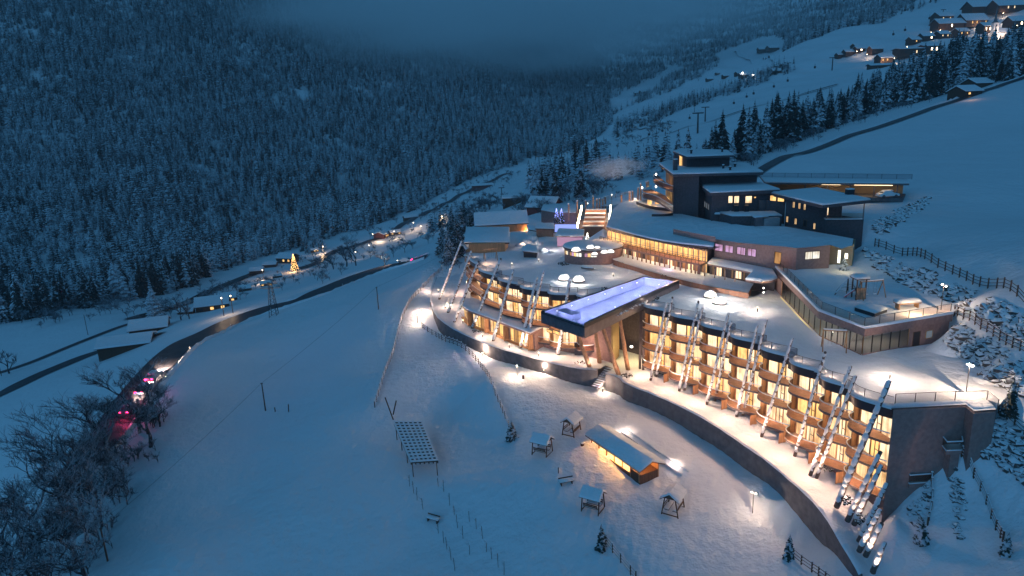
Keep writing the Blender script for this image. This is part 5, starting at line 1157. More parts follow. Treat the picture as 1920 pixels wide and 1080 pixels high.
for k in range(6):
    t = k/6*6.28; q = cp+V((1.7*math.cos(t), 1.7*math.sin(t), 0)); MB().tube([q, cp+V((0, 0, 2.4))], .07, 5).build('leg', WOODD, ch); t2 = (k+1)/6*6.28
    for z in (.3, .55): MB().tube([q.lerp(cp+V((0, 0, 2.4)), z), (cp+V((1.7*math.cos(t2), 1.7*math.sin(t2), 0))).lerp(cp+V((0, 0, 2.4)), z)], .05, 4).build('rung', STONE, ch)
    if k % 2: MB().beam(q.lerp(cp+V((0, 0, 2.4)), .1)+V((0, 0, .08)), cp+V((0, 0, 2.42)), .22, .1).build('snow_strip', SNOW, ch)
swing_frame(P(1560, 655, ZR+.1)+V((.2, 0, 0)), -.35, 2.6, 2.4, 'bare log swing standing on the roof in front of the glass pavilion')
swing_frame(P(920, 487, ZR+.1), .2, 2.6, 2.3, 'dark swing frame on the roof behind the left wing balustrade', False)
hu = empty('covered_sandpit', P(1632, 590, -26.4), 'low dark box under a thick blanket of snow by the deck fence', 'box'); q = Ps([(1602,582),(1640,594),(1663,586),(1628,577)], -26.4)
MB().prism(q, -26.0, -26.6).build('box', DARK, hu); MB().puff([V((p.x, p.y, -26.0)) for p in q], None, .35, .3).build('snow_cover', SNOW, hu, smooth=True)
pt = empty('picnic_table', P(1700, 580, -26.4), 'picnic table set loaded with thick snow and lit yellow on its right', 'table'); q = P(1700, 578, -26.35)
MB().box(q+V((0, 0, .75)), (3.0, 1.2, .08), .1).build('table_top', WOOD, pt); MB().puff([q+V((-1.5, -.6, .8)), q+V((1.5, -.45, .8)), q+V((1.5, .7, .8)), q+V((-1.5, .55, .8))], None, .4, .15).build('snow_cover', SNOW, pt, smooth=True)
for x in (-1.2, 1.2): MB().box(q+V((x, 0, .35)), (.1, .9, .75)).build('leg', WOOD, pt)
# ------------------------------------------------------------------ stone embankments, each boulder its own piece
RK = []
for i in range(6):
    vs, fs = blob((0, 0, 0), .5, 50+i, 7, 4, .28, .75); me_ = bpy.data.meshes.new('rock'); me_.from_pydata([tuple(v) for v in vs], [], fs); me_.materials.append(STONE); RK.append(me_)
def rocks(uv_poly, n, label, smin=.4, smax=1.1, seed=0, squash=1):
    rr = random.Random(seed); us = [p[0] for p in uv_poly]; vv = [p[1] for p in uv_poly]
    def ins(u, v):
        c = False; j = len(uv_poly)-1
        for i in range(len(uv_poly)):
            if (uv_poly[i][1] > v) != (uv_poly[j][1] > v) and u < (uv_poly[j][0]-uv_poly[i][0])*(v-uv_poly[i][1])/(uv_poly[j][1]-uv_poly[i][1])+uv_poly[i][0]: c = not c
            j = i
        return c
    c0 = hit(sum(us)/len(us), sum(vv)/len(vv)); root = empty('stone_embankment', c0, label, 'stone bank'); k = 0
    while k < n:
        u, v = rr.uniform(min(us), max(us)), rr.uniform(min(vv), max(vv))
        if not ins(u, v): continue
        p = hit(u, v)
        if p is None: k += 1; continue
        o = bpy.data.objects.new('rock', rr.choice(RK)); COL.objects.link(o); o.parent = root; s = rr.uniform(smin, smax)
        o.location = p-c0+V((0, 0, -s*.05)); o.scale = (s*rr.uniform(.9, 1.6), s*rr.uniform(.8, 1.3), s*rr.uniform(.6, 1.15)); o.rotation_euler = (rr.uniform(-.4, .4), rr.uniform(-.4, .4), rr.uniform(0, 6.28)); k += 1
    return root
rocks([(1622,466),(1660,480),(1740,510),(1800,535),(1880,565),(1960,600),(1960,655),(1890,625),(1800,572),(1730,556),(1680,525),(1640,500),(1618,482)], 230, 'broad stony bank under snow between playground deck and upper fence', .6, 1.5, 1)
rocks([(1790,606),(1820,615),(1860,640),(1940,690),(1960,760),(1900,735),(1850,705),(1800,672),(1776,640)], 200, 'bright lit stony bank sloping down right of the glass pavilion', .5, 1.15, 2)
rocks([(1868,780),(1900,790),(1960,850),(1960,930),(1900,890),(1860,860),(1830,850),(1850,810)], 130, 'blue stony bank in shade at the right edge below the tall spruce', .5, 1.1, 3)
rocks([(1700,950),(1735,905),(1745,930),(1730,990),(1712,985)], 22, 'small stony bank beneath the lower concrete balcony', .4, .8, 4)
rocks([(1778,850),(1800,862),(1812,940),(1808,1000),(1795,1040),(1788,960)], 45, 'narrow line of stones running down between the two paths', .35, .7, 5)
rocks([(1636,430),(1645,412),(1700,385),(1745,365),(1740,385),(1700,412),(1650,440)], 110, 'dark rubble bank beside the corner house running up to the right', .6, 1.3, 6)
# concrete balconies on the end wall
def conc_balcony(pts, z, label):
    p = Ps(pts, z); c = sum(p, V((0, 0, 0)))/len(p); root = empty('concrete_balcony', V((c.x, c.y, z-3)), label, 'balcony', 'concrete balconies on the blank end wall')
    MB().prism(p, z, z-.4).build('floor', WALL2, root); MB().puff([V((q.x, q.y, z)) for q in p], None, .2, .12).build('snow_cover', SNOW, root, smooth=True)
    for a, b in zip(p[:3], p[1:4]): MB().face([a, b, b+V((0, 0, 1)), a+V((0, 0, 1))]).build('glass_panel', GLASSB, root); MB().tube([a+V((0, 0, 1.03)), b+V((0, 0, 1.03))], .07, 5).build('snowy_rail', SNOW, root)
    MB().box(V((p[2].x-.5, p[2].y+.6, z-2.6)), (.9, .9, 4.6)).build('pillar', WALL2, root)
conc_balcony([(1758,826),(1774,846),(1803,845),(1800,824)], -34.3, 'upper of two concrete balconies high on the blank end wall')
conc_balcony([(1688,888),(1705,908),(1746,905),(1740,884)], -38.3, 'lower of two concrete balconies near the foot of the blank end wall')
# picnic house at roof edge right
# ------------------------------------------------------------------ huts and pools behind the left wing
def gable(c, W, D, H, rh, rz, label, wall=CHAL, name='wooden_hut', cat='hut', over=.5, snow=.4, lit=None, group=None, wins=0, wmat=None, ridge_x=True):
    """house with ridge along local x; returns root"""
    root = empty(name, c, label, cat, group, rz)
    MB().prism([(-W/2, -D/2), (W/2, -D/2), (W/2, D/2), (-W/2, D/2)], H, -1.5).build('wall', wall, root, local=True)
    g = MB()
    for x in (-W/2, W/2): MB().face([(x, -D/2, H), (x, D/2, H), (x, 0, H+rh)]).build('gable', wall, root, local=True)
    sl = rh/(D/2); 
    for y in (-1, 1):
        e = (D/2+over); ze = H-over*sl
        q = [(-W/2-over, y*e, ze+.05), (W/2+over, y*e, ze+.05), (W/2+over, 0, H+rh+.05), (-W/2-over, 0, H+rh+.05)]
        ro = MB().addmesh(q+[(a, b, c_-.18) for a, b, c_ in q], [(0, 1, 2, 3), (7, 6, 5, 4), (0, 4, 5, 1), (1, 5, 6, 2), (3, 7, 4, 0)]).build('roof', ROOFD, root, local=True)
        q = [(a*1.0, b, c_+.01) for a, b, c_ in q]; MB().addmesh(q+[(q[0][0]+.1, q[0][1]*.97, q[0][2]+snow), (q[1][0]-.1, q[1][1]*.97, q[1][2]+snow), (q[2][0]-.1, 0, q[2][2]+snow*.9), (q[3][0]+.1, 0, q[3][2]+snow*.9)], [(0, 1, 2, 3), (7, 6, 5, 4), (0, 4, 5, 1), (1, 5, 6, 2), (3, 7, 4, 0)]).build('snow_cover', SNOW, ro, local=True)
    for k in range(wins):
        x = -W/2+(k+.5)*W/wins; wf = MB().box((x, -D/2-.02, H*.55), (min(1.3, W/wins*.6)+.16, .08, H*.36+.16)).build('window', WOODD, root, local=True)
        MB().box((x, -D/2-.05, H*.55), (min(1.3, W/wins*.6), .06, H*.36)).build('pane', (wmat or WARM) if (k+int(abs(c.x))) % 3 else DARK, wf, local=True)
    if lit:
        MB().box((W/2+.03, 0, H*.6), (.06, D*.5, H*.7)).build('window', lit, root, local=True)
    return root
hb = P(915, 472, ZR); 
cab = empty('wellness_cabin', hb, 'red brown timber cabin with large plain snow roof on the left deck', 'cabin')
cq = Ps([(880,474),(947,473),(953,462),(884,463)], ZR); MB().prism(cq, -27.9, -31).build('wall', WOOD, cab)
for k in range(7): MB().beam(cq[0]+V((0, -.04, .25+k*.28)), cq[1]+V((0, -.04, .25+k*.28)), .05, .24).build('board', WOOD, cab)
rq = [P(871,455,-27.9), P(955,455,-27.9), P(955,428,-26.4), P(874,428,-26.4)]
MB().prism(rq, None, lambda z, p: p[2]-.3).build('roof', WOODD, cab); MB().puff([V(p) for p in rq], None, .4, .2).build('snow_cover', SNOW, cab, smooth=True)
gable(P(940, 437, -31), 13, 8, 3.2, 2.2, .05, 'house with long snow roof behind the timber cabin, glowing gable on its right', lit=WARM, wall=WOOD, cat='house', name='gabled_house')
light('cabin_fill', P(915, 478, -28.6)+V((0, -2.5, 0)), 160, (1, .6, .35), .2)  # added fill that warms the cabin boards, no lamp stands here
light('gable_lamp', P(979, 428, -29.5)+V((1, -1.5, 0)), 150, (1, .5, .18), .2)
gable(P(1022, 402, -32), 9, 8, 3.0, 2.4, -.5, 'dark red roofed house at the back left of the blue lit pool', wall=mat('red_wood', (.20, .05, .04), .7), cat='house', name='red_house')
# blue lit pool house, terraces
bh = empty('pool_house', P(1040, 412, -31), 'low curved building washed in blue light behind the small upper pool', 'building')
bq = Ps([(1015,412),(1040,417),(1080,418),(1084,402),(1020,400)], -31); MB().prism(bq, -28.2, -33).build('wall', WALL2, bh); MB().puff([V((p.x, p.y, -28.2)) for p in bq], None, .4, .3).build('snow_cover', SNOW, bh, smooth=True)
light('blue_wash', P(1058, 418, -29.8)+V((0, -1.5, 0)), 520, (.22, .25, 1), .3); light('blue_wash', P(1040, 420, -30)+V((-2, -2.0, 0)), 260, (.3, .3, 1), .3)
up = empty('upper_pool', P(1056, 432, ZR), 'small steaming blue pool below the blue lit wall', 'swimming pool'); uq = Ps([(1037,435),(1079,434),(1078,421),(1038,421)], ZR+.3)
MB().prism(uq, ZR+.35, ZR-.5).build('basin', CONC, up); MB().prism(insq(uq, .4), ZR+.42, ZR+.36).build('water', emis('lit_water', (.32, .42, 1), 1.1), up); light('pool_glow', sum(uq, V((0, 0, 0)))/4+V((0, 0, .9)), 90, (.3, .4, 1), .4)
def flat_hut(pts, z0, z1, label, wall, name='sauna_hut', cat='hut', snow=.4, over=.3, win=None):
    q = Ps(pts, z0); c = sum(q, V((0, 0, 0)))/len(q); root = empty(name, V((c.x, c.y, z0)), label, cat)
    MB().prism(q, z1, z0-.8).build('wall', wall, root); qq = [c.lerp(p, 1.12) for p in q]; MB().prism([V((p.x, p.y, 0)) for p in qq], z1+.12, z1-.08).build('roof', WOODD, root); MB().puff([V((p.x, p.y, z1+.12)) for p in qq], None, snow, .3).build('snow_cover', SNOW, root, smooth=True)
    if win: a, b = q[0], q[1]; MB().face([V((a.x, a.y, z0+.1))+outn(a, b)*.05, V((b.x, b.y, z0+.1))+outn(a, b)*.05, V((b.x, b.y, z1-.15))+outn(a, b)*.05, V((a.x, a.y, z1-.15))+outn(a, b)*.05]).build('glass_front', win, root)
    return root
flat_hut([(1006,445),(1038,446),(1037,437),(1008,437)], ZR, ZR+2.1, 'small peach walled hut with snow roof left of the upper pool', TERRA)
flat_hut([(1045,462),(1092,463),(1093,452),(1050,450)], ZR, ZR+2.3, 'low glass fronted hut with violet light and snow roof', WALL2, win=emis('violet_front', (.62, .36, .55), .75))
flat_hut([(990,441),(1005,444),(1003,436),(992,434)], ZR, ZR+1.4, 'tiny cream hut at the end of the lit path', WHITE)
flat_hut([(982,482),(1006,485),(1008,474),(986,471)], ZR, ZR+1.2, 'dark low box with snow roof on the left roof deck', DARK, 'spa_box', 'box')
light('hut_lamp', P(1064, 452, -28.6)+V((0, -2.2, 0)), 170, (1, .8, .75), .15); light('hut_lamp2', P(1078, 455, -28.9)+V((0, -1.5, 0)), 60, (1, .2, .7), .1)
light('path_flood', P(1030, 462, -28.8), 300, (1, .9, .85), .3); light('path_flood', P(985, 452, -28.8), 260, (1, .72, .5), .3); light('path_flood', P(1010, 425, -30), 240, (1, .75, .55), .3)
# terraced stairs with light pillars
sr = empty('lit_stair_terrace', P(1110, 435, -30), 'broad stepped wooden terrace between two rows of blazing light pillars', 'terrace')
q = Ps([(1086,441),(1142,441),(1142,425),(1088,425)], -30.5)
MB().prism(q, -28.6, -33).build('retaining_wall', WALL2, sr)
s0 = Ps([(1092,428),(1132,428)], -28.5); dpt = V((.6, 3.2, 0))
for k in range(5):
    a, b = s0[0]+dpt*k, s0[1]+dpt*k; z = -28.5+.55*k
    MB().prism([a, b, b+dpt, a+dpt], z+.3, z-3).build('step', TERRA, sr); MB().prism([a+V((0, .5, 0)), b+V((0, .5, 0)), b+dpt*.8, a+dpt*.8], z+.4, z+.31).build('step_snow', SNOW, sr)
for side_ in (0, 1):
    for k in range(5):
        p = s0[side_]+dpt*(k+.2)+V((-1.2 if side_ == 0 else 1.2, 0, 0)); z = -28.4+.55*k; MB().box(V((p.x, p.y, z+.7)), (.28, .28, 1.5)).build('light_pillar', LAMP, sr)
    light('stair_light', s0[side_]+dpt*1.0+V((.5-side_, -.5, 1.6)), 200, (1, .6, .3), .3); light('stair_light', s0[side_]+dpt*3.5+V((.5-side_, -.5, 3)), 220, (1, .6, .35), .3)
# pagoda like canopy
cv = empty('pavilion_roof', P(1125, 465, -30), 'octagonal snow covered pavilion with orange windows beside a snowy tree', 'pavilion')
q = Ps([(1104,448),(1120,437),(1131,430),(1142,436),(1143,446),(1149,454),(1138,462),(1122,457)], -27.4); c = sum(q, V((0, 0, 0)))/8; c.z = -26.5
m = MB()
for i in range(8): m.face([q[i], q[(i+1) % 8], c])
m.build('roof', WOODD, cv); m = MB()
for i in range(8): m.face([q[i]+V((0, 0, .12)), q[(i+1) % 8]+V((0, 0, .12)), c+V((0, 0, .35))]).face([q[i]-V((0, 0, .1)), q[(i+1) % 8]-V((0, 0, .1)), q[(i+1) % 8]+V((0, 0, .12)), q[i]+V((0, 0, .12))])
m.build('snow_cover', SNOW, cv, smooth=True); q2 = [V((c.x, c.y, 0)).lerp(V((p.x, p.y, 0)), .8) for p in q]; MB().prism(q2, -27.5, -30.5).build('wall', WARM, cv)
for p in q2: MB().box(V((p.x, p.y, -29)), (.3, .3, 3)).build('post', WALL2, cv)
light('pavilion_glow', P(1152, 456, -28)+V((0, -1, 0)), 200, (1, .55, .2), .15)
MB().lathe(P(1152, 456, -28), [(.01, -.2), (.2, 0), (.01, .2)], 8).build('lamp_globe', LAMPW, cv)
# posts and lamps on the path behind
for i, (u, v, h) in enumerate([(1066,393,2.2),(1082,388,2.4),(1098,386,2.2),(1112,384,3.4),(1119,383,2.2),(1124,382,2.2),(1130,381,2.0),(1135,379,2.2),(1165,378,2.6),(1180,381,4.0),(1186,377,3.6),(1196,374,4.4),(1201,372,5.5),(1212,368,5.5),(1215,364,5)]):
    p = P(u, v, -26.5 if u < 1150 else -23.5); root = empty('snowy_pillar', p, 'log pillar capped with snow on the path behind the stepped terrace', 'post', 'snow capped log pillars along the upper path')
    MB().tube([p-V((0, 0, 3)), p+V((.05, 0, h*.7))], [.25, .2], 7).build('log', LOGM, root); vs, fs = blob(p+V((0, 0, h*.7+.05)), .3, i, 8, 5, .15, .7); MB().addmesh(vs, fs).build('snow_cap', SNOW, root, smooth=True)
for u, v, e in ((1102,382,420),(1147,366,160),(1120,392,200),(1190,374,240),(1137,395,120)):
    p = P(u, v, -25.5 if u < 1145 else -22.5); light('path_globe_light', p+V((0, -.6, .2)), e, (1, .66, .38), .2)
    if v < 385: lamp(p-V((0, 0, 3)), 3.1, {1102: 'blazing globe lamp at the top of the stepped terrace', 1147: 'small globe lamp by the path behind the hotel', 1190: 'globe lamp among the log pillars near the tower'}[u], 60, 1, 'globe lamps on the upper path')
pe = smooth([P(1005,408,-32), P(1060,398,-30.5), P(1085,392,-28.4), P(1115,388,-27.3), P(1150,384,-25.8), P(1180,380,-24.6), P(1215,374,-23.6), P(1235,366,-23), P(1200,352,-24), P(1150,365,-26), P(1090,382,-28.6), P(1020,395,-32)], 0)
sheet('path', pe, mounds=.1, step=1.6, seed=20)
tn = [P(1030,398,-30.4), P(1072,390,-29), P(1110,381,-27.5), P(1150,372,-26), P(1185,364,-24.6)]; fence(None, 'slim fence along the outer side of the upper path', pts=resample(tn, 2.5), every=2.5, h=1.0)
# stonework on the roof deck under snow
for i, (u, v, s) in enumerate([(987,455,1.5),(998,450,1.8),(1010,458,1.3),(985,466,1.2),(1020,470,1.2),(1032,474,.9),(1058,483,.8),(1075,484,.6),(975,462,1.3)]):
    vs, fs = blob(P(u, v, ZR), s, 200+i, 9, 6, .25, .55); o = MB().addmesh(vs, fs).build('snow_mound', SNOW, smooth=True)
    tag(o, ['snow mound left of the lit path near the gabled house','largest snow mound behind the dark low box','snow mound right of the dark low box','snow mound touching the left of the dark low box','snow mound in front of the bright path','snow mound between box and round building','snow mound left of the round building wall','smallest snow mound at the round building foot','snow mound nearest the timber cabin'][i], 'snow mound', 'rounded snow mounds on the left roof deck')
# benches in front of the round house
o = MB().puff(Ps([(1090,503),(1113,505),(1113,500),(1091,499)], ZR+.4), None, .3, .1).build('snowy_bench', STONE, smooth=True); tag(o, 'snow crusted bench against the wall of the round building', 'bench')
# ------------------------------------------------------------------ roads
def ribbon(name, uvs, w, mt, dz=.12, kind='structure', label=None, cat=None, step=3.0, parent=None, pts=None, off=0):
    line = pts or smooth([hit(*p) for p in uvs], 2); line = resample(line, step); L = []; Rr = []; C = []
    for i, p in enumerate(line):
        d = line[min(i+1, len(line)-1)]-line[max(i-1, 0)]; n = V((-d.y, d.x, 0)).normalized(); c = p+n*off
        z = max(ground(*(c+n*t)[:2]) for t in (-w/2, 0, w/2)) if True else 0
        a = c+n*w/2; b = c-n*w/2; L.append(V((a.x, a.y, z+dz))); Rr.append(V((b.x, b.y, z+dz)))
    o = MB().strip(L, Rr).build(name, mt, parent, smooth=True)
    if kind: o['kind'] = kind
    return o, line, L, Rr
road_uv = [(120,930),(160,880),(195,835),(235,775),(270,725),(310,680),(345,652),(385,632),(420,612),(470,592),(515,577),(570,563),(620,545),(660,528),(700,513),(735,501),(770,491),(800,482)]
ro, rline, rL, rR = ribbon('road', road_uv, 6.2, ASPH, .22)
def bank(line, offset, label, w=.9, h=.55, seed=1, dz=0, name='snow_bank'):
    rr = random.Random(seed); A_, B_, C_ = [], [], []
    line = resample(line, 1.4)
    for i, p in enumerate(line):
        d = line[min(i+1, len(line)-1)]-line[max(i-1, 0)]; n = V((-d.y, d.x, 0)).normalized(); c = p+n*offset; z = ground(c.x, c.y)+.1
        a = c+n*w*rr.uniform(.7, 1.2); b = c-n*w*rr.uniform(.7, 1.1); A_.append(V((a.x, a.y, z-.3))); B_.append(V((c.x, c.y, z+h*rr.uniform(.6, 1.3)))); C_.append(V((b.x, b.y, z-.3)))
    o = MB().strip(A_, B_).strip(B_, C_).build(name, SNOW, smooth=True); o['kind'] = 'structure'; return o
bank(rline, 4.0, ''); bank(rline, -3.9, '', seed=2)
ribbon('farm_track', [(-40,760),(30,730),(90,700),(150,675),(200,655),(240,640),(300,628)], 4.0, ASPH, .2)
ribbon('farm_track', [(-40,712),(40,688),(120,655),(190,628),(250,606)], 2.2, ASPH, .2)
ribbon('mountain_road', [(1395,342),(1430,320),(1500,290),(1600,254),(1700,222),(1760,200),(1850,170),(1960,134)], 3.6, ASPH, .35)
bank(resample(smooth([hit(*p) for p in [(1430,320),(1500,290),(1600,254),(1700,222),(1760,200),(1850,170),(1960,134)]], 1), 3), 3.4, '', 1.6, 1.0, 7)
ribbon('valley_road', [(560,505),(590,497),(610,480),(640,467),(700,452),(760,420),(800,400),(850,375),(890,352),(930,336),(960,325)], 6, ASPH, .5, step=6)
ribbon('piste_track', [(1205,262),(1230,256),(1280,240),(1340,225),(1420,200),(1500,178),(1570,160)], 3.5, STONE, .5, step=6)
ribbon('piste_track', [(1188,233),(1196,240),(1220,243)], 3.5, STONE, .5, step=6)
ribbon('field_road', [(1375,98),(1392,110),(1420,115),(1450,122),(1475,125)], 6, STONE, .8, step=8)
ribbon('stream', [(250,600),(310,582),(370,556),(430,532),(480,512)], 7, mat('dark_water', (.012, .018, .022), .15), .4, step=6)
# ------------------------------------------------------------------ vehicles
BEAM = 110
def street(u, v, e, l, h=5):
    p = hit(u, v); k = float(p.dot(V(FW)))/F; root = empty('street_lamp', p, l, 'street lamp', 'street lamps of the valley and the village'); MB().tube([p-V((0, 0, .5)), p+V((0, 0, h))], .12, 5).build('post', DARK, root); s = .55*k+.12; MB().lathe(p+V((0, 0, h+s)), [(.01, -s), (s, 0), (.01, s)], 8).build('lamp_head', LAMP, root); light('street_lamp_light', p+V((0, -1.5, h)), e, (1, .68, .42), .4)
def car(p, heading, label, paint, tails=True, heads=True, e=200, L=4.4, group=None):
    root = empty('parked_car' if not tails else 'driving_car', p, label, 'car', group, heading)
    W = 1.8; prof = [(-L/2, .35), (-L/2, .75), (-L/2+.15, .95), (-L*.36, 1.0), (-L*.24, 1.42), (L*.08, 1.45), (L*.24, .98), (L/2-.15, .85), (L/2, .6), (L/2, .35)]
    m = MB(); n = len(prof)
    for y, s in ((-1, 1), (1, 1)): pass
    rings = []
    for y, k in ((-W/2, .9), (-W/2+.12, 1), (W/2-.12, 1), (W/2, .9)):
        rings += [V((x*(1 if k == 1 else .985), y*(1 if z < 1.05 else .86), .35+(z-.35)*(1 if k == 1 else .97))) for x, z in prof]
    fs = []
    for r in range(3): fs += [(r*n+i, r*n+(i+1) % n, (r+1)*n+(i+1) % n, (r+1)*n+i) for i in range(n)]
    fs += [tuple(range(n-1, -1, -1)), tuple(3*n+i for i in range(n))]
    m.addmesh(rings, fs).build('body', paint, root, local=True)
    gl = MB(); gl.face([(-L*.35, -W*.38, 1.04), (-L*.35, W*.38, 1.04), (-L*.245, W*.34, 1.40), (-L*.245, -W*.34, 1.40)]); gl.build('rear_window', DARK, root, local=True)
    MB().face([(L*.095, -W*.34, 1.42), (L*.095, W*.34, 1.42), (L*.235, W*.4, 1.02), (L*.235, -W*.4, 1.02)]).build('windscreen', DARK, root, local=True)
    for y in (-1, 1): MB().face([(-L*.3, y*(W*.47), 1.03), (L*.2, y*(W*.47), 1.03), (L*.07, y*(W*.435), 1.37), (-L*.22, y*(W*.435), 1.37)]).build('side_window', DARK, root, local=True)
    for x in (-L*.3, L*.31):
        for y in (-1, 1):
            wh = MB(); wh.tube([(x, y*(W/2-.2), .33), (x, y*(W/2+.01), .33)], .33, 14).build('wheel', DARK, root, local=True)
            MB().tube([(x, y*(W/2+.012), .33), (x, y*(W/2+.03), .33)], .19, 10).build('hub', STEEL, root, local=True)
    for y in (-1, 1):
        MB().box((-L/2-.01, y*.62, .74), (.06, .34, .16)).build('tail_light', TAIL if tails else RED, root, local=True)
        MB().box((L/2+.0, y*.62, .66), (.06, .32, .14)).build('headlight', HEADL if heads else STEEL, root, local=True)
    MB().box((0, 0, 1.50), (1.7, 1.3, .1)).build('roof_snow', SNOW, root, local=True)
    h = V((math.cos(heading), math.sin(heading), 0))
    if tails: light('tail_glow', p-h*(L/2+1.0)+V((0, 0, .7)), e, (1, .03, .16), .3)
    if heads: light('headlight_beam', p+h*(L/2+.3)+V((0, 0, .7)), e*BEAM, (1, .80, .6), .2, 'SPOT', p+h*45+V((0, 0, .6)), 85, .6)
    return root
def on_road(u, v, side):
    p = hit(u, v); k = min(range(len(rline)), key=lambda i: (rline[i]-p).length); k = max(1, min(len(rline)-2, k)); d = rline[k+1]-rline[k-1]; n = V((-d.y, d.x, 0)).normalized()
    q = rline[k]+n*side; q = V((q.x, q.y, max(rL[k].z, rR[k].z)+.01)); return q, math.atan2(d.y, d.x)
silver = mat('silver_paint', (.55, .55, .57), .3, metal=.5); darkp = mat('dark_blue_paint', (.03, .04, .09), .3); whitep = mat('white_paint', (.75, .76, .78), .35)
q, h_ = on_road(243, 778, -1.5); car(q, h_, 'dark car with glowing red tail lights on the road behind the bare trees', darkp, e=320)
q, h_ = on_road(262, 746, -1.5); car(q, h_, 'dark estate car with red tail lights between the other two on the road', darkp, e=320)
q, h_ = on_road(285, 716, -1.5); car(q, h_, 'silver car with red tail lights entering the bend of the road', silver, e=320)
q, h_ = on_road(750, 498, 1.4); q2_, h2_ = on_road(738, 500, 1.4)
car(q, h_+math.pi, 'white car coming down the road with blazing headlights near the lone bare tree', whitep, True, True, 60)
for s in (.32, .5, .68): k = int(len(rline)*s)
car(P(1668, 371, -21.28)+V((0, .9, 0)), .05, 'pale hatchback parked under the lit parking deck', whitep, False, False)
lb = [rline[i] for i in range(int(len(rline)*.50), int(len(rline)*.97))]
# reflector posts and lamps along the road
for k in range(int(len(rline)*.33), len(rline)-2, 9):
    p = rline[k]; d = (rline[k+1]-p); n = V((-d.y, d.x, 0)).normalized(); q = p-n*3.9; o = MB().box(V((q.x, q.y, ground(q.x, q.y)+.7)), (.1, .1, 1.1)).build('reflector_post', WHITE); tag(o, 'slim white reflector post at the road edge, %s up from the bend' % ORD[min(11, (k-int(len(rline)*.33))//9)], 'post', 'reflector posts along the road')
# ------------------------------------------------------------------ poles, wire, pylon
def pole(u, v, vt, label):
    p = hit(u, v); h = Ht(p, vt); root = empty('wooden_pole', p, label, 'pole', 'line poles across the snowy meadow')
    MB().tube([p-V((0, 0, .5)), p+V((0, 0, h))], [.13, .09], 6).build('pole', WOODD, root); MB().box(p+V((0, 0, h-.1)), (.5, .08, .08)).build('insulator', DARK, root); return p+V((0, 0, h))
tops_ = [pole(202, 1052, 990, 'leaning wooden line pole in the bottom left corner of the meadow'), pole(498, 770, 718, 'wooden line pole in the middle of the dark meadow'), pole(710, 580, 538, 'small wooden line pole on the upper meadow')]
end_ = P(829, 478, -33); st_ = PD(120, 1120, 95)
pts_ = [st_]+tops_+[end_]; wl3 = []
for a, b in zip(pts_[:-1], pts_[1:]):
    for k in range(14): t = k/14; q = a.lerp(b, t); q.z -= 4*t*(1-t)*.012*(b-a).length; wl3.append(q)
wl3.append(end_); o = MB().tube(wl3, .022, 3).build('overhead_wire', DARK); tag(o, 'thin dark wire sagging from pole to pole across the meadow', 'wire')
for u, v, vt, l in ((165,628,590,'thin pole between the farm track and the left field'),(3,705,668,'thin pole at the far left edge of the field'),(541,772,758,'small dark stump post on the open meadow'),(516,772,764,'tiny dark peg in the snow beside the line pole')):
    p = hit(u, v); h = Ht(p, vt); o = MB().tube([p-V((0, 0, .4)), p+V((.15 if 'stump' in l else 0, 0, h))], .10, 5).build('field_post', WOODD); tag(o, l, 'post')
p = hit(514, 592); h = Ht(p, 530); root = empty('lattice_pylon', p, 'grey steel lattice pylon at the roadside beyond the meadow', 'pylon')
for x in (-1, 1):
    for y in (-1, 1): MB().tube([p+V((x*1.0, y*1.0, -.5)), p+V((x*.35, y*.35, h))], .08, 4).build('leg', DARK, root)
m = MB()
for k in range(9):
    z0, z1 = h*k/9, h*(k+1)/9; w0_, w1_ = 1-.65*k/9, 1-.65*(k+1)/9
    for a_, b_ in (((-1, -1), (1, -1)), ((1, -1), (1, 1)), ((1, 1), (-1, 1)), ((-1, 1), (-1, -1))): m.tube([p+V((a_[0]*w0_, a_[1]*w0_, z0)), p+V((b_[0]*w1_, b_[1]*w1_, z1))], .05, 3)
m.build('bracing', DARK, root)
for k, z in enumerate((.84, .97)): MB().beam(p+V((-2.6+k*.6, 0, h*z)), p+V((2.6-k*.6, 0, h*z)), .15, .15).build('cross_arm', DARK, root)
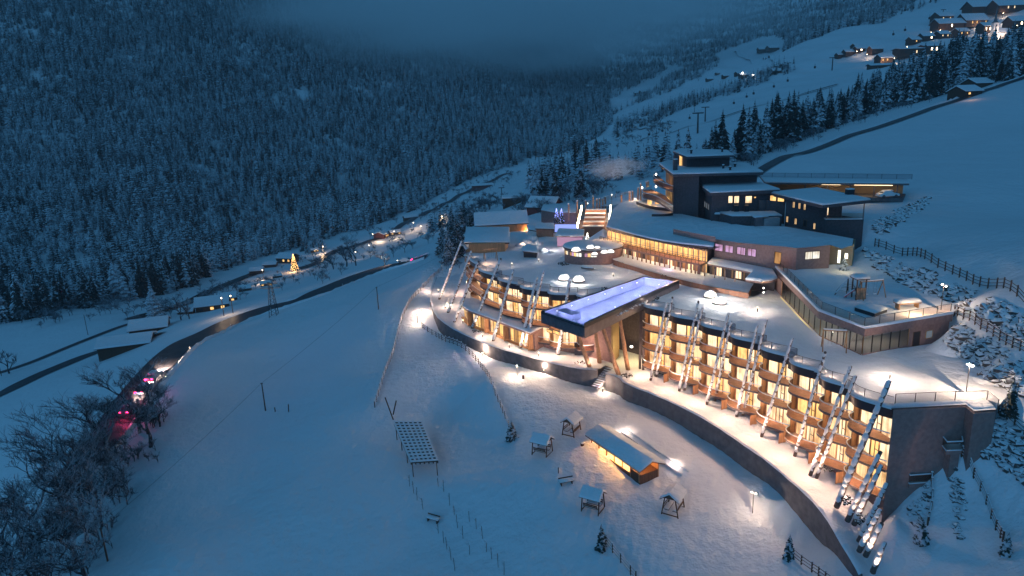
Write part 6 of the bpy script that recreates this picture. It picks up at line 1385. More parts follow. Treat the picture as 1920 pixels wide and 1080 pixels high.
# ------------------------------------------------------------------ houses in the valley
def house(u, v, wpx, rz, label, H=3.0, rh=1.8, ratio=.8, wall=CHAL, wins=2, wmat=None, name='valley_house', cat='house', group=None, snow=.5, D=None, chim=False):
    p = hit(u, v) if D is None else PD(u, v, D); d = float(p.dot(V(FW))); W = wpx*d/F; k = W/12
    r = gable(p+V((0, 0, .2)), W, W*ratio, H*k if H*k < 7 else 7, rh*k, rz, label, wall, name, cat, .6*k, snow, None, group, wins, wmat)
    if chim: MB().box((W*.2, W*.12, (H+rh)*k), (.9, .9, 2.0*k)).build('chimney', CHAL, r, local=True)
    return r, p
for a in [(283,622,62,.35,'low barn with broad snow roof beside the farm track',2.6,2.0,.9),(240,654,85,.3,'wide flat snow roofed barn sunk beside the lower track',2.2,1.2,.7),(400,580,55,.35,'chalet roof with a lit gable by the road bend',3.0,2.2,.9),
          (425,565,36,.3,'small snowy chalet just behind the lit gable chalet',3,2,.8),(350,588,26,.2,'tiny shed beside the round bare tree',2.4,1.5,.8),
          (482,512,24,.2,'small pale farmhouse at the left of the valley hamlet',3,2,.8),(507,500,24,.1,'low grey barn in the middle of the valley hamlet',2.6,1.6,.7),(540,492,32,-.3,'largest dark chalet behind the lit christmas tree',4,2.4,.8),
          (590,472,14,.4,'little hut beside the valley road',3,2,.8),(715,446,17,1.2,'small red gabled house with lit front in the valley',5,3,1.3),(770,412,26,.5,'long low shed on the valley floor',2.5,1.5,.4),(740,440,20,.5,'snow roofed house among lit trees in the valley',3,2,.8),
          (905,354,40,.1,'flat covered bridge shed on the valley road',2.2,.6,.3),(960,385,34,0,'dark lift station with two snow decks below the piste',5,1.0,.7),(460,545,22,.3,'snowy cabin at the edge of the valley trees',3,2,.8),(520,520,16,.4,'small shed in the valley hamlet near the tree',2.5,1.5,.8),
          (500,535,20,.3,'low roofed house lit from its front in the valley',2.6,1.6,.8)]:
    red = 'red' in a[4]; house(a[0], a[1], a[2], a[3], a[4], a[5], a[6], a[7], wall=(mat('red_wood', (.2, .05, .04)) if red else CHAL), wins=3 if ('lit' in a[4] or 'largest' in a[4]) else 0, wmat=WARM)
for u, v, e in ((437,585,90),(497,530,900),(714,452,1400),(745,445,350),(768,435,250),(607,474,700),(790,425,150)): light('valley_light', hit(u, v)+V((0, -4, 2.5)), e, (1, .66, .38), .4)
ct = hit(553, 508); root = empty('lit_christmas_tree', ct, 'tall christmas tree wrapped in warm lights in the valley hamlet', 'christmas tree'); hct = Ht(ct, 476)
MB().lathe(ct, [(.01, 0), (.2*hct, .08*hct), (.15*hct, .4*hct), (.01, hct)], 14).build('crown', NEED, root); m = MB(); rr = random.Random(5)
for k in range(230):
    t = rr.random()**.8; a = rr.uniform(0, 6.28); r_ = .205*hct*(1-t)+.05; q = ct+V((r_*math.cos(a), r_*math.sin(a), .08*hct+t*hct*.9)); m.box(q, (.3, .3, .3))
m.build('light_bulbs', BULB, root); light('tree_glow', ct+V((0, -4, 3)), 1500, (1, .55, .2), .6)
# village on the right slope
vill = [(1842,24,60,.05,'wide upper hotel block at the top right of the village',9,2,.5,3),(1890,22,60,.05,'upper apartment block at the right edge of the village',9,2,.5,5),(1775,56,50,.1,'long balcony block on the left of the church',7,2,.5,1),(1820,50,46,.15,'large lit guest house just left of the church spire',6,3,.6,5),
        (1765,42,30,.2,'dark chalet above the long balcony block',4,3,.8,2),(1848,62,26,.1,'yellow lit house beside the church tower',6,3,.8,3),(1800,68,24,.2,'brown house below the guest house',4,3,.8,2),(1765,72,22,.2,'small house on the village terrace',4,3,.8,2),
        (1735,76,22,.1,'snowy chalet left of the village terrace',4,3,.8,2),(1712,82,20,.2,'small dark chalet at the lower left of the village',4,3,.8,1),(1837,78,20,.1,'pale house below the church',4,3,.9,2),(1905,52,34,0,'chalet right of the church',4,3,.8,1),(1885,70,18,.2,'low house under the church choir',3,2,.8,1),
        (1700,106,42,.05,'modern flat block in front of the lower village spruces',7,.5,.6,2),(1745,100,38,.05,'flat roofed block with two bright windows',4,.8,.5,4),(1657,118,26,.1,'lit chalet at the edge of the lower village',4,3,.8,3),(1640,100,22,.1,'gabled chalet above the lit chalet',4,3,.8,1),(1610,98,18,.2,'dark farmhouse by the piste edge',4,3,.8,1),
        (1590,104,18,.1,'small farmhouse left of the dark farmhouse',4,3,.8,1),(1574,108,14,.2,'lone hut at the left end of the lower village',4,3,.8,0),(1650,128,44,.05,'long terrace wall house beneath the lit chalet',1.5,.6,.3,0),(1605,92,16,.3,'small chalet touching the piste edge',4,3,.8,1)]
for i, a in enumerate(vill):
    house(a[0], a[1], a[2], a[3], a[4], a[5], a[6], a[7], wins=a[8], wmat=[WARM, CURTB, LAMP][i % 3], name='village_house')
for u, v, e in ((1830,52,1500),(1855,62,1800),(1880,45,3000),(1900,48,1500),(1800,62,900),(1840,78,900),(1650,122,1300),(1672,118,900),(1620,108,600),(1775,66,900),(1733,76,600),(1740,96,500),(1868,74,1200)): light('village_light', hit(u, v)+V((0, -6, 4)), e, (1, .70, .48), .5)
c = hit(1862, 76); ch = empty('church', c, 'floodlit white church with a tall pointed spire on the right', 'church'); dd = float(c.dot(V(FW))); k = dd/F
MB().box(c+V((0, 0, 15*k)), (9*k, 9*k, 32*k)).build('tower', WHITE, ch)
for z in (10, 18, 26): MB().box(c+V((0, -4.55*k, z*k)), (2*k, .3, 3.2*k)).build('belfry_window', DARK, ch)
MB().lathe(c+V((0, 0, 31*k)), [(6.2*k, 0), (3.2*k, 3*k), (1.6*k, 12*k), (.01, 32*k)], 8).build('spire', mat('spire_shingle', (.16, .15, .16), .6), ch)
MB().prism([c+V((5*k, -4*k, 0)), c+V((30*k, -4*k, 0)), c+V((30*k, 10*k, 0)), c+V((5*k, 10*k, 0))], c.z+13*k, c.z-8).build('nave', WHITE, ch)
q = [c+V((4.6*k, -5*k, 13*k)), c+V((30*k, -5*k, 13*k)), c+V((30*k, 3*k, 21*k)), c+V((4.6*k, 3*k, 21*k))]; rf = MB().face(q).face([q[3], q[2], c+V((30*k, 11*k, 13*k)), c+V((4.6*k, 11*k, 13*k))]).build('roof', ROOFD, ch); MB().face([p+V((0, 0, .3)) for p in q]).build('snow_cover', SNOW, rf)
for x in (11, 18, 25): MB().box(c+V((x*k, -4.05*k, 6*k)), (1.6*k, .3, 5*k)).build('nave_window', DARK, ch)
light('church_flood', c+V((6*k, -22*k, 5*k)), 16000, (1, .74, .58), 1.0, 'SPOT', c+V((6*k, 0, 13*k)), 100, .8)
# chalets by the mountain road on the right
for u, v, w_, rz_, l, n_ in ((1808,182,44,.35,'chalet with one long lit window just behind the mountain road',2),(1830,166,40,.3,'dark chalet with wide snowy roof behind the long lit window chalet',0)):
    r, p = house(u, v, w_, rz_, l, 2.8, 2.4, .8, wins=n_)
light('chalet_lamp', hit(1812, 188)+V((0, -3, 2.5)), 160, (1, .5, .2), .3)
# farms on the far terraces
for i, (u, v, w_) in enumerate([(1430,98,18),(1448,96,20),(1385,142,14),(1395,146,18),(1410,148,12),(1435,142,20),(1455,138,16),(1330,152,12),(1205,176,12),(1195,178,12),(1106,167,16),(1128,162,8),(1192,228,18),(1360,146,12),(1345,140,8)]):
    house(u, v, w_, .2*(i % 3), ['farmhouse on the highest field', 'barn beside the farmhouse on the highest field', 'small farm roof left of the two valley lights', 'farmhouse next to the brightest valley light', 'shed by the far field road', 'far farmhouse right of the bright lights', 'barn at the right end of the far hamlet', 'lone barn at the left end of the far hamlet', 'right half of the double farm on the lower field', 'left half of the double farm on the lower field', 'long pale roof above the dark valley wood', 'tiny chapel on the far field edge', 'pale roofed house hidden in the woods beside the piste', 'dark barn in the far hamlet', 'tiny hut above the far hamlet'][i], 3.5, 2.5, .7, wins=1 if i in (3, 5) else 0, name='far_farmhouse', snow=.7)
for u, v, e in ((1386,147,6000),(1405,151,3500),(1440,98,1800),(1422,144,1500)): 
    p = hit(u, v)+V((0, -12, 6)); light('far_farm_light', p, e, (1, .86, .7), 1); o = MB().lathe(p, [(.01, -1), (1.3, 0), (.01, 1)], 8).build('yard_lamp', LAMPW); tag(o, {1386: 'brightest yard lamp of the far hamlet', 1405: 'second yard lamp right of the brightest far one', 1440: 'yard lamp at the highest far farm', 1422: 'faint yard lamp at the right of the far hamlet'}[u], 'lamp', 'yard lamps of the far farms')
# ------------------------------------------------------------------ ski lift
pyl = [(1322,228,201,'right and larger T shaped lift pylon on the piste'),(1302,210,199,'slim lift pylon left of the T shaped pylon'),(1560,132,108,'lift pylon on the upper piste below the village'),(1477,138,118,'dark lift pylon at the edge of the upper piste'),(1308,250,212,'thin pole rising out of the spruces below the piste'),(1767,36,18,'lift pylon on the skyline slope near the village'),(1011,312,293,'lift pylon at the foot of the piste'),(941,372,352,'lift pylon beside the dark lift station')]
lt = []
for u, v, vt, l in pyl:
    p = hit(u, v); h = Ht(p, vt); root = empty('lift_pylon', p, l, 'pylon', 'ski lift pylons'); r_ = h*.05; MB().tube([p-V((0, 0, 1)), p+V((0, 0, h))], [r_, r_*.7], 6).build('mast', DARK, root); MB().beam(p+V((-h*.28, 0, h)), p+V((h*.28, 0, h)), r_*1.2, r_*1.2).build('cross_arm', DARK, root); lt.append((u, p+V((0, 0, h))))
GW = ['third gondola cabin right of the big lift pylon','gondola cabin above the middle of the piste','gondola cabin just under the upper woods strip','gondola cabin halfway up the piste','gondola cabin beside the dark slim pylon','gondola cabin near the lower village pylon','gondola cabin left of the T shaped pylon','gondola cabin low on the piste above the spruces','lowest gondola cabin near the piste foot','gondola cabin below the upper village','gondola cabin left of the upper village','highest gondola cabin near the skyline']
for i, (u, v) in enumerate([(1376,193),(1400,181),(1413,175),(1451,162),(1477,151),(1528,126),(1293,221),(1242,245),(1217,252),(1675,64),(1697,56),(1743,34)]):
    g = hit(u, v+8); D_ = float(g.dot(V(FW))); s = D_/F*4.2; p = V(ray(u, v)*(D_*.98)); root = empty('gondola_cabin', p, GW[i], 'gondola', 'gondola cabins hanging over the piste')
    MB().lathe(p, [(s*.3, -s*.5), (s*.5, -s*.3), (s*.5, s*.25), (s*.3, s*.5)], 8).build('cabin', DARK, root); MB().tube([p+V((0, 0, s*.5)), p+V((0, 0, s*1.5))], s*.08, 4).build('hanger', DARK, root)

for u, v, e, l in ((776,430,900,'street lamp right of the red gabled house'),(790,437,500,'street lamp below the valley house cluster'),(830,428,300,'street lamp at the right end of the valley hamlet'),(700,452,700,'street lamp at the left of the red gabled house'),(693,474,250,'dim lamp in the valley trees'),(607,476,500,'street lamp by the valley road above the christmas tree'),(668,487,200,'dim pink lamp behind the meadow edge'),(740,447,700,'street lamp among the valley gardens'),(437,588,200,'lamp at the lit gable by the road bend'),(420,592,260,'low lamp before the chalet by the road bend'),(494,522,500,'lamp in front of the low house in the hamlet'),
   (1650,120,1400,'lamp at the lit chalet of the lower village'),(1676,120,900,'lamp right of the lit chalet'),(1700,98,500,'lamp on the village terrace left end'),(1745,70,900,'lamp by the long balcony block'),(1762,66,900,'lamp on the steps under the guest house'),(1780,70,1500,'lamp at the village square'),(1832,64,1300,'lamp left of the church tower'),(1850,82,1200,'lamp under the church wall'),(1890,68,1000,'lamp right of the church choir'),(1906,58,800,'lamp at the right edge of the village'),(1815,40,800,'lamp between the upper blocks'),(1860,28,1200,'lamp on the upper village road'),(1880,34,1200,'second lamp on the upper village road'),(1625,112,600,'lamp at the gabled chalet'),(1606,106,400,'lamp at the dark farmhouse')): street(u, v, e, l)
# ------------------------------------------------------------------ trees
def spruce_mesh(name, seed, tiers=13, br=11, H=1.0, R=.19, mats_=None, trunk=True, droop=.5, jag=.25, gapp=.06):
    """unit-height spruce: drooping tented boughs in tiers; returns (crown mesh, trunk mesh)"""
    r = random.Random(seed); vs = []; fs = []
    for t in range(tiers):
        f = t/(tiers-1); z = .07+.90*f**.92; rad = R*(1-f)**.82+.012; n = max(4, int(br*(1-f*.6)))
        ph = r.uniform(0, 6.28); lean = r.uniform(.8, 1.15)
        for k in range(n):
            if r.random() < gapp: continue
            a = ph+6.283*k/n+r.uniform(-.2, .2); l = rad*r.uniform(1-jag, 1+jag)*lean; d = (math.cos(a), math.sin(a)); s = (-d[1], d[0]); w_ = l*r.uniform(.30, .48)+.006
            z0 = z+r.uniform(-.01, .01)+l*.10; zt = z-l*droop*r.uniform(.7, 1.3); i = len(vs)
            m1 = (d[0]*l*.55, d[1]*l*.55, (z0+zt)/2+l*.10)
            vs += [(0, 0, z0), (m1[0]+s[0]*w_, m1[1]+s[1]*w_, m1[2]-w_*.8), (d[0]*l, d[1]*l, zt), (m1[0]-s[0]*w_, m1[1]-s[1]*w_, m1[2]-w_*.8), m1]
            fs += [(i, i+1, i+4), (i+1, i+2, i+4), (i+2, i+3, i+4), (i+3, i, i+4)]
    i = len(vs); vs += [(0, 0, 1.02), (.012, 0, .9), (-.006, .01, .9), (-.006, -.01, .9)]; fs += [(i, i+1, i+2), (i, i+2, i+3), (i, i+3, i+1)]
    me = bpy.data.meshes.new(name); me.from_pydata(vs, [], fs); me.materials.append(mats_); me.update()
    tm = MB().tube([(0, 0, -.06), (0, 0, .95)], [.016, .003], 5); mt = bpy.data.meshes.new('trunk'); mt.from_pydata([tuple(v) for v in tm.v], [], tm.f); mt.materials.append(BARK)
    return me, mt
FARS = [spruce_mesh('crown', 10+i, 11, 8, R=[.17, .15, .20, .135][i], mats_=NEED, jag=.35, gapp=.1) for i in range(4)]
MIDS = [spruce_mesh('crown', 30+i, 24, 15, R=[.17, .145, .19, .155][i], mats_=NEED2, jag=.45, gapp=.12, droop=.75) for i in range(4)]
NEARS = [spruce_mesh('crown', 50+i, 24, 17, R=[.22, .19, .25][i], mats_=NEEDN, jag=.4, droop=.35, gapp=.1) for i in range(3)]
def put_spruce(p, h, label, group=None, kindset=MIDS, seed=0, wide=1.0, name='spruce_tree'):
    r = random.Random(seed*7+int(p.x*13)); c, t = r.choice(kindset); root = empty(name, p, label, 'tree', group, r.uniform(0, 6.28)); root.scale = (h*wide, h*wide, h)
    for nm, me in (('crown', c), ('trunk', t)): o = bpy.data.objects.new(nm, me); COL.objects.link(o); o.parent = root
    return root
def bare_mesh(seed, depth=5, spread=.55, up=.35, lenf=.72, nb=3, twig=.004):
    r = random.Random(seed); m = MB()
    def grow(p, d, l, rad, k):
        d = d.normalized(); mid = p+d*l*.5+V((r.uniform(-1, 1), r.uniform(-1, 1), r.uniform(-1, 1)))*l*.07; q = p+d*l
        m.tube([p, mid, q], [rad, rad*.85, rad*.68], 5 if k < 2 else 3, cap=False)
        if k >= depth: return
        n = nb+(1 if r.random() < .5 else 0)
        for i in range(n):
            a = r.uniform(0, 6.28); s = r.uniform(.35, 1)*spread*1.6; e = V((math.cos(a), math.sin(a), 0)); nd = d+e*s+V((0, 0, up*r.uniform(.2, 1)))
            st_ = p.lerp(q, r.uniform(.45, 1)) if i else q
            grow(st_, nd, l*lenf*r.uniform(.75, 1.15), max(twig, rad*.58), k+1)
    grow(V((0, 0, -.04)), V((0, 0, 1)), .27, .015 if depth > 5 else .017, 0)
    mx = max(v.z for v in m.v); me = bpy.data.meshes.new('branches'); me.from_pydata([tuple(v/mx) for v in m.v], [], m.f); me.materials.append(BARK2); return me
BARK2 = snow_mat('frosted_branches', (.045, .040, .046), thr=.1, soft=.4, nscale=2.2, namp=.3, snow=(.42, .46, .5))
BIG = [bare_mesh(100+i, 6, .62, .24, .74, 3, .0011) for i in range(3)]
SML = [bare_mesh(120+i, 4, .6, .35, .74, 3, .005) for i in range(3)]
def put_bare(p, h, label, group=None, kind=BIG, seed=0, wide=1.15, name='bare_tree'):
    r = random.Random(seed*11+int(p.x*7)); root = empty(name, p, label, 'tree', group, r.uniform(0, 6.28)); root.scale = (h*wide, h*wide, h)
    o = bpy.data.objects.new('branches', r.choice(kind)); COL.objects.link(o); o.parent = root; return root
def at_px(u, v, vt): p = hit(u, v); return p, Ht(p, vt)
# the row of big bare trees along the lower road
bt = [(282,838,690,'bare frosted tree whose crown reaches over the red lights'),(205,862,705,'tall bare frosted tree left of the road with an airy crown'),(262,812,675,'slender bare tree standing between the road and the meadow'),(150,900,735,'large bare tree on the left of the frosted row'),(170,935,790,'bare tree in the second rank above the road end'),
      (230,900,800,'bare tree just beneath the end of the red light stretch'),(120,975,820,'broad bare tree in the middle of the frosted thicket'),(190,990,850,'bare tree on the meadow side of the thicket'),(75,1010,850,'bare tree at the left of the thicket near the field'),
      (140,1060,880,'biggest bare tree with snow lined limbs low in the thicket'),(60,1090,905,'bare tree low at the left edge of the frame'),(15,1040,900,'bare tree cut by the left border'),(100,1130,950,'bare tree at the bottom of the thicket'),(30,1150,960,'bare tree in the bottom left corner'),(165,1110,940,'bare tree with white limbs at the bottom right of the thicket'),(215,945,850,'low bushy bare tree on the meadow edge'),(300,800,722,'small bushy tree right of the red lights')]
for i, (u, v, vt, l) in enumerate(bt): p, h = at_px(u, v, vt); put_bare(p, h, l, 'frosted bare trees lining the lower road', BIG, i, 1.25)
rr = random.Random(77)
def brush(name, uvs, label, seed, n, hmin, hmax, kind=SML, mt=None):
    """undergrowth nobody could count: one joined object"""
    r = random.Random(seed); m = MB(); vsum = []; base_me = kind
    import itertools
    V_ = []; F_ = []
    for _ in range(n):
        k = r.randrange(len(uvs)); u, v, s = uvs[k]; p = hit(u+r.gauss(0, s), v+r.gauss(0, s*.45))
        if p is None: continue
        me = r.choice(kind); h = r.uniform(hmin, hmax); a = r.uniform(0, 6.28); ca, sa = math.cos(a)*h*1.3, math.sin(a)*h*1.3
        co = np.empty(len(me.vertices)*3); me.vertices.foreach_get('co', co); co = co.reshape(-1, 3)
        w_ = np.stack([co[:, 0]*ca-co[:, 1]*sa+p.x, co[:, 0]*sa+co[:, 1]*ca+p.y, co[:, 2]*h+p.z], 1); off = sum(len(x) for x in V_)
        V_.append(w_); F_ += [[i+off for i in f.vertices] for f in me.polygons]
    me2 = bpy.data.meshes.new(name); me2.from_pydata(np.concatenate(V_).tolist(), [], F_); me2.materials.append(mt or FROST); o = bpy.data.objects.new(name, me2); COL.objects.link(o); tag(o, None, None, None, 'stuff'); o['label'] = label; return o
SHR = [bare_mesh(140+i, 4, .9, .5, .8, 3, .004) for i in range(3)]
brush('undergrowth', [(150,985,45),(100,1060,45),(190,930,25),(250,860,22),(285,790,12),(40,1080,40)], 'frosted undergrowth beneath the row of bare trees', 3, 110, 1.5, 3.6)
brush('undergrowth', [(840,500,16),(835,490,12),(862,470,10),(846,478,10)], 'lit frosted bushes at the left end of the hotel', 4, 26, 1.2, 2.6)
brush('undergrowth', [(640,490,30),(690,470,25),(600,500,20),(760,455,25),(560,520,25),(480,535,30),(430,545,25),(390,560,20)], 'frosted brush along the valley road', 5, 150, 2.5, 5, SHR)
brush('undergrowth', [(1000,390,18),(1060,375,25),(1120,360,25),(900,395,15),(930,388,12),(870,420,15)], 'frosted brush on the slope behind the hotel', 6, 130, 2.5, 5.5, SHR)
brush('undergrowth', [(1450,276,14),(1520,246,15),(1600,216,16),(1680,190,16),(1760,164,14),(1400,298,12),(1330,312,10),(1860,140,12),(1560,230,14),(1640,203,14),(1720,178,14),(1485,262,14)], 'frosted scrub covering the slope above the mountain road', 7, 900, 1.8, 3.8, SHR)
brush('undergrowth', [(60,590,35),(140,575,30),(210,570,25),(900,360,30),(860,375,30),(800,400,20),(940,335,20),(700,430,30),(300,585,20)], 'frosted brush at the foot of the wooded flank', 8, 260, 3, 6, SHR)
brush('undergrowth', [(1230,240,14),(1180,262,16),(1130,275,12),(1080,282,12)], 'frosted brush along the upper edge of the piste', 9, 120, 3, 6, SHR)
for u, v, vt, l, s in [(722,500,470,'lone bare round tree beside the oncoming headlights',1),(18,700,655,'small bare tree at the left edge of the field',1),(355,598,560,'dark round tree behind the barns by the road',1),(340,600,562,'smaller dark round tree beside the barns',1),(1310,152,140,'bare tree beside the far hamlet',1),(1238,236,205,'bare tree next to the T shaped lift pylon',1),(650,500,440,'large bare tree in the valley beyond the meadow',1),(668,498,455,'bare tree in the valley, right of the larger one',1),(625,505,465,'bare tree in the valley left of the larger one',1)]:
    p, h = at_px(u, v, vt); put_bare(p, h, l, None, BIG if h > 12 else SML, u, 1.3)
# garden and hotel spruces
ns = [(850,470,388,'tallest snowy spruce at the left end of the hotel',1.0),(868,468,383,'second tall snowy spruce behind the timber cabin corner',1.0),(858,480,402,'slender snowy spruce squeezed between the tall pair',1.0),(832,474,420,'small snowy spruce at the outer edge of the hotel spruces',1.1),(885,450,392,'third spruce peeping over the cabin roof',.9),(842,492,425,'shorter snow loaded spruce in front of the tall pair',1.2),
      (292,598,535,'snow striped spruce standing alone by the barns',1.5),(960,824,788,'small dark spruce at the lower end of the curved yard fence',1.1),(1128,1028,982,'dark spruce at the bottom beside the short fence',1.1),(1479,1046,1002,'dark spruce at the bottom right beside a fence',1.1),
      (1728,1018,976,'little spruce below the lower concrete balcony',1.2),(1886,1040,998,'snowy spruce at the end of the path fence',1.2),(1892,778,706,'tall snow dusted spruce at the right end of the roof',.9),(1102,468,437,'fairy lit spruce beside the octagonal pavilion',1.1),
      (1044,418,391,'left one of two spruces glowing with blue lights',1.0),(1053,418,391,'right of two spruces glowing with blue lights',1.0),(1582,520,482,'snow capped conifer in front of the lit entrance',1.4)]
for i, (u, v, vt, l, wd) in enumerate(ns):
    if u in (1102, 1044, 1053): p = P(u, v, ZR if u == 1102 else -30.6)
    elif u == 1582: p = P(u, v-14, -26.3)
    elif u == 1892: p = P(u, v, -31)
    else: p = hit(u, v)
    h = Ht(p, vt); r_ = put_spruce(p, h, l, None, NEARS, i, wd)
    if u in (1044, 1053):
        m = MB(); q = random.Random(u)
        for k in range(90): t = q.random()**.7; a = q.uniform(0, 6.28); rd = (.2*(1-t)+.01); m.box((rd*math.cos(a), rd*math.sin(a), .05+t*.95), (.02, .02, .02))
        m.build('light_bulbs', BLUEL, r_, local=True)
    if u == 1102:
        m = MB(); q = random.Random(u)
        for k in range(60): t = q.random()**.7; a = q.uniform(0, 6.28); rd = (.23*(1-t)+.01); m.box((rd*math.cos(a), rd*math.sin(a), .05+t*.95), (.022, .022, .022))
        m.build('light_bulbs', LAMPW, r_, local=True)
# shrubs at the log feet, snowy bushes on decks
def shrub(p, r_, label, mt=None, group='low dark shrubs at the feet of the leaning logs'):
    root = empty('snowy_shrub', p, label, 'shrub', group); q = random.Random(int(p.x*31)); m = MB()
    for k in range(34): a = q.uniform(0, 6.28); d = r_*q.random()**.5; s = q.uniform(.08, .17); vs, fs = blob((p.x+d*math.cos(a)*1.3, p.y+d*math.sin(a), p.z+q.uniform(.05, .75)*(1.1-d/r_*.6)), s, k, 5, 3, .4); m.addmesh(vs, fs)
    m.build('foliage', mt or SHRM, root); 
    m = MB()
    for k in range(5): a = q.uniform(0, 6.28); m.tube([(p.x, p.y, p.z-.1), (p.x+r_*.7*math.cos(a), p.y+r_*.7*math.sin(a), p.z+.5)], [.03, .01], 4)
    m.build('stem', WOODD, root)
SHRM = snow_mat('shrub_leaves', (.03, .03, .022), thr=.4, soft=.15, nscale=6, namp=.25)
for i, (u, v) in enumerate([(1232,704),(1242,702),(1296,723),(1305,720),(1350,742),(1361,738),(1402,771),(1413,768),(1455,803),(1466,800),(1508,836),(1524,830),(1556,881),(1569,876),(1590,942),(1088,684),(1175,707),(893,625),(1620,978)]):
    shrub(P(u, v, -41.3), .75, 'low dark shrub with snow flecks, %s' % ['just right of the second log','beside the first log pair','at the foot of the third log','right of the fourth log','at the fifth log','right of the sixth log','at the seventh log foot','right of the eighth log','behind the ninth log','right of the ninth log','at the tenth log foot','right of the tenth log','behind the twelfth log','right of the twelfth log','beside the thickest corner log','left of the pool stilts','above the wall beside the steps','at the wall of the left terrace','among the short logs'][i])
for u, v, z, l in ((1224,562,ZR,'snow loaded bush where the pool meets the right deck'),(1136,545,ZR,'dark little bush beside the pool edge on the left deck'),(1462,532,ZR,'snow flecked bush at the foot of the pavilion'),(1056,497,ZR,'snowy bush at the left of the round building'),(1168,492,ZR,'bush at the right of the round building'),(1250,516,ZR,'icy violet lit bushes at the far end of the pool')):
    shrub(P(u, v, z), .8, l, None, 'snowy bushes on the roof decks')
light('bush_glow', P(1250, 514, ZR)+V((0, -1, 1.2)), 60, (.6, .5, 1), .2)
# ------------------------------------------------------------------ woods
def inpoly(U, W, poly):
    c = np.zeros(len(U), bool); j = len(poly)-1
    for i in range(len(poly)):
        (xi, yi), (xj, yj) = poly[i], poly[j]; cond = ((yi > W) != (yj > W)) & (U < (xj-xi)*(W-yi)/((yj-yi) if yj != yi else 1e-9)+xi); c ^= cond; j = i
    return c
flank = [(-700,-700),(900,-700),(1000,-200),(1135,150),(1145,205),(1148,232),(1120,258),(1085,275),(1050,290),(1035,296),(1000,292),(985,300),(960,312),(930,318),(885,335),(850,352),(812,372),(770,398),(735,410),(700,424),(640,440),(570,462),(500,482),(440,500),(395,520),(350,540),(300,556),(235,566),(150,580),(60,598),(-100,620),(-400,660),(-700,700)]
clear = [[(555,170),(575,162),(585,180),(570,195),(560,190)],[(70,520),(120,490),(185,478),(180,500),(120,520),(60,545),(30,560)],[(630,330),(645,325),(650,345),(635,350)],[(245,320),(262,312),(268,330),(250,336)]]
back = [(820,-700),(2600,-900),(2600,-150),(1900,-100),(1775,-2),(1720,18),(1640,48),(1560,76),(1480,112),(1465,96),(1475,80),(1450,66),(1400,80),(1345,100),(1300,128),(1270,125),(1245,120),(1180,150),(1130,168),(1060,170),(1000,100)]
band3 = [(1148,262),(1158,238),(1200,226),(1250,206),(1290,186),(1400,150),(1490,118),(1495,130),(1470,140),(1400,168),(1300,200),(1250,218),(1190,246)]
band4 = [(1095,250),(1110,232),(1160,205),(1200,190),(1185,182),(1225,168),(1260,140),(1300,125),(1345,108),(1352,120),(1330,135),(1290,155),(1240,180),(1210,188),(1190,196),(1170,204)]
band5 = [(1165,162),(1190,148),(1240,122),(1252,128),(1240,140),(1200,158),(1180,170)]
g1 = [(985,388),(990,345),(1050,322),(1100,318),(1180,312),(1250,292),(1262,330),(1180,345),(1100,368),(1030,388)]
g2 = [(1255,330),(1262,320),(1330,306),(1400,286),(1440,264),(1500,242),(1560,224),(1600,206),(1640,186),(1700,162),(1760,142),(1830,122),(1960,94),(1960,128),(1880,154),(1800,170),(1740,186),(1690,200),(1640,214),(1600,228),(1540,248),(1500,264),(1450,282),(1400,300),(1340,326)]
g3 = [(800,440),(825,425),(850,410),(880,405),(880,430),(840,452),(810,462)]
g4 = [(560,470),(600,455),(620,470),(590,478)]
band6 = [(1122,150),(1190,118),(1200,148),(1175,172),(1150,186),(1130,190)]
regions = [(band6, 7, 'band'), (flank, 5.4, 'flank'), (back, 9, 'back'), (band3, 6.5, 'band'), (band4, 7, 'band'), (band5, 7, 'band'), (g1, 5.2, 'grove'), (g2, 5.2, 'wood'), (g3, 5, 'valley'), (g4, 6, 'valley')]
spots = []
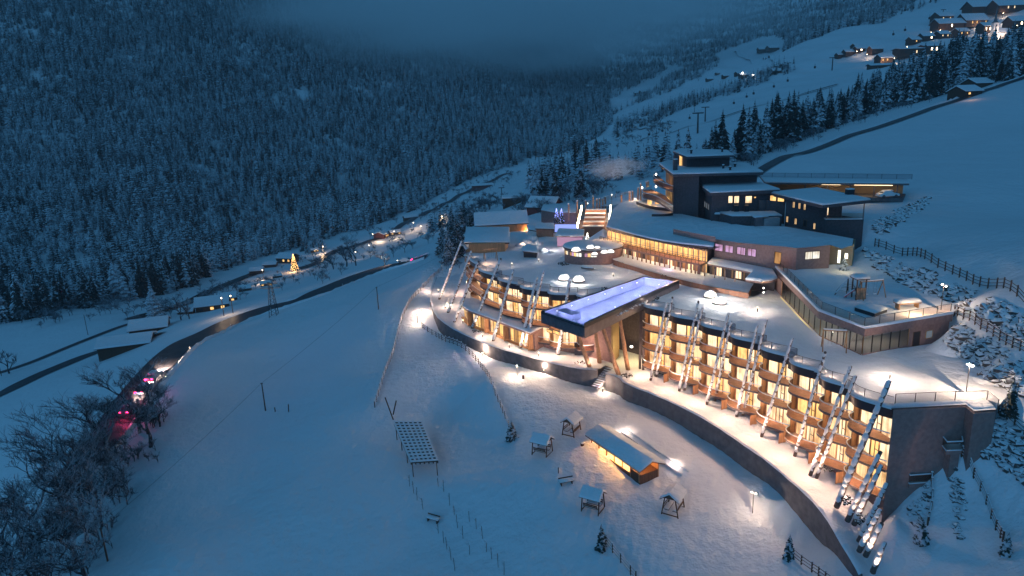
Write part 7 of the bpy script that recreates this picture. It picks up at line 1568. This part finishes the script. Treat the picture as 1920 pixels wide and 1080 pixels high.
for poly, spc, tagn in regions:
    us = [max(-350, min(2270, p[0])) for p in poly]; 
    # area-uniform sampling on the ground
    NP = 300000 if tagn in ('flank', 'back') else 160000
    a_lo = max(A0+.01, math.atan((min(us)-960)/F)-.06); a_hi = min(A1-.01, math.atan((max(us)-960)/F)+.06)
    rmin, rmax = dict(flank=(330, 2600), back=(1100, 3600), band=(600, 2300), grove=(190, 700), wood=(200, 640), valley=(300, 800))[tagn]
    area = .5*(rmax**2-rmin**2)*(a_hi-a_lo); cnt = int(min(NP, area/spc**2)); 
    if tagn == 'back': cnt = 100000
    if tagn == 'flank': cnt = 130000
    a = rng.uniform(a_lo, a_hi, cnt); r_ = np.sqrt(rng.uniform(rmin**2, rmax**2, cnt)); x = r_*np.sin(a); y = r_*np.cos(a)
    fi = (a-A0)/(A1-A0)*(NA-1); fj = (np.log(r_)-L0)/(L1-L0)*(NL-1); i0 = fi.astype(int); j0 = fj.astype(int); f = fi-i0; g = fj-j0; i0 = np.clip(i0, 0, NA-2); j0 = np.clip(j0, 0, NL-2)
    z = GZ[i0, j0]*(1-f)*(1-g)+GZ[i0+1, j0]*f*(1-g)+GZ[i0, j0+1]*(1-f)*g+GZ[i0+1, j0+1]*f*g
    p3 = np.stack([x, y, z], 1); d = p3@FW; U = 960+F*(p3@RT)/d; W = 540-F*(p3@UP)/d
    k = inpoly(U, W, poly)
    if tagn == 'flank':
        for c in clear: k &= ~inpoly(U, W, c)
        k &= (np.sin(x*.021+y*.013)+np.sin(y*.031-x*.017)+rng.uniform(-1, 1, cnt)*1.2) > -2.7
        k &= ~((d < 640) & (rng.random(cnt) < .25))
    if tagn == 'back': k &= (np.sin(x*.012)+np.sin(y*.006+x*.004)+rng.uniform(-1, 1, cnt)*1.2) > -1.9
    if tagn == 'wood': k &= rng.random(cnt) < np.where(U < 1460, .55, .95)
    if tagn == 'grove': k &= rng.random(cnt) < .62
    vis = (U > -330) & (U < 2250) & (W > -330); k &= vis
    h = rng.uniform(10.5, 22, cnt)*(1+.25*np.sin(x*.03)*np.sin(y*.02))
    if tagn == 'grove': h *= .7
    if tagn == 'wood': h *= 1.05
    if tagn == 'valley': h *= .6
    if tagn == 'back': h *= .8
    if tagn == 'band': h *= .68
    for q in np.nonzero(k)[0]: spots.append((x[q], y[q], z[q]-.3, h[q], d[q], tagn, U[q], W[q]))
inv = [i for i, s in enumerate(spots) if -20 < s[6] < 1940 and 0 < s[7] < 1100]
inv.sort(key=lambda i: -spots[i][3]/spots[i][4])
# rough occlusion by the hotel: nothing behind it is counted twice
top_ = set(inv[:262])
MK = dict(flank=[(40,'at the forest foot beyond the left field'),(130,'at the forest foot by the snowy clearing'),(230,'at the forest foot above the barns'),(320,'at the forest foot behind the striped lone spruce'),(420,'at the forest foot above the chalet roofs'),(510,'at the forest foot behind the hamlet'),(600,'at the forest foot above the lit christmas tree'),(700,'at the forest foot behind the red gabled house'),(800,'at the forest foot along the valley road'),(920,'at the far right tip of the flank forest')],
  back=[(1200,'on the closing mountain')], band=[(1180,'low in the strip beside the piste'),(1300,'mid way along the strip beside the piste'),(1420,'high in the strip beside the piste')], valley=[(570,'near the christmas tree'),(830,'on the valley floor left of the hotel spruces')],
  grove=[(1000,'at the left end of the grove behind the hotel'),(1060,'in the grove above the steamy slope'),(1120,'in the grove behind the steam'),(1180,'in the grove left of the tower'),(1240,'in the grove just behind the tower')],
  wood=[(1270,'right behind the tower roof'),(1340,'in the wood below the winding piste track'),(1420,'in the wood over the start of the mountain road'),(1500,'in the middle of the wood above the mountain road'),(1580,'in the wood under the lower village'),(1660,'in the wood below the lit chalet'),(1740,'in the wood left of the mountain road chalets'),(1810,'in the wood under the church'),(1890,'in the wood at the right edge')])
gl_ = dict(flank='spruce in the front rank of the dark wooded flank', back='spruce on the closing mountain', band='spruce in the strip of trees above the piste', grove='snowy spruce in the grove between the piste and the hotel', wood='snowy spruce in the wood above the mountain road', valley='spruce among the valley houses')
for i in top_:
    x, y, z, h, d, tg, U_, W_ = spots[i]
    side = 'left' if U_ < 640 else ('middle' if U_ < 1280 else 'right')
    wd = rng.uniform(.85, 1.3); marks = MK[tg]; mk_ = min(marks, key=lambda q: abs(q[0]-U_))[1]
    size = 'tall' if h > 19 else ('middling' if h > 15.5 else 'short'); form = 'narrow' if wd < .98 else ('broad' if wd > 1.15 else 'slim')
    put_spruce(V((x, y, z)), h, '%s %s spruce %s' % (size, form, mk_), gl_[tg].replace('spruce', 'spruces', 1), MIDS, i, wd)
MKX = 0
rest = [s for i, s in enumerate(spots) if i not in top_]
def scatter(name, pts, protos, label):
    me = bpy.data.meshes.new(name); me.vertices.add(len(pts)); me.vertices.foreach_set('co', np.array([p[:3] for p in pts], dtype=np.float32).ravel())
    at = me.attributes.new('h', 'FLOAT', 'POINT'); at.data.foreach_set('value', np.array([p[3] for p in pts], dtype=np.float32)); me.update()
    o = bpy.data.objects.new(name, me); COL.objects.link(o); o['kind'] = 'stuff'; o['label'] = label
    col = bpy.data.collections.new(name+'_kinds')
    for c, t in protos:
        po_ = bpy.data.objects.new('spruce_kind', c); col.objects.link(po_)
    ng = bpy.data.node_groups.new(name, 'GeometryNodeTree'); ng.interface.new_socket('Geometry', in_out='INPUT', socket_type='NodeSocketGeometry'); ng.interface.new_socket('Geometry', in_out='OUTPUT', socket_type='NodeSocketGeometry')
    N = ng.nodes; gi = N.new('NodeGroupInput'); go_ = N.new('NodeGroupOutput'); ip = N.new('GeometryNodeInstanceOnPoints'); ci = N.new('GeometryNodeCollectionInfo'); ci.inputs[0].default_value = col; ci.inputs['Separate Children'].default_value = True
    mp = N.new('GeometryNodeMeshToPoints')
    na = N.new('GeometryNodeInputNamedAttribute'); na.data_type = 'FLOAT'; na.inputs[0].default_value = 'h'
    rv = N.new('FunctionNodeRandomValue'); rv.data_type = 'FLOAT'; rv.inputs[2].default_value = 0; rv.inputs[3].default_value = 6.283
    rw_ = N.new('FunctionNodeRandomValue'); rw_.data_type = 'FLOAT'; rw_.inputs[2].default_value = .8; rw_.inputs[3].default_value = 1.3; rw_.inputs['Seed'].default_value = 3
    cx = N.new('ShaderNodeCombineXYZ'); cs = N.new('ShaderNodeCombineXYZ'); mu = N.new('ShaderNodeMath'); mu.operation = 'MULTIPLY'
    ri = N.new('FunctionNodeRandomValue'); ri.data_type = 'INT'; ri.inputs[4].default_value = 0; ri.inputs[5].default_value = len(protos)-1; ri.inputs['Seed'].default_value = 9
    l = ng.links; l.new(gi.outputs[0], mp.inputs[0]); l.new(mp.outputs[0], ip.inputs['Points']); l.new(ci.outputs[0], ip.inputs['Instance']); ip.inputs['Pick Instance'].default_value = True; l.new(ri.outputs[2], ip.inputs['Instance Index'])
    l.new(rv.outputs[1], cx.inputs[2]); l.new(cx.outputs[0], ip.inputs['Rotation']); l.new(na.outputs[0], mu.inputs[0]); l.new(rw_.outputs[1], mu.inputs[1]); l.new(mu.outputs[0], cs.inputs[0]); l.new(mu.outputs[0], cs.inputs[1]); l.new(na.outputs[0], cs.inputs[2]); l.new(cs.outputs[0], ip.inputs['Scale']); l.new(ip.outputs[0], go_.inputs[0])
    md = o.modifiers.new('spread', 'NODES'); md.node_group = ng; return o
for tg, nm, lb_ in (('flank', 'flank_forest', 'dense dark snow dusted spruce forest covering the left mountainside'), ('back', 'mountain_forest', 'dark forest on the closing mountain under the fog'), ('band', 'field_woods', 'strips of dark spruces between the far snowy fields'), ('grove', 'grove_woods', 'spruces filling the grove behind the hotel'), ('wood', 'slope_woods', 'spruces filling the wood above the mountain road'), ('valley', 'valley_woods', 'spruces filling the valley floor')):
    pts = [s for s in rest if s[5] == tg]
    if pts: scatter(nm, pts, FARS if tg != 'wood' else MIDS, lb_)
print('TREES', len(spots), {t: sum(s[5] == t for s in spots) for t in ('flank', 'back', 'band', 'grove', 'wood', 'valley')})
# ------------------------------------------------------------------ air: haze, fog bank, steam
def volume(name, dens, col=(.6, .75, .9), box=None, ell=None, noise=None, label=None):
    m = bpy.data.materials.new(name); m.use_nodes = True; nt = m.node_tree; nt.nodes.clear(); v = nt.nodes.new('ShaderNodeVolumePrincipled'); v.inputs['Color'].default_value = (*col, 1); v.inputs['Density'].default_value = dens
    o = nt.nodes.new('ShaderNodeOutputMaterial'); nt.links.new(v.outputs[0], o.inputs['Volume'])
    if noise:
        tc = nt.nodes.new('ShaderNodeTexCoord'); ln = nt.nodes.new('ShaderNodeVectorMath'); ln.operation = 'LENGTH'; nt.links.new(tc.outputs['Object'], ln.inputs[0])
        n = nt.nodes.new('ShaderNodeTexNoise'); n.inputs['Scale'].default_value = noise; n.inputs['Detail'].default_value = 3; nt.links.new(tc.outputs['Object'], n.inputs[0])
        ad = nt.nodes.new('ShaderNodeMath'); ad.operation = 'MULTIPLY_ADD'; nt.links.new(n.outputs[0], ad.inputs[0]); ad.inputs[1].default_value = -1.2; nt.links.new(ln.outputs['Value'], ad.inputs[2])
        mr = nt.nodes.new('ShaderNodeMapRange'); mr.inputs[1].default_value = -.35; mr.inputs[2].default_value = .38; mr.inputs[3].default_value = dens; mr.inputs[4].default_value = 0; mr.interpolation_type = 'SMOOTHSTEP'
        nt.links.new(ad.outputs[0], mr.inputs[0]); nt.links.new(mr.outputs[0], v.inputs['Density'])
    if box: ob = MB().box(box[0], box[1]).build(name, m)
    else:
        vs, fs = blob((0, 0, 0), 1, 1, 16, 10, 0); ob = MB().addmesh(vs, fs).build(name, m); ob.location = ell[0]; ob.scale = ell[1]; ob.rotation_euler = (0, 0, ell[2])
    ob['kind'] = 'stuff'
    if label: ob['label'] = label
    return ob
zt_ = float(GZ.max())+30
volume('haze', .00012, (.95, .98, 1.0), box=((0, 1900, (zt_-240)/2), (8200, 4300, zt_+240)))
fc = PD(880, 22, 1450); volume('fog_bank', .013, (1, 1, 1), ell=(fc, (760, 380, 160), -.12), noise=1.9, label='grey blue fog bank hanging over the valley before the wooded mountain')
sc_ = PD(1155, 312, 178); volume('steam_plume', .26, (.99, .99, 1), ell=(sc_, (10, 4, 3.6), .2), noise=2.2, label='pale steam drifting left of the hotel tower')
